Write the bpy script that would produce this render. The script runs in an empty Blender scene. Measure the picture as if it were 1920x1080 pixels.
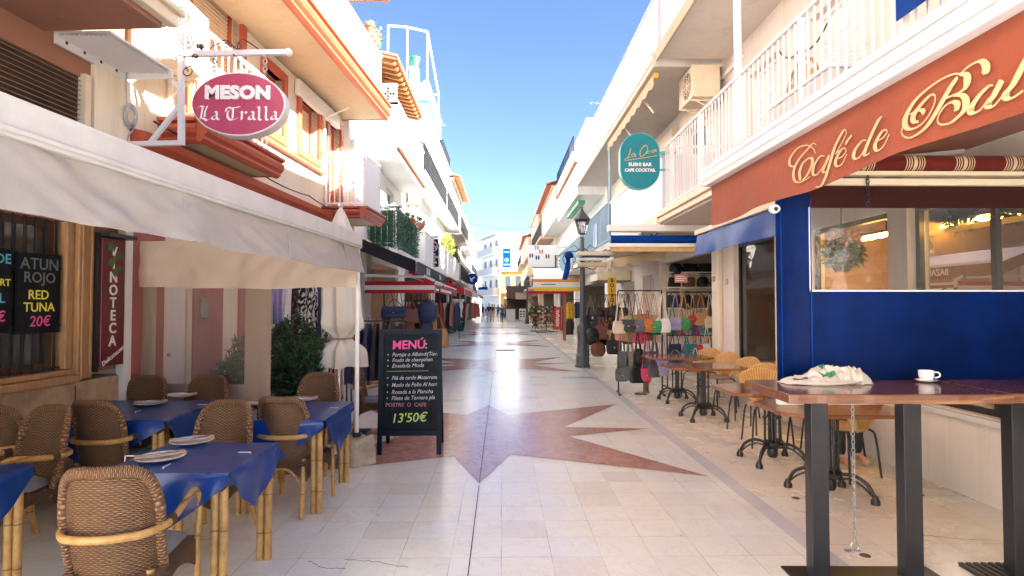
import bpy, bmesh, math, random
from mathutils import Vector, Matrix, Euler, noise
R = math.radians
sc = bpy.context.scene
col = sc.collection
rnd = random.Random(7)

# ------------------------------------------------------------------ camera
camd = bpy.data.cameras.new('camera')
cam = bpy.data.objects.new('camera', camd); col.objects.link(cam)
camd.sensor_width = 36.0; camd.lens = 21.0; camd.clip_start = .05; camd.clip_end = 2000
cam.location = (0, 0, 1.6); cam.rotation_euler = (R(90 + 1.64), 0, R(-1.02))
sc.camera = cam
CAMR = cam.rotation_euler.to_matrix()
def ray(px, py): return CAMR @ Vector(((px - 960) / 1120, -(py - 540) / 1120, -1))
def PX(px, py, X):
    r = ray(px, py); return Vector((0, 0, 1.6)) + r * (X / r.x)
def PZ(px, py, z):
    r = ray(px, py); return Vector((0, 0, 1.6)) + r * ((z - 1.6) / r.z)
def PY(px, py, Y):
    r = ray(px, py); return Vector((0, 0, 1.6)) + r * (Y / r.y)

# ------------------------------------------------------------------ light
SUN = Vector((.79, -.38, .555)).normalized()
EL = math.asin(SUN.z); ROT = math.atan2(SUN.x, SUN.y)
w = bpy.data.worlds.new('World'); sc.world = w; w.use_nodes = True
nt = w.node_tree
sky = nt.nodes.new('ShaderNodeTexSky'); sky.sky_type = 'NISHITA'; sky.sun_disc = False
sky.sun_elevation = EL; sky.sun_rotation = ROT; sky.altitude = 0
sky.air_density = .6; sky.dust_density = .5; sky.ozone_density = 3
bg = nt.nodes['Background']; nt.links.new(sky.outputs[0], bg.inputs[0]); bg.inputs[1].default_value = .05
sl = bpy.data.lights.new('sun', 'SUN'); sl.energy = 5.0; sl.angle = R(.5); sl.color = (1, .95, .87)
so = bpy.data.objects.new('sun', sl); col.objects.link(so); so.rotation_euler = SUN.to_track_quat('Z', 'Y').to_euler()
so.location = SUN * 50
sc.view_settings.view_transform = 'Standard'; sc.view_settings.look = 'None'
sc.view_settings.exposure = 3.08; sc.view_settings.gamma = 1.0
sc.cycles.max_bounces = 10; sc.cycles.diffuse_bounces = 9; sc.cycles.transparent_max_bounces = 12
sc.cycles.glossy_bounces = 4
sc.cycles.sample_clamp_indirect = 8

# ------------------------------------------------------------------ materials
MATS = {}
def srgb(c):
    if isinstance(c, str):
        c = c.lstrip('#'); c = [int(c[i:i+2], 16) / 255 for i in (0, 2, 4)]
        return [x / 12.92 if x <= .04045 else ((x + .055) / 1.055) ** 2.4 for x in c]
    return list(c)
def M(name, c, rough=.6, var=.12, scale=6, bump=0, bscale=60, metal=0, spec=.5, coat=0, sheen=0, stretch=None):
    """plain procedural surface: colour broken by two noises, optional bump"""
    if name in MATS: return MATS[name]
    m = bpy.data.materials.new(name); m.use_nodes = True
    n = m.node_tree; p = n.nodes['Principled BSDF']; c = srgb(c)
    p.inputs['Roughness'].default_value = rough; p.inputs['Metallic'].default_value = metal
    p.inputs['Specular IOR Level'].default_value = spec; p.inputs['Coat Weight'].default_value = coat
    p.inputs['Coat Roughness'].default_value = .08
    if sheen: p.inputs['Sheen Weight'].default_value = sheen
    tc = n.nodes.new('ShaderNodeTexCoord'); src = tc.outputs['Object']
    if stretch:
        mp = n.nodes.new('ShaderNodeMapping'); mp.inputs['Scale'].default_value = stretch
        n.links.new(src, mp.inputs[0]); src = mp.outputs[0]
    nz = n.nodes.new('ShaderNodeTexNoise'); nz.inputs['Scale'].default_value = scale; nz.inputs['Detail'].default_value = 6
    nz.inputs['Roughness'].default_value = .65
    n.links.new(src, nz.inputs['Vector'])
    rp = n.nodes.new('ShaderNodeValToRGB')
    rp.color_ramp.elements[0].position = .3; rp.color_ramp.elements[1].position = .72
    rp.color_ramp.elements[0].color = [x * (1 - var) for x in c] + [1]
    rp.color_ramp.elements[1].color = [min(1, x * (1 + var * .6)) for x in c] + [1]
    n.links.new(nz.outputs[0], rp.inputs[0]); n.links.new(rp.outputs[0], p.inputs['Base Color'])
    if bump:
        b = n.nodes.new('ShaderNodeTexNoise'); b.inputs['Scale'].default_value = bscale; b.inputs['Detail'].default_value = 4
        n.links.new(src, b.inputs['Vector'])
        bp = n.nodes.new('ShaderNodeBump'); bp.inputs['Strength'].default_value = bump; bp.inputs['Distance'].default_value = .02
        n.links.new(b.outputs[0], bp.inputs['Height']); n.links.new(bp.outputs[0], p.inputs['Normal'])
    MATS[name] = m; return m

def emit(name, c, s):
    if name in MATS: return MATS[name]
    m = bpy.data.materials.new(name); m.use_nodes = True; p = m.node_tree.nodes['Principled BSDF']
    p.inputs['Base Color'].default_value = srgb(c) + [1]; p.inputs['Emission Color'].default_value = srgb(c) + [1]
    p.inputs['Emission Strength'].default_value = s; MATS[name] = m; return m

def clear(name, tint=(.9, .9, .88), refl=.12, rough=.02, haze=0.0, wavy=0):
    """thin clear sheet: see-through plus a mirror layer that grows at grazing angles"""
    if name in MATS: return MATS[name]
    m = bpy.data.materials.new(name); m.use_nodes = True; n = m.node_tree
    out = n.nodes['Material Output']; n.nodes.remove(n.nodes['Principled BSDF'])
    t = n.nodes.new('ShaderNodeBsdfTransparent'); t.inputs[0].default_value = (*tint, 1)
    g = n.nodes.new('ShaderNodeBsdfGlossy'); g.inputs['Roughness'].default_value = rough
    lw = n.nodes.new('ShaderNodeFresnel'); lw.inputs[0].default_value = 1.5
    ma = n.nodes.new('ShaderNodeMath'); ma.operation = 'MULTIPLY_ADD'; ma.inputs[1].default_value = .7; ma.inputs[2].default_value = refl - .05
    n.links.new(lw.outputs[0], ma.inputs[0])
    mx = n.nodes.new('ShaderNodeMixShader'); n.links.new(ma.outputs[0], mx.inputs[0])
    n.links.new(t.outputs[0], mx.inputs[1]); n.links.new(g.outputs[0], mx.inputs[2])
    last = mx
    if haze:
        d = n.nodes.new('ShaderNodeBsdfDiffuse'); d.inputs[0].default_value = (.7, .66, .6, 1)
        m2 = n.nodes.new('ShaderNodeMixShader'); m2.inputs[0].default_value = haze
        n.links.new(mx.outputs[0], m2.inputs[1]); n.links.new(d.outputs[0], m2.inputs[2]); last = m2
    if wavy:
        tc = n.nodes.new('ShaderNodeTexCoord'); nz = n.nodes.new('ShaderNodeTexNoise'); nz.inputs['Scale'].default_value = 3
        n.links.new(tc.outputs['Object'], nz.inputs['Vector'])
        bp = n.nodes.new('ShaderNodeBump'); bp.inputs['Strength'].default_value = wavy; bp.inputs['Distance'].default_value = .05
        n.links.new(nz.outputs[0], bp.inputs['Height']); n.links.new(bp.outputs[0], g.inputs['Normal'])
    n.links.new(last.outputs[0], out.inputs[0]); MATS[name] = m; return m

class NG:
    """small node-graph helper"""
    def __init__(s, name):
        s.m = bpy.data.materials.new(name); s.m.use_nodes = True; s.t = s.m.node_tree
        s.p = s.t.nodes['Principled BSDF']; MATS[name] = s.m
    def n(s, typ, **kw):
        x = s.t.nodes.new('ShaderNode' + typ)
        for k, v in kw.items(): setattr(x, k, v)
        return x
    def l(s, a, b): s.t.links.new(a, b)
    def math(s, op, a, b=None, c=None):
        x = s.n('Math', operation=op)
        for i, v in enumerate((a, b, c)):
            if v is None: continue
            if isinstance(v, (int, float)): x.inputs[i].default_value = v
            else: s.l(v, x.inputs[i])
        return x.outputs[0]
    def ramp(s, f, stops, interp='LINEAR'):
        x = s.n('ValToRGB'); cr = x.color_ramp; cr.interpolation = interp
        while len(cr.elements) < len(stops): cr.elements.new(.5)
        for e, (p, c) in zip(cr.elements, stops): e.position = p; e.color = list(srgb(c)) + [1]
        s.l(f, x.inputs[0]); return x.outputs[0]
    def mix(s, f, a, b, blend='MIX'):
        x = s.n('Mix', data_type='RGBA', blend_type=blend)
        for i, v in ((0, f), (6, a), (7, b)):
            if isinstance(v, (int, float)): x.inputs[i].default_value = v
            elif isinstance(v, (tuple, list)): x.inputs[i].default_value = list(v) + ([1] if len(v) == 3 else [])
            else: s.l(v, x.inputs[i])
        return x.outputs[2]
    def noise(s, vec, scale, detail=5, rough=.6, dist=0):
        x = s.n('TexNoise'); x.inputs['Scale'].default_value = scale; x.inputs['Detail'].default_value = detail
        x.inputs['Roughness'].default_value = rough; x.inputs['Distortion'].default_value = dist
        s.l(vec, x.inputs['Vector']); return x.outputs[0]
    def obj(s, which='Object'): return s.n('TexCoord').outputs[which]
    def xyz(s, v):
        x = s.n('SeparateXYZ'); s.l(v, x.inputs[0]); return x.outputs
    def bump(s, h, strength, dist=.02):
        b = s.n('Bump'); b.inputs['Strength'].default_value = strength; b.inputs['Distance'].default_value = dist
        s.l(h, b.inputs['Height']); s.l(b.outputs[0], s.p.inputs['Normal'])
    def set(s, **kw):
        for k, v in kw.items():
            k = k.replace('_', ' ')
            if isinstance(v, (int, float)): s.p.inputs[k].default_value = v
            else: s.l(v, s.p.inputs[k])

def marble(name, light, kinds, tile, rough, big=True):
    g = NG(name); o = g.obj(); x, y, z = g.xyz(o)
    fx = g.math('FLOOR', g.math('DIVIDE', x, tile)); fy = g.math('FLOOR', g.math('DIVIDE', y, tile))
    # some pairs of tiles are one longer slab
    cb = g.n('CombineXYZ'); g.l(fx, cb.inputs[0]); g.l(fy, cb.inputs[1])
    wn = g.n('TexWhiteNoise', noise_dimensions='2D'); g.l(cb.outputs[0], wn.inputs['Vector'])
    c1 = g.ramp(wn.outputs['Value'], kinds, 'CONSTANT')
    off = g.n('VectorMath', operation='SCALE'); off.inputs[3].default_value = 7.0; g.l(wn.outputs['Color'], off.inputs[0])
    ad = g.n('VectorMath', operation='ADD'); g.l(o, ad.inputs[0]); g.l(off.outputs[0], ad.inputs[1])
    v1 = g.noise(ad.outputs[0], 3.5, 8, .62, 1.4)
    vein = g.ramp(v1, [(.465, (1, 1, 1)), (.492, (.91, .89, .86)), (.50, (.78, .74, .70)), (.508, (.92, .90, .87)), (.535, (1, 1, 1))])
    c2 = g.mix(.55, c1, g.mix(1.0, c1, vein, 'MULTIPLY'))
    cl = g.noise(ad.outputs[0], 9, 6, .7)
    c2 = g.mix(g.math('MULTIPLY', cl, .35), c2, light)
    st = g.noise(o, .55, 6, .7)      # worn, dirtier patches
    c2 = g.mix(g.math('MULTIPLY', g.ramp(st, [(.45, (0, 0, 0)), (.75, (1, 1, 1))]), .30), c2, g.mix(1.0, c2, (.78, .72, .68), 'MULTIPLY'))
    def edge(c, f):
        r = g.math('SUBTRACT', g.math('DIVIDE', c, tile), f)
        r = g.math('MINIMUM', r, g.math('SUBTRACT', 1.0, r))
        return g.math('LESS_THAN', r, .0058)
    j = g.math('MAXIMUM', edge(x, fx), edge(y, fy))
    jn = g.math('MULTIPLY', j, g.ramp(g.noise(o, 2.0, 3), [(.42, (.15,) * 3), (.62, (.75,) * 3)]))
    c3 = g.mix(jn, c2, (.16, .12, .10))
    sp = g.noise(o, 38, 2, .5); spk = g.ramp(sp, [(.72, (0, 0, 0)), (.76, (1, 1, 1))])
    c3 = g.mix(g.math('MULTIPLY', spk, .4), c3, (.2, .15, .12))
    gum = g.ramp(g.noise(o, 9, 2, .45), [(.735, (0, 0, 0)), (.755, (1, 1, 1))]); c3 = g.mix(g.math('MULTIPLY', gum, .28), c3, (.3, .26, .22))
    dr = g.ramp(g.noise(o, 1.7, 8, .75, .6), [(.54, (0, 0, 0)), (.70, (1, 1, 1))]); c3 = g.mix(g.math('MULTIPLY', dr, .22), c3, g.mix(1.0, c3, (.66, .60, .54), 'MULTIPLY'))
    g.l(c3, g.p.inputs['Base Color'])
    rr = g.n('MapRange'); rr.inputs[3].default_value = rough - .06; rr.inputs[4].default_value = rough + .12
    g.l(st, rr.inputs[0]); g.l(rr.outputs[0], g.p.inputs['Roughness'])
    g.p.inputs['Specular IOR Level'].default_value = .5
    h = g.noise(o, 2.2, 3, .5)
    g.bump(g.math('SUBTRACT', g.math('MULTIPLY', h, .5), g.math('MULTIPLY', j, .25)), .018, .03)
    return g.m

marble('pale_marble', (.845, .845, .77), [(0, (.785, .78, .715)), (.13, (.815, .81, .745)), (.3, (.825, .805, .715)), (.5, (.80, .815, .78)), (.66, (.83, .82, .74)), (.82, (.77, .725, .64)), (.91, (.67, .665, .615)), (.95, (.815, .815, .775))], .32, .2)
marble('side_marble', (.85, .81, .70), [(0, (.765, .70, .58)), (.3, (.79, .725, .60)), (.6, (.745, .68, .575)), (.85, (.775, .735, .645))], .5, .24)
def redm():
    g = NG('red_marble'); o = g.obj()
    a = g.noise(o, 4.5, 8, .68, 1.2); c = g.ramp(a, [(.25, (.28, .125, .105)), (.45, (.40, .19, .155)), (.6, (.47, .25, .205)), (.8, (.34, .15, .125))])
    v = g.noise(o, 2.6, 7, .7, 2.2); vv = g.ramp(v, [(.475, (0, 0, 0)), (.5, (1, 1, 1)), (.525, (0, 0, 0))])
    v2 = g.noise(o, 11, 5, .7, 1); v3 = g.ramp(v2, [(.62, (0, 0, 0)), (.7, (1, 1, 1))])
    c = g.mix(g.math('MULTIPLY', vv, .5), c, (.62, .48, .42)); c = g.mix(g.math('MULTIPLY', v3, .4), c, (.5, .33, .28))
    g.l(c, g.p.inputs['Base Color']); g.set(Roughness=.2, Specular_IOR_Level=.6)
redm()
M('grey_marble_strip', (.60, .60, .60), .25, .12, 3)
def plaster(name, c, rough=.8):
    g = NG(name); o = g.obj(); c = srgb(c)
    a = g.noise(o, .8, 6, .65); b = g.noise(o, 14, 5, .6)
    mp = g.n('Mapping'); mp.inputs['Scale'].default_value = (2.2, 2.2, .18); g.l(o, mp.inputs[0])
    st = g.noise(mp.outputs[0], 2.5, 5, .7)
    k = g.mix(g.ramp(a, [(.35, (0, 0, 0)), (.7, (1, 1, 1))]), tuple(x * .9 for x in c), tuple(c))
    k = g.mix(g.math('MULTIPLY', g.ramp(st, [(.5, (0, 0, 0)), (.72, (1, 1, 1))]), .42), k, tuple(x * y for x, y in zip(c, (.72, .67, .60))))
    dz = g.noise(o, 3.2, 7, .72); k = g.mix(g.math('MULTIPLY', g.ramp(dz, [(.60, (0, 0, 0)), (.68, (1, 1, 1))]), .16), k, tuple(x * y for x, y in zip(c, (.66, .60, .52))))
    g.l(k, g.p.inputs['Base Color']); g.set(Roughness=rough, Specular_IOR_Level=.25); g.bump(b, .18, .01)
    return g.m
plaster('white_plaster', (.84, .83, .81)); plaster('cream_plaster', (.82, .74, .58)); plaster('warm_white', (.70, .65, .59))
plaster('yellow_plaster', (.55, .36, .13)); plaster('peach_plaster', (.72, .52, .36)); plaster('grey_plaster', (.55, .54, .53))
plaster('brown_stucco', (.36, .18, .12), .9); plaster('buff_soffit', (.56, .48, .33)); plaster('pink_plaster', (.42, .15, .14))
M('orange_paint', (.46, .09, .04), .5, .15, 3); M('brick_red_paint', (.36, .07, .04), .45, .15, 3)
M('white_paint', (.76, .75, .74), .38, .05, 4); M('cream_paint', (.72, .62, .46), .5, .1, 4)
M('white_sheet', (.68, .68, .70), .35, .05, 2); M('teal_rail', (.30, .46, .56), .4, .1, 4)
M('green_paint', (.05, .28, .16), .5, .1); M('iron_black', (.018, .018, .02), .42, .25, 20, .08, 80)
M('lamp_iron', (.085, .09, .095), .45, .2, 12, .12, 60); M('dark_steel', (.022, .022, .026), .34, .15, 10, metal=.3)
M('grey_metal', (.42, .44, .46), .38, .15, 8, metal=.6); M('alu', (.7, .71, .72), .3, .08, 8, metal=.7)
M('dark_pane', (.035, .04, .045), .06, .2, .6, spec=.8); M('blue_pane', (.05, .07, .10), .06, .2, .6, spec=.8)
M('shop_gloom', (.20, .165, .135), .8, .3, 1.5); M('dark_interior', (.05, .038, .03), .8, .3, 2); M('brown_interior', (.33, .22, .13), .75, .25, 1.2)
M('shop_interior', (.34, .30, .26), .8, .2, 1.2); M('black_void', (.006, .006, .006), .8, .2)
clear('clear_vinyl', (.86, .84, .80), .065, .03, .05, .35); clear('shop_glass', (.82, .86, .84), .06, .01, 0, 0)
clear('curtain_vinyl', (.80, .74, .69), .07, .05, .10, .3); clear('lamp_glass', (.9, .9, .9), .12, .03, .06)
M('stone_block', (.52, .37, .24), .85, .38, 5, .7, 14); M('wood_frame', (.42, .23, .11), .5, .3, 7, .12, 30, stretch=(6, 6, 1))
M('dark_wood', (.10, .05, .028), .5, .3, 7)
def fabric(name, c, rough=.85, weave=260, stain=.1):
    g = NG(name); o = g.obj(); c = srgb(c)
    a = g.noise(o, 1.3, 6, .65); wv = g.noise(o, weave, 2, .5)
    k = g.mix(g.ramp(a, [(.35, (0, 0, 0)), (.7, (1, 1, 1))]), tuple(x * (1 - stain) for x in c), tuple(c))
    k = g.mix(g.math('MULTIPLY', wv, .22), k, tuple(x * .75 for x in c))
    sp = g.ramp(g.noise(o, 5, 6, .75), [(.58, (0, 0, 0)), (.74, (1, 1, 1))]); k = g.mix(g.math('MULTIPLY', sp, 0.17 if stain > .1 else .1), k, tuple(x * y for x, y in zip(c, (.74, .66, .56))))
    g.l(k, g.p.inputs['Base Color']); g.set(Roughness=rough, Specular_IOR_Level=.2); g.p.inputs['Sheen Weight'].default_value = .1
    g.bump(g.math('ADD', g.math('MULTIPLY', a, 1.0), g.math('MULTIPLY', wv, .06)), .35, .05); return g.m
fabric('cream_canvas', (.43, .40, .385), .85, 260, .16); fabric('tan_canvas', (.64, .50, .41), .85, 260, .14)
fabric('taupe_canvas', (.36, .26, .205)); fabric('terracotta_canvas', (.275, .062, .027), .8, 260, .22)
fabric('burgundy_canvas', (.13, .012, .010)); fabric('maroon_canvas', (.035, .006, .005)); fabric('red_canvas', (.42, .02, .03)); fabric('white_canvas', (.76, .74, .72))
fabric('black_canvas', (.015, .015, .02)); fabric('orange_canvas', (.75, .28, .04)); fabric('yellow_canvas', (.8, .5, .06))
fabric('straw_canvas', (.66, .52, .32), .85, 200, .2); fabric('umbrella_canvas', (.70, .64, .56), .85, 260, .12)
fabric('cushion_grey', (.22, .235, .27), .9, 120, .35); fabric('brown_canvas', (.12, .085, .07))
M('blue_vinyl', (.001, .012, .085), .42, .75, 1.6, .35, 4, spec=.10); M('gloss_blue', (.003, .045, .26), .2, .3, 2, .10, 4, spec=.05)
M('oilcloth_blue', (.005, .042, .22), .28, .3, 3, .22, 7, spec=.4)
M('chalk_black', (.009, .012, .017), .6, .5, 4, .05, 60, spec=.15); M('board_frame', (.005, .010, .018), .45, .25, 14, spec=.15)
M('chalk_white', (.56, .56, .56), .9, .2, 40); M('chalk_pink', (.75, .10, .30), .9, .2, 40); M('chalk_yellow', (.80, .72, .08), .9, .2, 40)
M('chalk_blue', (.10, .42, .62), .9, .2, 40); M('chalk_lime', (.6, .75, .2), .9, .2, 40); M('chalk_grey', (.16, .18, .19), .9, .2, 40); M('chalk_rose', (.45, .16, .2), .9, .2, 40)
M('sign_pink', (.44, .065, .135), .35, .08, 2); M('sign_teal', (.0, .20, .245), .3, .06, 2); M('teal_edge', (.10, .42, .42), .3, .06, 2)
M('gold', (.62, .36, .08), .4, .1); M('letter_cream', (.56, .40, .21), .75, .08, 3); M('letter_white', (.82, .80, .78), .5, .05)
M('sign_maroon', (.13, .008, .014), .3, .15, 2); M('paper', (.74, .70, .65), .8, .06, 20); M('china', (.80, .80, .80), .12, .03, 4, spec=.6)
M('napkin_paper', (.50, .34, .26), .85, .1, 12); M('steel', (.6, .6, .6), .22, .05, 8, metal=1)
def bambo():
    g = NG('bamboo'); o = g.obj(); x, y, z = g.xyz(o)
    a = g.noise(o, 18, 5, .6); c = g.ramp(a, [(.3, (.36, .19, .055)), (.6, (.52, .31, .105)), (.8, (.46, .25, .08))])
    dk = g.ramp(g.noise(o, 60, 2), [(.62, (0, 0, 0)), (.7, (1, 1, 1))])
    c = g.mix(g.math('MULTIPLY', dk, .4), c, (.14, .06, .02))
    fr = g.math('FRACT', g.math('ADD', g.math('MULTIPLY', z, 4.2), .3)); nd = g.math('LESS_THAN', fr, .035)
    c = g.mix(g.math('MULTIPLY', nd, .75), c, (.10, .05, .02))
    g.l(c, g.p.inputs['Base Color']); g.set(Roughness=.38); g.bump(g.math('SUBTRACT', a, nd), .25, .006)
bambo()
def wicker(name, nu, nv, dark, mid, lite, swap=False):
    """over-under weave driven by the mesh's UV: nu stakes across, nv strands up"""
    g = NG(name); uv = g.obj('UV'); x, y, z = g.xyz(uv)
    if swap: x, y = y, x
    u = g.math('MULTIPLY', x, nu); v = g.math('MULTIPLY', y, nv)
    su = g.math('SINE', g.math('MULTIPLY', u, math.pi)); row = g.math('FLOOR', v)
    ph = g.math('MULTIPLY', g.math('SUBTRACT', g.math('MULTIPLY', g.math('MODULO', row, 2.0), 2.0), 1.0), su)
    rf = g.math('FRACT', v); prof = g.math('SINE', g.math('MULTIPLY', rf, math.pi))
    h = g.math('MULTIPLY', prof, g.math('ADD', .6, g.math('MULTIPLY', ph, .4)))
    nz = g.noise(g.obj(), 26, 5, .6)
    c = g.ramp(g.math('ADD', g.math('MULTIPLY', h, .72), g.math('MULTIPLY', nz, .28)), [(.12, dark), (.42, mid), (.85, lite)])
    g.l(c, g.p.inputs['Base Color']); g.set(Roughness=.5, Specular_IOR_Level=.4); g.bump(h, .9, .012)
wicker('wicker', 30, 54, (.075, .036, .018), (.21, .11, .055), (.36, .215, .12))
wicker('wicker_rim', 7, 120, (.06, .028, .013), (.22, .11, .052), (.38, .22, .115), True)
wicker('wicker_leg', 6, 40, (.06, .025, .01), (.24, .11, .045), (.38, .20, .085))
def woodtop(name, a, b, c, scale=1.0):
    g = NG(name); o = g.obj(); mp = g.n('Mapping'); mp.inputs['Scale'].default_value = (.35 * scale, 5 * scale, 5 * scale); g.l(o, mp.inputs[0])
    n1 = g.noise(mp.outputs[0], 2.2, 7, .62, .8); n2 = g.noise(mp.outputs[0], 14, 4, .6)
    k = g.ramp(n1, [(.30, a), (.45, b), (.56, a), (.68, c), (.82, b)])
    k = g.mix(g.math('MULTIPLY', n2, .35), k, tuple(x * .5 for x in a))
    g.l(k, g.p.inputs['Base Color']); g.set(Roughness=.16, Specular_IOR_Level=.42, Coat_Weight=.12); g.p.inputs['Coat Roughness'].default_value = .06
    g.bump(n2, .05, .004)
woodtop('rosewood', (.13, .05, .028), (.21, .09, .048), (.36, .17, .075)); woodtop('teak_top', (.20, .075, .03), (.27, .11, .045), (.34, .15, .065))
M('rattan', (.58, .36, .14), .5, .25, 14); M('rattan_seat', (.46, .27, .16), .5, .15, 14)
M('terracotta_pot', (.42, .14, .07), .8, .2, 10); M('concrete', (.42, .35, .26), .9, .35, 9, .6, 20); M('planter_green', (.02, .09, .055), .6, .2, 8)
def leafm(name, a, b):
    g = NG(name); o = g.obj(); n_ = g.noise(o, 5, 3); n2 = g.noise(o, 40, 2)
    c = g.ramp(g.math('ADD', g.math('MULTIPLY', n_, .6), g.math('MULTIPLY', n2, .4)), [(.35, a), (.65, b)])
    g.l(c, g.p.inputs['Base Color']); g.set(Roughness=.5); g.p.inputs['Transmission Weight'].default_value = 0
leafm('leaf_dark', (.012, .035, .012), (.035, .085, .026)); leafm('leaf_mid', (.03, .075, .022), (.085, .15, .04)); leafm('leaf_yellow', (.16, .2, .03), (.34, .33, .06))
leafm('leaf_hedge', (.012, .06, .03), (.05, .16, .08)); leafm('leaf_teal', (.02, .08, .05), (.06, .16, .10))
M('skin', (.55, .32, .22), .55, .08, 10); M('hair_dark', (.03, .02, .015), .6, .2, 30); M('trunk_brown', (.14, .09, .05), .85, .3, 12)
COLS = dict(black=(.012, .012, .014), navy=(.015, .03, .09), tan=(.42, .22, .08), brown=(.16, .055, .025), orange=(.52, .15, .03), green=(.02, .24, .07), grey=(.09, .09, .10),
            cream=(.62, .52, .40), white=(.75, .73, .70), pink=(.62, .05, .15), red=(.42, .02, .03), lilac=(.32, .27, .50), blue=(.02, .10, .34), mustard=(.55, .25, .03),
            beige=(.50, .36, .24), yellow=(.72, .48, .03), coral=(.55, .18, .12), teal=(.03, .2, .22), purple=(.12, .04, .16), khaki=(.22, .18, .10))
def C(k, rough=.55): return M('dyed_' + k + ('' if rough == .55 else '_soft'), COLS[k], rough, .2, 12, .08, 60)
def printed(name, a, b, scale, dist=3.0, thr=.5):
    g = NG(name); o = g.obj(); mp = g.n('Mapping'); mp.inputs['Scale'].default_value = (1, 1, .55); g.l(o, mp.inputs[0])
    n_ = g.noise(mp.outputs[0], scale, 3, .5, dist); c = g.ramp(n_, [(thr - .01, a), (thr + .01, b)])
    g.l(c, g.p.inputs['Base Color']); g.set(Roughness=.85)
printed('zebra_print', (.01, .01, .012), (.62, .60, .56), 9, 2.5); printed('leopard_print', (.05, .015, .015), (.42, .22, .16), 26, .5, .47)
printed('floral_print', (.02, .015, .03), (.36, .10, .09), 18, 1.0, .56); printed('spot_print', (.55, .5, .45), (.06, .03, .04), 30, .3, .55); printed('check_print', (.10, .14, .22), (.45, .42, .38), 22, 1, .5)

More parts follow.
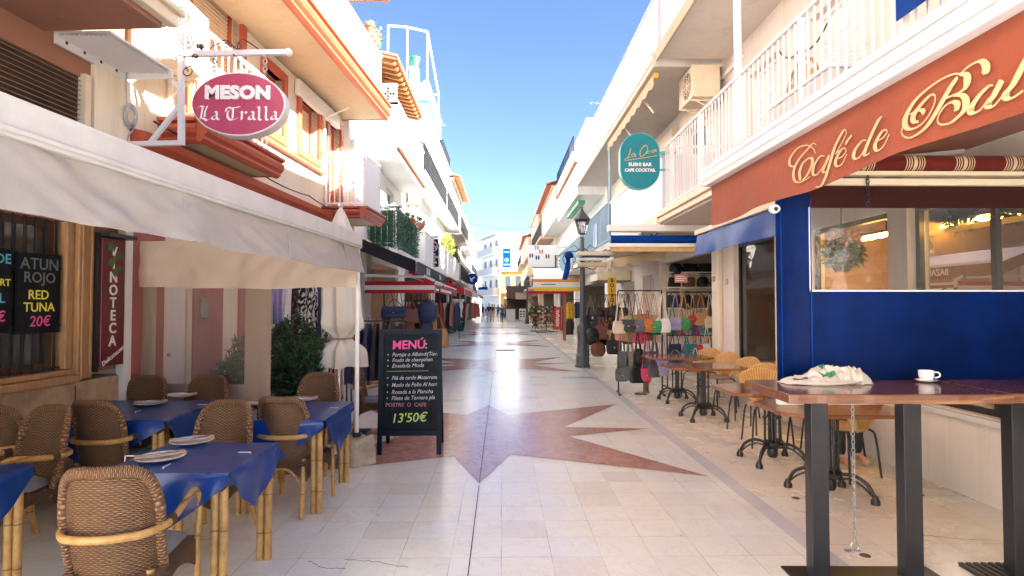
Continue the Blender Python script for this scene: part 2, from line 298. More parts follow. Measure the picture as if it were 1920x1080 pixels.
# ------------------------------------------------------------------ mesh builder
class MB:
    def __init__(s, mirror=1): s.v = []; s.f = []; s.uv = []; s.mi = []; s.k = mirror
    def add(s, vs, fs, uvs=None, mi=0):
        o = len(s.v); s.v += [Vector(q) for q in vs]
        for i, f in enumerate(fs):
            s.f.append([o + j for j in f]); s.uv.append(uvs[i] if uvs else None); s.mi.append(mi)
        return s
    def box(s, lo, hi, mi=0):
        (a, b, c), (d, e, f) = lo, hi
        return s.add([(a, b, c), (d, b, c), (d, e, c), (a, e, c), (a, b, f), (d, b, f), (d, e, f), (a, e, f)],
                     [(0, 3, 2, 1), (4, 5, 6, 7), (0, 1, 5, 4), (1, 2, 6, 5), (2, 3, 7, 6), (3, 0, 4, 7)], None, mi)
    def cbox(s, c, d, rz=0, mi=0):
        h = [x / 2 for x in d]; n = len(s.v); s.box((-h[0], -h[1], -h[2]), h, mi)
        m = Matrix.Translation(c) @ Matrix.Rotation(rz, 4, 'Z')
        for i in range(n, len(s.v)): s.v[i] = m @ s.v[i]
        return s
    def bar(s, p, q, w, h=None, up=(0, 0, 1), mi=0):
        p, q = Vector(p), Vector(q); h = h or w; d = (q - p).normalized(); a = d.cross(Vector(up))
        if a.length < 1e-4: a = d.cross(Vector((0, 1, 0)))
        a.normalize(); b = a.cross(d).normalized(); vs = []
        for e in (p, q):
            for i, j in ((-1, -1), (1, -1), (1, 1), (-1, 1)): vs.append(e + a * (i * w / 2) + b * (j * h / 2))
        return s.add(vs, [(0, 1, 2, 3), (7, 6, 5, 4), (0, 4, 5, 1), (1, 5, 6, 2), (2, 6, 7, 3), (3, 7, 4, 0)], None, mi)
    def tube(s, pts, r, n=8, closed=False, mi=0, caps=True):
        pts = [Vector(p) for p in pts]; N = len(pts); rs = r if isinstance(r, (list, tuple)) else [r] * N
        prev = None; o = len(s.v); L = 0
        for i, p in enumerate(pts):
            if closed: t = pts[(i + 1) % N] - pts[i - 1]
            else: t = pts[min(i + 1, N - 1)] - pts[max(i - 1, 0)]
            t.normalize()
            if prev is None:
                a = t.cross(Vector((0, 0, 1)))
                if a.length < .05: a = t.cross(Vector((1, 0, 0)))
            else: a = prev - t * prev.dot(t)
            a.normalize(); prev = a; b = t.cross(a)
            for j in range(n):
                an = 2 * math.pi * j / n; s.v.append(p + (a * math.cos(an) + b * math.sin(an)) * rs[i])
        for i in range(N if closed else N - 1):
            k = (i + 1) % N
            for j in range(n):
                jj = (j + 1) % n
                s.f.append([o + i * n + j, o + i * n + jj, o + k * n + jj, o + k * n + j]); s.mi.append(mi)
                u0, u1 = i / N, (i + 1) / N
                s.uv.append([(u0, j / n), (u0, (j + 1) / n), (u1, (j + 1) / n), (u1, j / n)])
        if caps and not closed:
            s.f.append([o + j for j in range(n)][::-1]); s.f.append([o + (N - 1) * n + j for j in range(n)]); s.uv += [None, None]; s.mi += [mi, mi]
        return s
    def lathe(s, prof, n=16, c=(0, 0, 0), mi=0):
        o = len(s.v); c = Vector(c); N = len(prof)
        for r, z in prof:
            for j in range(n):
                a = 2 * math.pi * j / n; s.v.append(c + Vector((r * math.cos(a), r * math.sin(a), z)))
        for i in range(N - 1):
            for j in range(n):
                jj = (j + 1) % n; s.f.append([o + i * n + j, o + i * n + jj, o + (i + 1) * n + jj, o + (i + 1) * n + j]); s.mi.append(mi)
                s.uv.append([(j / n, i / N), ((j + 1) / n, i / N), ((j + 1) / n, (i + 1) / N), (j / n, (i + 1) / N)])
        if prof[0][0] > 1e-4: s.f.append([o + j for j in range(n)][::-1]); s.uv.append(None); s.mi.append(mi)
        if prof[-1][0] > 1e-4: s.f.append([o + (N - 1) * n + j for j in range(n)]); s.uv.append(None); s.mi.append(mi)
        return s
    def extrude(s, poly, vec, mi=0):
        poly = [Vector(p) for p in poly]; vec = Vector(vec); n = len(poly)
        return s.add(poly + [p + vec for p in poly], [list(range(n))[::-1], list(range(n, 2 * n))] + [[i, (i + 1) % n, n + (i + 1) % n, n + i] for i in range(n)], None, mi)
    def poly(s, pts, mi=0): return s.add(pts, [list(range(len(pts)))], None, mi)
    def grid(s, fn, nu, nv, mi=0, closed=False):
        vs = [fn(i / nu, j / nv) for j in range(nv + 1) for i in range(nu + 1)]; fs = []; uv = []
        for j in range(nv):
            for i in range(nu):
                a = j * (nu + 1) + i; fs.append([a, a + 1, a + nu + 2, a + nu + 1])
                uv.append([(i / nu, j / nv), ((i + 1) / nu, j / nv), ((i + 1) / nu, (j + 1) / nv), (i / nu, (j + 1) / nv)])
        return s.add(vs, fs, uv, mi)
    def slab(s, fn, nu, nv, t, mi=0):
        """grid surface with thickness t along its normals"""
        e = 1e-3
        def nrm(u, v):
            a = Vector(fn(min(1, u + e), v)) - Vector(fn(max(0, u - e), v)); b = Vector(fn(u, min(1, v + e))) - Vector(fn(u, max(0, v - e)))
            n = a.cross(b); return n.normalized() if n.length else Vector((0, 0, 1))
        s.grid(fn, nu, nv, mi); s.grid(lambda u, v: Vector(fn(u, v)) - nrm(u, v) * t, nu, nv, mi)
        for ed in (lambda a, b: (a, 0), lambda a, b: (a, 1), lambda a, b: (0, a), lambda a, b: (1, a)):
            s.grid(lambda a, b: (Vector(fn(*ed(a, b))) - nrm(*ed(a, b)) * (t * b)), nu if ed(.3, 0)[0] == .3 else nv, 1, mi)
        return s
    def ell(s, c, r, nu=12, nv=8, mi=0):
        c = Vector(c)
        return s.grid(lambda u, v: c + Vector((r[0] * math.cos(2 * math.pi * u) * math.sin(math.pi * v), r[1] * math.sin(2 * math.pi * u) * math.sin(math.pi * v), -r[2] * math.cos(math.pi * v))), nu, nv, mi)
    def build(s, name, mat, parent=None, smooth=False, bevel=0, world=False, loc=None, merge=False, recalc=True):
        me = bpy.data.meshes.new(name); off = Vector((0, 0, 0))
        if world:
            q = parent
            while q: off += q.location; q = q.parent
        vs = [((v.x * s.k, v.y, v.z) if s.k != 1 else v) for v in s.v]
        me.from_pydata([tuple(Vector(v) - off) for v in vs], [], s.f)
        if any(u for u in s.uv):
            ul = me.uv_layers.new(name='UVMap'); i = 0
            for f, u in zip(s.f, s.uv):
                for j in range(len(f)):
                    if u: ul.data[i].uv = u[j]
                    i += 1
        mats = mat if isinstance(mat, (list, tuple)) else [mat]
        for q in mats: me.materials.append(MATS[q] if isinstance(q, str) else q)
        if len(mats) > 1: me.polygons.foreach_set('material_index', s.mi)
        bm = bmesh.new(); bm.from_mesh(me)
        if merge: bmesh.ops.remove_doubles(bm, verts=bm.verts, dist=1e-4)
        if recalc: bmesh.ops.recalc_face_normals(bm, faces=bm.faces)
        bm.to_mesh(me); bm.free()
        if smooth:
            me.polygons.foreach_set('use_smooth', [True] * len(me.polygons)); me.set_sharp_from_angle(angle=R(50))
        ob = bpy.data.objects.new(name, me); col.objects.link(ob)
        if parent: ob.parent = parent
        if loc: ob.location = loc
        if bevel:
            b = ob.modifiers.new('bevel', 'BEVEL'); b.width = bevel; b.segments = 2; b.limit_method = 'ANGLE'; b.angle_limit = R(40)
        return ob

def tag(o, label, cat, group=None):
    o['label'] = label; o['category'] = cat
    if group: o['group'] = group
    return o
def thing(name, label, cat, loc=(0, 0, 0), rz=0, group=None):
    o = bpy.data.objects.new(name, None); col.objects.link(o); o.empty_display_size = .1
    o.location = loc; o.rotation_euler = (0, 0, rz); return tag(o, label, cat, group)
def solo(mb, name, mat, label, cat, loc=(0, 0, 0), rz=0, group=None, **kw):
    """a thing that is one mesh; mb is local to loc"""
    o = mb.build(name, mat, **kw); o.location = loc; o.rotation_euler = (0, 0, rz); return tag(o, label, cat, group)
def struct(mb, name, mat, **kw):
    o = mb.build(name, mat, **kw); o['kind'] = 'structure'; return o
def copy_tree(o, parent=None):
    c = o.copy(); col.objects.link(c); c.parent = parent
    for ch in list(o.children): copy_tree(ch, c)
    return c
def again(src, label, loc, rz=0, group=None):
    c = copy_tree(src); c.location = loc; c.rotation_euler = (0, 0, rz); c['label'] = label
    if group: c['group'] = group
    return c
def arc(c, r, a0, a1, n, plane='xz'):
    out = []
    for i in range(n + 1):
        a = R(a0 + (a1 - a0) * i / n); p = r * math.cos(a), r * math.sin(a)
        out.append(Vector(c) + (Vector((p[0], 0, p[1])) if plane == 'xz' else Vector((0, p[0], p[1])) if plane == 'yz' else Vector((p[0], p[1], 0))))
    return out
def crv(pts, k=6):
    """Catmull-Rom through pts"""
    pts = [Vector(p) for p in pts]; P = [pts[0] * 2 - pts[1]] + pts + [pts[-1] * 2 - pts[-2]]; out = []
    for i in range(1, len(P) - 2):
        a, b, c, d = P[i - 1:i + 3]
        for j in range(k):
            t = j / k; out.append(.5 * ((2 * b) + (c - a) * t + (2 * a - 5 * b + 4 * c - d) * t * t + (3 * b - a - 3 * c + d) * t ** 3))
    return out + [pts[-1]]
def text(s, size, mat, parent, loc, rot=(90, 0, 0), ext=.002, shear=0, align='CENTER', bold=0, sx=1, name='lettering', space=1):
    cu = bpy.data.curves.new(name, 'FONT'); cu.body = s; cu.size = size; cu.extrude = ext; cu.shear = shear; cu.align_x = align; cu.align_y = 'CENTER'
    cu.offset = bold; cu.space_character = space; cu.resolution_u = 3
    tmp = bpy.data.objects.new('tmp', cu); me = bpy.data.meshes.new_from_object(tmp); bpy.data.objects.remove(tmp); bpy.data.curves.remove(cu)
    me.materials.clear(); me.materials.append(MATS[mat]); ob = bpy.data.objects.new(name, me); col.objects.link(ob)
    ob.parent = parent; ob.location = loc; ob.rotation_euler = [R(a) for a in rot]; ob.scale = (sx, 1, 1); return ob
def strokes(mb, lines, o, ux, uy, thin, thick, ang=None, k=8, lift=(0, 0, 0)):
    """pen lettering: each polyline becomes a flat ribbon; thick on downstrokes (or a broad nib held at ang)"""
    o, ux, uy = Vector(o), Vector(ux), Vector(uy)
    for li, ln in enumerate(lines):
        pts = crv([Vector((*p, 0)) for p in ln], k) if len(ln) > 2 else [Vector((*ln[0], 0)), Vector((*ln[1], 0))]
        N = len(pts); vs = []
        for i, p in enumerate(pts):
            t = (pts[min(i + 1, N - 1)] - pts[max(i - 1, 0)])
            t = t.normalized() if t.length > 1e-9 else Vector((1, 0, 0))
            if ang is None:
                wd = thin + (thick - thin) * abs(t.y) ** 1.6 * (1 if t.y < 0 else .0)
                tp = min(1, i / 3 + .35, (N - 1 - i) / 3 + .35); wd = thin + (wd - thin) * tp
                nb = Vector((-t.y, t.x, 0)) * wd / 2
            else: nb = Vector((math.cos(R(ang)), math.sin(R(ang)), 0)) * thick / 2
            for q in (p + nb, p - nb): vs.append(o + ux * q.x + uy * q.y + Vector(lift) * (1 + .15 * li))
        mb.add(vs, [[2 * i, 2 * i + 1, 2 * i + 3, 2 * i + 2] for i in range(N - 1)])
    return mb
# ------------------------------------------------------------------ ground
g_ = MB(); g_.box((-300, -200, -.5), (300, 600, -.012)); struct(g_, 'ground', 'grey_plaster')
pv = MB(); pv.poly([(-12, -70, 0), (2.0, -70, 0), (2.0, 140, 0), (-12, 140, 0)]); struct(pv, 'pavement', 'pale_marble')
pv = MB(); pv.poly([(2.14, -70, 0), (14, -70, 0), (14, 140, 0), (2.14, 140, 0)]); struct(pv, 'side_pavement', 'side_marble')
pv = MB(); pv.poly([(2.0, -70, .0), (2.14, -70, .0), (2.14, 140, .0), (2.0, 140, .0)]); struct(pv, 'border_strip', 'grey_marble_strip')
for i in range(14):
    if i == 5: continue
    cy = 7.6 + 8.72 * i; cx = -.2
    def sp(dx, dy): return (cx + dx, cy + dy, .004)
    pts = [(0, -2.2), (.3, -1.15), (2.14, -2.02), (1.02, -.28), (2.14, .15), (1.02, .26), (2.06, 2.06), (.3, 1.15), (0, 2.0), (-.3, 1.15), (-2.06, 2.06), (-1.02, .26), (-2.14, .15), (-1.02, -.28), (-2.14, -2.02), (-.3, -1.22)]
    m = MB(); n = len(pts)
    m.add([sp(*p) for p in pts] + [sp(0, 0)], [[j, (j + 1) % n, n] for j in range(n)]); struct(m, 'star_paving', 'red_marble')
m = MB(); m.box((-.200, -8, -.006), (-.194, 5.36, .0015)); m.box((-.200, 9.62, -.006), (-.194, 130, .0015)); m.box((-.200, 5.42, .003), (-.194, 9.58, .0055)); struct(m, 'drain_slot', 'black_void')
def cover(x, y, wx, wy, label):
    m = MB(); m.box((-wx / 2, -wy / 2, 0), (wx / 2, wy / 2, .003)); o = thing('drain_cover', label, 'drain cover', (x, y, .001))
    m.build('frame', 'grey_metal', o); f = MB()
    for i in range(7): f.box((-wx / 2 + .02, -wy / 2 + wy * (i + .25) / 7, .003), (wx / 2 - .02, -wy / 2 + wy * (i + .7) / 7, .006))
    f.build('grate', 'iron_black', o)
cover(.15, 21.2, .7, .5, 'dark iron drain cover set in the paving ahead of the chalkboard')
cover(.55, 24.5, .6, .5, 'smaller far drain cover in the pale paving beyond the first')
for cr in ([(-.98, 3.83), (-.80, 3.79), (-.56, 3.70)], [(-1.2, 3.80), (-1.08, 3.70), (-.95, 3.68)], [(2.9, 4.15), (3.15, 4.08), (3.45, 4.03)]):
    m = MB(); p = [Vector((x, y, .002)) for x, y in cr]; p = [p[0].lerp(p[1], t / 7) for t in range(7)] + [p[1].lerp(p[2], t / 7) for t in range(8)]; p = [q + Vector((rnd.uniform(-.012, .012), rnd.uniform(-.012, .012), 0)) for q in p]
    for q, r_ in zip(p, p[1:]): m.bar(q, r_, .001 + rnd.random() * .003, .0012)
    struct(m, 'paving_crack', 'dark_wood')
m = MB(); m.box((1.35, 13.1, .0), (2.0, 13.35, .006)); struct(m, 'paving_plate', 'grey_metal')

# ------------------------------------------------------------------ building helpers (local frame: u = outward to the street, y = along it)
class Bld:
    def __init__(s, name, label, xw, k, rz=0, y=0):
        s.o = thing(name, label, 'building', (xw, y, 0), rz); s.k = k
    def mb(s): return MB(s.k)
    def wall(s, y0, y1, z0, z1, ops, mat, u=0, back=6, name='wall', top=True):
        m = s.mb(); ys = sorted({y0, y1, *[a for o in ops for a in o[:2]]}); zs = sorted({z0, z1, *[a for o in ops for a in o[2:4]]})
        for ya, yb in zip(ys, ys[1:]):
            for za, zb in zip(zs, zs[1:]):
                cy, cz = (ya + yb) / 2, (za + zb) / 2
                if any(o[0] < cy < o[1] and o[2] < cz < o[3] for o in ops): continue
                m.poly([(u, ya, za), (u, yb, za), (u, yb, zb), (u, ya, zb)])
        for o in ops:
            a, b, c, d = o[:4]; dp = o[4] if len(o) > 4 else .14; v = u - dp
            if c > 0: m.poly([(u, a, c), (v, a, c), (v, b, c), (u, b, c)])
            m.poly([(u, a, d), (v, a, d), (v, b, d), (u, b, d)])
            m.poly([(u, a, c), (v, a, c), (v, a, d), (u, a, d)]); m.poly([(u, b, c), (v, b, c), (v, b, d), (u, b, d)])
            m.poly([(v, a, c), (v, b, c), (v, b, d), (v, a, d)])
        B = u - back
        m.poly([(u, y0, z0), (B, y0, z0), (B, y0, z1), (u, y0, z1)]); m.poly([(u, y1, z0), (B, y1, z0), (B, y1, z1), (u, y1, z1)])
        if top: m.poly([(u, y0, z1), (u, y1, z1), (B, y1, z1), (B, y0, z1)])
        m.poly([(B, y0, z0), (B, y1, z0), (B, y1, z1), (B, y0, z1)])
        return m.build(name, mat, s.o, recalc=False)
    def window(s, a, b, c, d, u=0, dp=.14, frame='white_paint', pane='dark_pane', kind='casement', surround=None, ft=.06, name='window'):
        f = s.mb(); v = u - dp + .012; t = ft; e = v + .045
        f.box((v, a, c), (e, a + t, d)); f.box((v, b - t, c), (e, b, d)); f.box((v, a + t, c), (e, b - t, c + t)); f.box((v, a + t, d - t), (e, b - t, d))
        if kind == 'casement': f.box((v, (a + b) / 2 - t / 2, c + t), (e, (a + b) / 2 + t / 2, d - t))
        w_ = f.build(name, frame, s.o)
        p = s.mb()
        if kind == 'roller':
            n = int((d - c) / .055)
            for i in range(n):
                z = c + t + (d - c - 2 * t) * i / n; h = (d - c - 2 * t) / n
                p.add([(v + .005, a + t, z), (v + .005, b - t, z), (v + .025, b - t, z + h * .5), (v + .025, a + t, z + h * .5), (v + .005, b - t, z + h), (v + .005, a + t, z + h)], [(0, 1, 2, 3), (3, 2, 4, 5)])
            p.build('shutter', pane, w_)
        else:
            p.poly([(v + .02, a + t, c + t), (v + .02, b - t, c + t), (v + .02, b - t, d - t), (v + .02, a + t, d - t)]); p.build('pane', pane, w_)
        if surround:
            q = s.mb(); W = .13; P = .05
            q.box((u - dp + .06, a - W, c - W), (u + P, a, d + W)); q.box((u - dp + .06, b, c - W), (u + P, b + W, d + W))
            q.box((u - dp + .06, a, c - W), (u + P, b, c)); q.box((u - dp + .06, a, d), (u + P, b, d + W)); q.build('surround', surround, w_, bevel=.008)
        return w_
    def rail(s, parent, y0, y1, u1, z, h, kind, mat, u0=0, ends=(1, 1), step=.12, name='railing'):
        m = s.mb(); U = u1 - .05
        if kind in ('bars', 'grid'):
            def run(p, q):
                p, q = Vector(p), Vector(q); L = (q - p).length; n = max(2, int(L / step)); d = (q - p)
                m.bar(p + Vector((0, 0, h)), q + Vector((0, 0, h)), .05, .035); m.bar(p + Vector((0, 0, .09)), q + Vector((0, 0, .09)), .03, .025)
                for i in range(n + 1):
                    e = p + d * (i / n); t = .045 if i % 12 == 0 else .016
                    m.box((e.x - t / 2, e.y - t / 2, e.z), (e.x + t / 2, e.y + t / 2, e.z + h - .01))
            run((U, y0 + .03, z), (U, y1 - .03, z))
            if ends[0]: run((u0 + .03, y0 + .03, z), (U - .06, y0 + .03, z))
            if ends[1]: run((u0 + .03, y1 - .03, z), (U - .06, y1 - .03, z))
        elif kind == 'sheet':
            n = max(4, int((y1 - y0) / .07)); w_ = .012
            vs = []
            for i in range(n + 1):
                y = y0 + .02 + (y1 - y0 - .04) * i / n; x = U + (w_ if i % 2 else 0)
                vs += [(x, y, z + .03), (x, y, z + h - .03)]
            m.add(vs, [[2 * i, 2 * i + 2, 2 * i + 3, 2 * i + 1] for i in range(n)])
            m.box((U - .02, y0, z + h - .03), (U + .03, y1, z + h + .02))
            for e, yy in zip(ends, (y0 + .02, y1 - .02)):
                if e: m.box((u0, yy - .012, z + .03), (U, yy + .012, z + h - .03)); m.box((u0, yy - .02, z + h - .03), (U, yy + .02, z + h + .015))
            for i in range(int((y1 - y0) / 1.3) + 1):
                y = min(y1 - .05, y0 + .03 + i * 1.3); m.box((U - .045, y, z), (U - .01, y + .045, z + h - .03))
        elif kind == 'solid':
            m.box((U - .06, y0, z), (U + .05, y1, z + h))
            for e, yy in zip(ends, (y0, y1 - .11)):
                if e: m.box((u0 + .001, yy, z), (U - .062, yy + .11, z + h - .002))
            m.box((U - .09, y0 - .03, z + h), (U + .08, y1 + .03, z + h + .05))
        return m.build(name, mat, parent)
    def balcony(s, y0, y1, z, u1, th=.18, u0=0, mat='white_plaster', kind='bars', rmat='white_paint', h=1.0, ends=(1, 1), trim=None, name='balcony', step=.12):
        m = s.mb(); m.box((u0 - .02, y0, z), (u1, y1, z + th)); sl = m.build(name, mat, s.o, bevel=.006)
        if trim:
            t = s.mb(); prof = [(0, 0), (.05, 0), (.10, .05), (.10, .10), (.15, .16), (.17, .24), (.17, .30), (.12, .33), (.19, .36), (.19, .42), (0, .42)]
            sc_ = (th + .02) / .42
            P = [(u1 + a * .8, z - .01 + b * sc_) for a, b in prof]
            q = [(a, y0 - .12, b) for a, b in P]; t.extrude(q, (0, y1 - y0 + .24, 0))
            for yy, sg in ((y0, -1), (y1, 1)):
                q = [(u0, yy + sg * a * .8, z - .01 + b * sc_) for a, b in prof]; t.extrude(q, (u1 - u0 - .002, 0, 0))
            t.build('cornice', trim, sl)
        if kind: s.rail(sl, y0, y1, u1, z + th, h, kind, rmat, u0, ends, step)
        return sl
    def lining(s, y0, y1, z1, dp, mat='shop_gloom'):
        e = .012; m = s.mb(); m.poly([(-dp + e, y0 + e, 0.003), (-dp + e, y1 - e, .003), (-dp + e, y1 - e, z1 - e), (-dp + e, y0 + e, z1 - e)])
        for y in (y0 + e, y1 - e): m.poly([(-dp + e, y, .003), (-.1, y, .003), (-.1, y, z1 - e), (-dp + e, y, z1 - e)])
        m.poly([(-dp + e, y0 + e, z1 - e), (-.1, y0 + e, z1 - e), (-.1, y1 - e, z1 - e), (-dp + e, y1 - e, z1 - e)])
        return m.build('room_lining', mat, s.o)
    def part(s, m, name, mat, parent=None, **kw): return m.build(name, mat, parent or s.o, **kw)

def ac_unit(label, loc, k, sz=(.32, .8, .55)):
    """fan box on brackets; fan on the street face"""
    o = thing('air_conditioner', label, 'air conditioner', loc); d, l, h = sz
    m = MB(k); m.box((.1, -l / 2, 0), (.1 + d, l / 2, h)); m.build('casing', 'cream_paint', o, bevel=.012)
    f = MB(k); n = 20
    for r in (.05, .10, .15, .20): f.tube([(.105 + d, -.08 + r * math.cos(2 * math.pi * i / n), h / 2 + r * math.sin(2 * math.pi * i / n)) for i in range(n)], .006, 4, True)
    for a in range(8): f.bar((.108 + d, -.08, h / 2), (.108 + d, -.08 + .21 * math.cos(a * .785), h / 2 + .21 * math.sin(a * .785)), .008)
    f.build('fan_grille', 'cream_paint', o)
    f = MB(k); f.extrude([(.101 + d, -.08 + .225 * math.cos(i * .2618), h / 2 + .225 * math.sin(i * .2618)) for i in range(24)], (.003, 0, 0)); f.build('fan_recess', 'dark_interior', o)
    for y in (-l / 3, l / 3): b = MB(k); b.bar((0, y, -.02), (.1 + d, y, -.02), .035, .035); b.bar((0, y, -.3), (d, y, -.03), .025); b.build('bracket', 'cream_paint', o)
    for i in range(5): pass
    return o

# ------------------------------------------------------------------ left row: near brown building
LW = -4.1; LRZ = R(-3.78)
A = Bld('corner_restaurant', 'brown stuccoed restaurant building with stone base and barred window', LW, 1, LRZ)
win = (3.4, 5.28, .99, 2.32, .16); shu = (3.2, 5.40, 2.93, 3.63, .10)
A.wall(-1, 5.93, 1.0, 9, [win, shu], 'brown_stucco')
m = A.mb(); m.box((-.3, -1, 0), (.04, 5.9, .93)); A.part(m, 'stone_base', 'stone_block', bevel=.01)
m = A.mb()
for y in (.2, 1.7, 3.0, 4.3, 5.3): m.box((.041, y, .02), (.0435, y + .012, .90))
m.box((.041, -1, .45), (.0435, 5.9, .462)); A.part(m, 'stone_joints', 'dark_wood')
m = A.mb()
m.box((.005, 5.29, .95), (.07, 5.46, 2.6)); m.box((.005, 3.2, .935), (.10, 5.29, 1.0)); m.box((-.14, 3.4, 1.003), (.05, 5.28, 1.045)); m.box((.005, 3.2, 2.33), (.07, 5.285, 2.5)); m.box((.071, 5.31, .95), (.085, 5.34, 2.6)); m.box((.071, 5.41, .95), (.085, 5.44, 2.6)); m.box((-.14, 5.2, 1.05), (.03, 5.28, 2.32))
A.part(m, 'window_surround', 'wood_frame', bevel=.008)
w_ = A.window(3.4, 5.2, 1.046, 2.32, dp=.15, frame='dark_wood', kind='casement')
m = A.mb()
for i in range(17): m.box((-.035, 3.46 + i * .105, 1.05), (-.02, 3.475 + i * .105, 2.32))
for z in (1.06, 1.42, 1.9): m.box((-.038, 3.4, z), (-.017, 5.2, z + .018))
m.build('window_bars', 'iron_black', w_)
m = A.mb(); m.box((-.09, 3.2, 2.93), (-.02, 5.34, 3.63)); f = m.build('shutter_box', 'dark_wood', A.o)
m = A.mb()
for i in range(16):
    z = 2.94 + i * .043; m.bar((.0, 3.25, z + .01), (.0, 5.33, z + .01), .034, .006, up=(.55, 0, 1))
m.build('louvre_slats', M('slat_brown', (.24, .19, .15), .4, .15, 8, metal=.3).name, f)
m = A.mb(); m.box((-.02, 5.34, 2.9), (.05, 5.41, 3.66)); m.build('side_rail', 'cream_paint', f)
m = A.mb(); m.box((-.01, 5.46, 2.7), (.05, 5.93, 3.8)); A.part(m, 'corner_pilaster', 'cream_plaster', bevel=.01)
b_ = A.balcony(-1, 4.95, 3.86, 1.0, .32, mat='brown_stucco', kind='solid', rmat='brown_stucco', h=.9)
m = A.mb(); m.box((1.003, -1, 3.9), (1.09, 5.03, 4.0)); m.box((1.003, -1, 4.002), (1.13, 5.07, 4.05)); m.box((.0, 4.953, 3.9), (1.0, 5.02, 4.0)); m.build('cornice', 'cream_paint', b_, bevel=.01)
m = A.mb(); m.box((.004, 5.84, 0), (.09, 5.945, 2.7)); A.part(m, 'corner_post', 'white_paint', bevel=.008)
# corrugated lean-to over the shutter
cn = thing('metal_canopy', 'small white corrugated metal canopy over the dark shutter', 'canopy', (LW, 0, 0), LRZ)
m = MB(); n = 22; vs = []
for i in range(n + 1):
    u = .05 + .46 * i / n; vs += [(u, 5.02, 3.855 + (.014 if i % 2 else 0) - u * .03), (u, 5.84, 3.855 + (.014 if i % 2 else 0) - u * .03)]
m.add(vs, [[2 * i, 2 * i + 1, 2 * i + 3, 2 * i + 2] for i in range(n)]); m.box((.05, 5.02, 3.872), (.51, 5.84, 3.89)); m.build('corrugated_sheet', 'white_paint', cn)
m = MB(); m.box((.02, 5.02, 3.79), (.05, 5.85, 3.89)); m.box((.0505, 5.842, 3.80), (.52, 5.86, 3.89)); m.build('edge_strip', 'white_paint', cn)
m = MB()
for i in range(4): m.lathe([(.012, 0), (.012, .006)], 8, (.0, 0, 0)); 
m = MB()
for i in range(4):
    y = 5.12 + i * .2
    m.box((.05, y - .012, 3.825), (.054, y + .012, 3.85))
m.build('bolt', 'iron_black', cn)
ac_unit('white air conditioner with round fan above the hanging oval sign', (-3.72, 6.25, 4.1), 1, (.34, .85, .7))
# wall boards: wine sign
o = thing('wine_sign', 'tall dark red vertical sign reading VINOTECA beside the barred window', 'sign', (LW, 0, 0), LRZ)
m = MB(); m.box((.075, 5.50, 1.04), (.115, 5.80, 2.22)); m.build('panel', 'sign_maroon', o, bevel=.005)
m = MB(); m.box((.06, 5.46, 1.0), (.1, 5.495, 2.26)); m.box((.06, 5.495, 2.225), (.19, 5.86, 2.26)); m.build('frame', 'iron_black', o)
for i, ch in enumerate('VINOTECA'): text(ch, .135, 'letter_white', o, (.117, 5.645, 2.09 - i * .118), (90, 0, 90), bold=.003)
text('Delicatessen', .062, 'letter_white', o, (.117, 5.655, 1.13), shear=.3).rotation_euler = (Matrix.Rotation(R(90), 3, 'Z') @ Matrix.Rotation(R(90), 3, 'X') @ Matrix.Rotation(R(28), 3, 'Z')).to_euler()
m = MB()
for i in range(9):
    y, z, r = 5.58 + rnd.random() * .16, 1.9 + rnd.random() * .28, .03 + rnd.random() * .02
    m.poly([(.118 + i * .0006, y + r * (1 + .35 * math.cos(5 * a)) * math.cos(a), z + r * (1 + .35 * math.cos(5 * a)) * math.sin(a)) for a in [2 * math.pi * j / 15 for j in range(15)]])
m.build('vine_leaf_print', 'leaf_mid', o)
def wallboard(y0, y1, z0, z1, label, lines):
    o = thing('chalk_menu_board', label, 'menu board', (LW, 0, 0), LRZ)
    m = MB(); m.box((-.012, y0, z0), (.008, y1, z1)); m.build('slate', 'chalk_black', o)
    for t, sz, mt, y, z, sh in lines: text(t, sz, mt, o, (.010, y, z), (90, 0, 90), bold=.0012, shear=sh, ext=.0005, sx=1.05)
wallboard(4.74, 5.16, 1.37, 2.02, 'right chalk menu board in the barred window offering red tuna at 20€', [('ATUN', .13, 'chalk_grey', 4.95, 1.93, 0), ('ROJO', .12, 'chalk_grey', 4.95, 1.82, 0), ('RED', .105, 'chalk_yellow', 4.94, 1.68, 0), ('TUNA', .105, 'chalk_yellow', 4.95, 1.58, 0), ('20€', .12, 'chalk_pink', 4.96, 1.465, .1)])
wallboard(4.25, 4.68, 1.39, 2.03, 'left chalk menu board in the barred window, cut off by the picture edge', [('RABO DE', .105, 'chalk_blue', 4.45, 1.95, 0), ('TORO', .1, 'chalk_blue', 4.4, 1.85, 0), ('OSSENSTAART', .075, 'chalk_yellow', 4.42, 1.77, 0), ('OXTAIL', .105, 'chalk_blue', 4.44, 1.65, 0), ('18€', .11, 'chalk_pink', 4.55, 1.51, 0)])

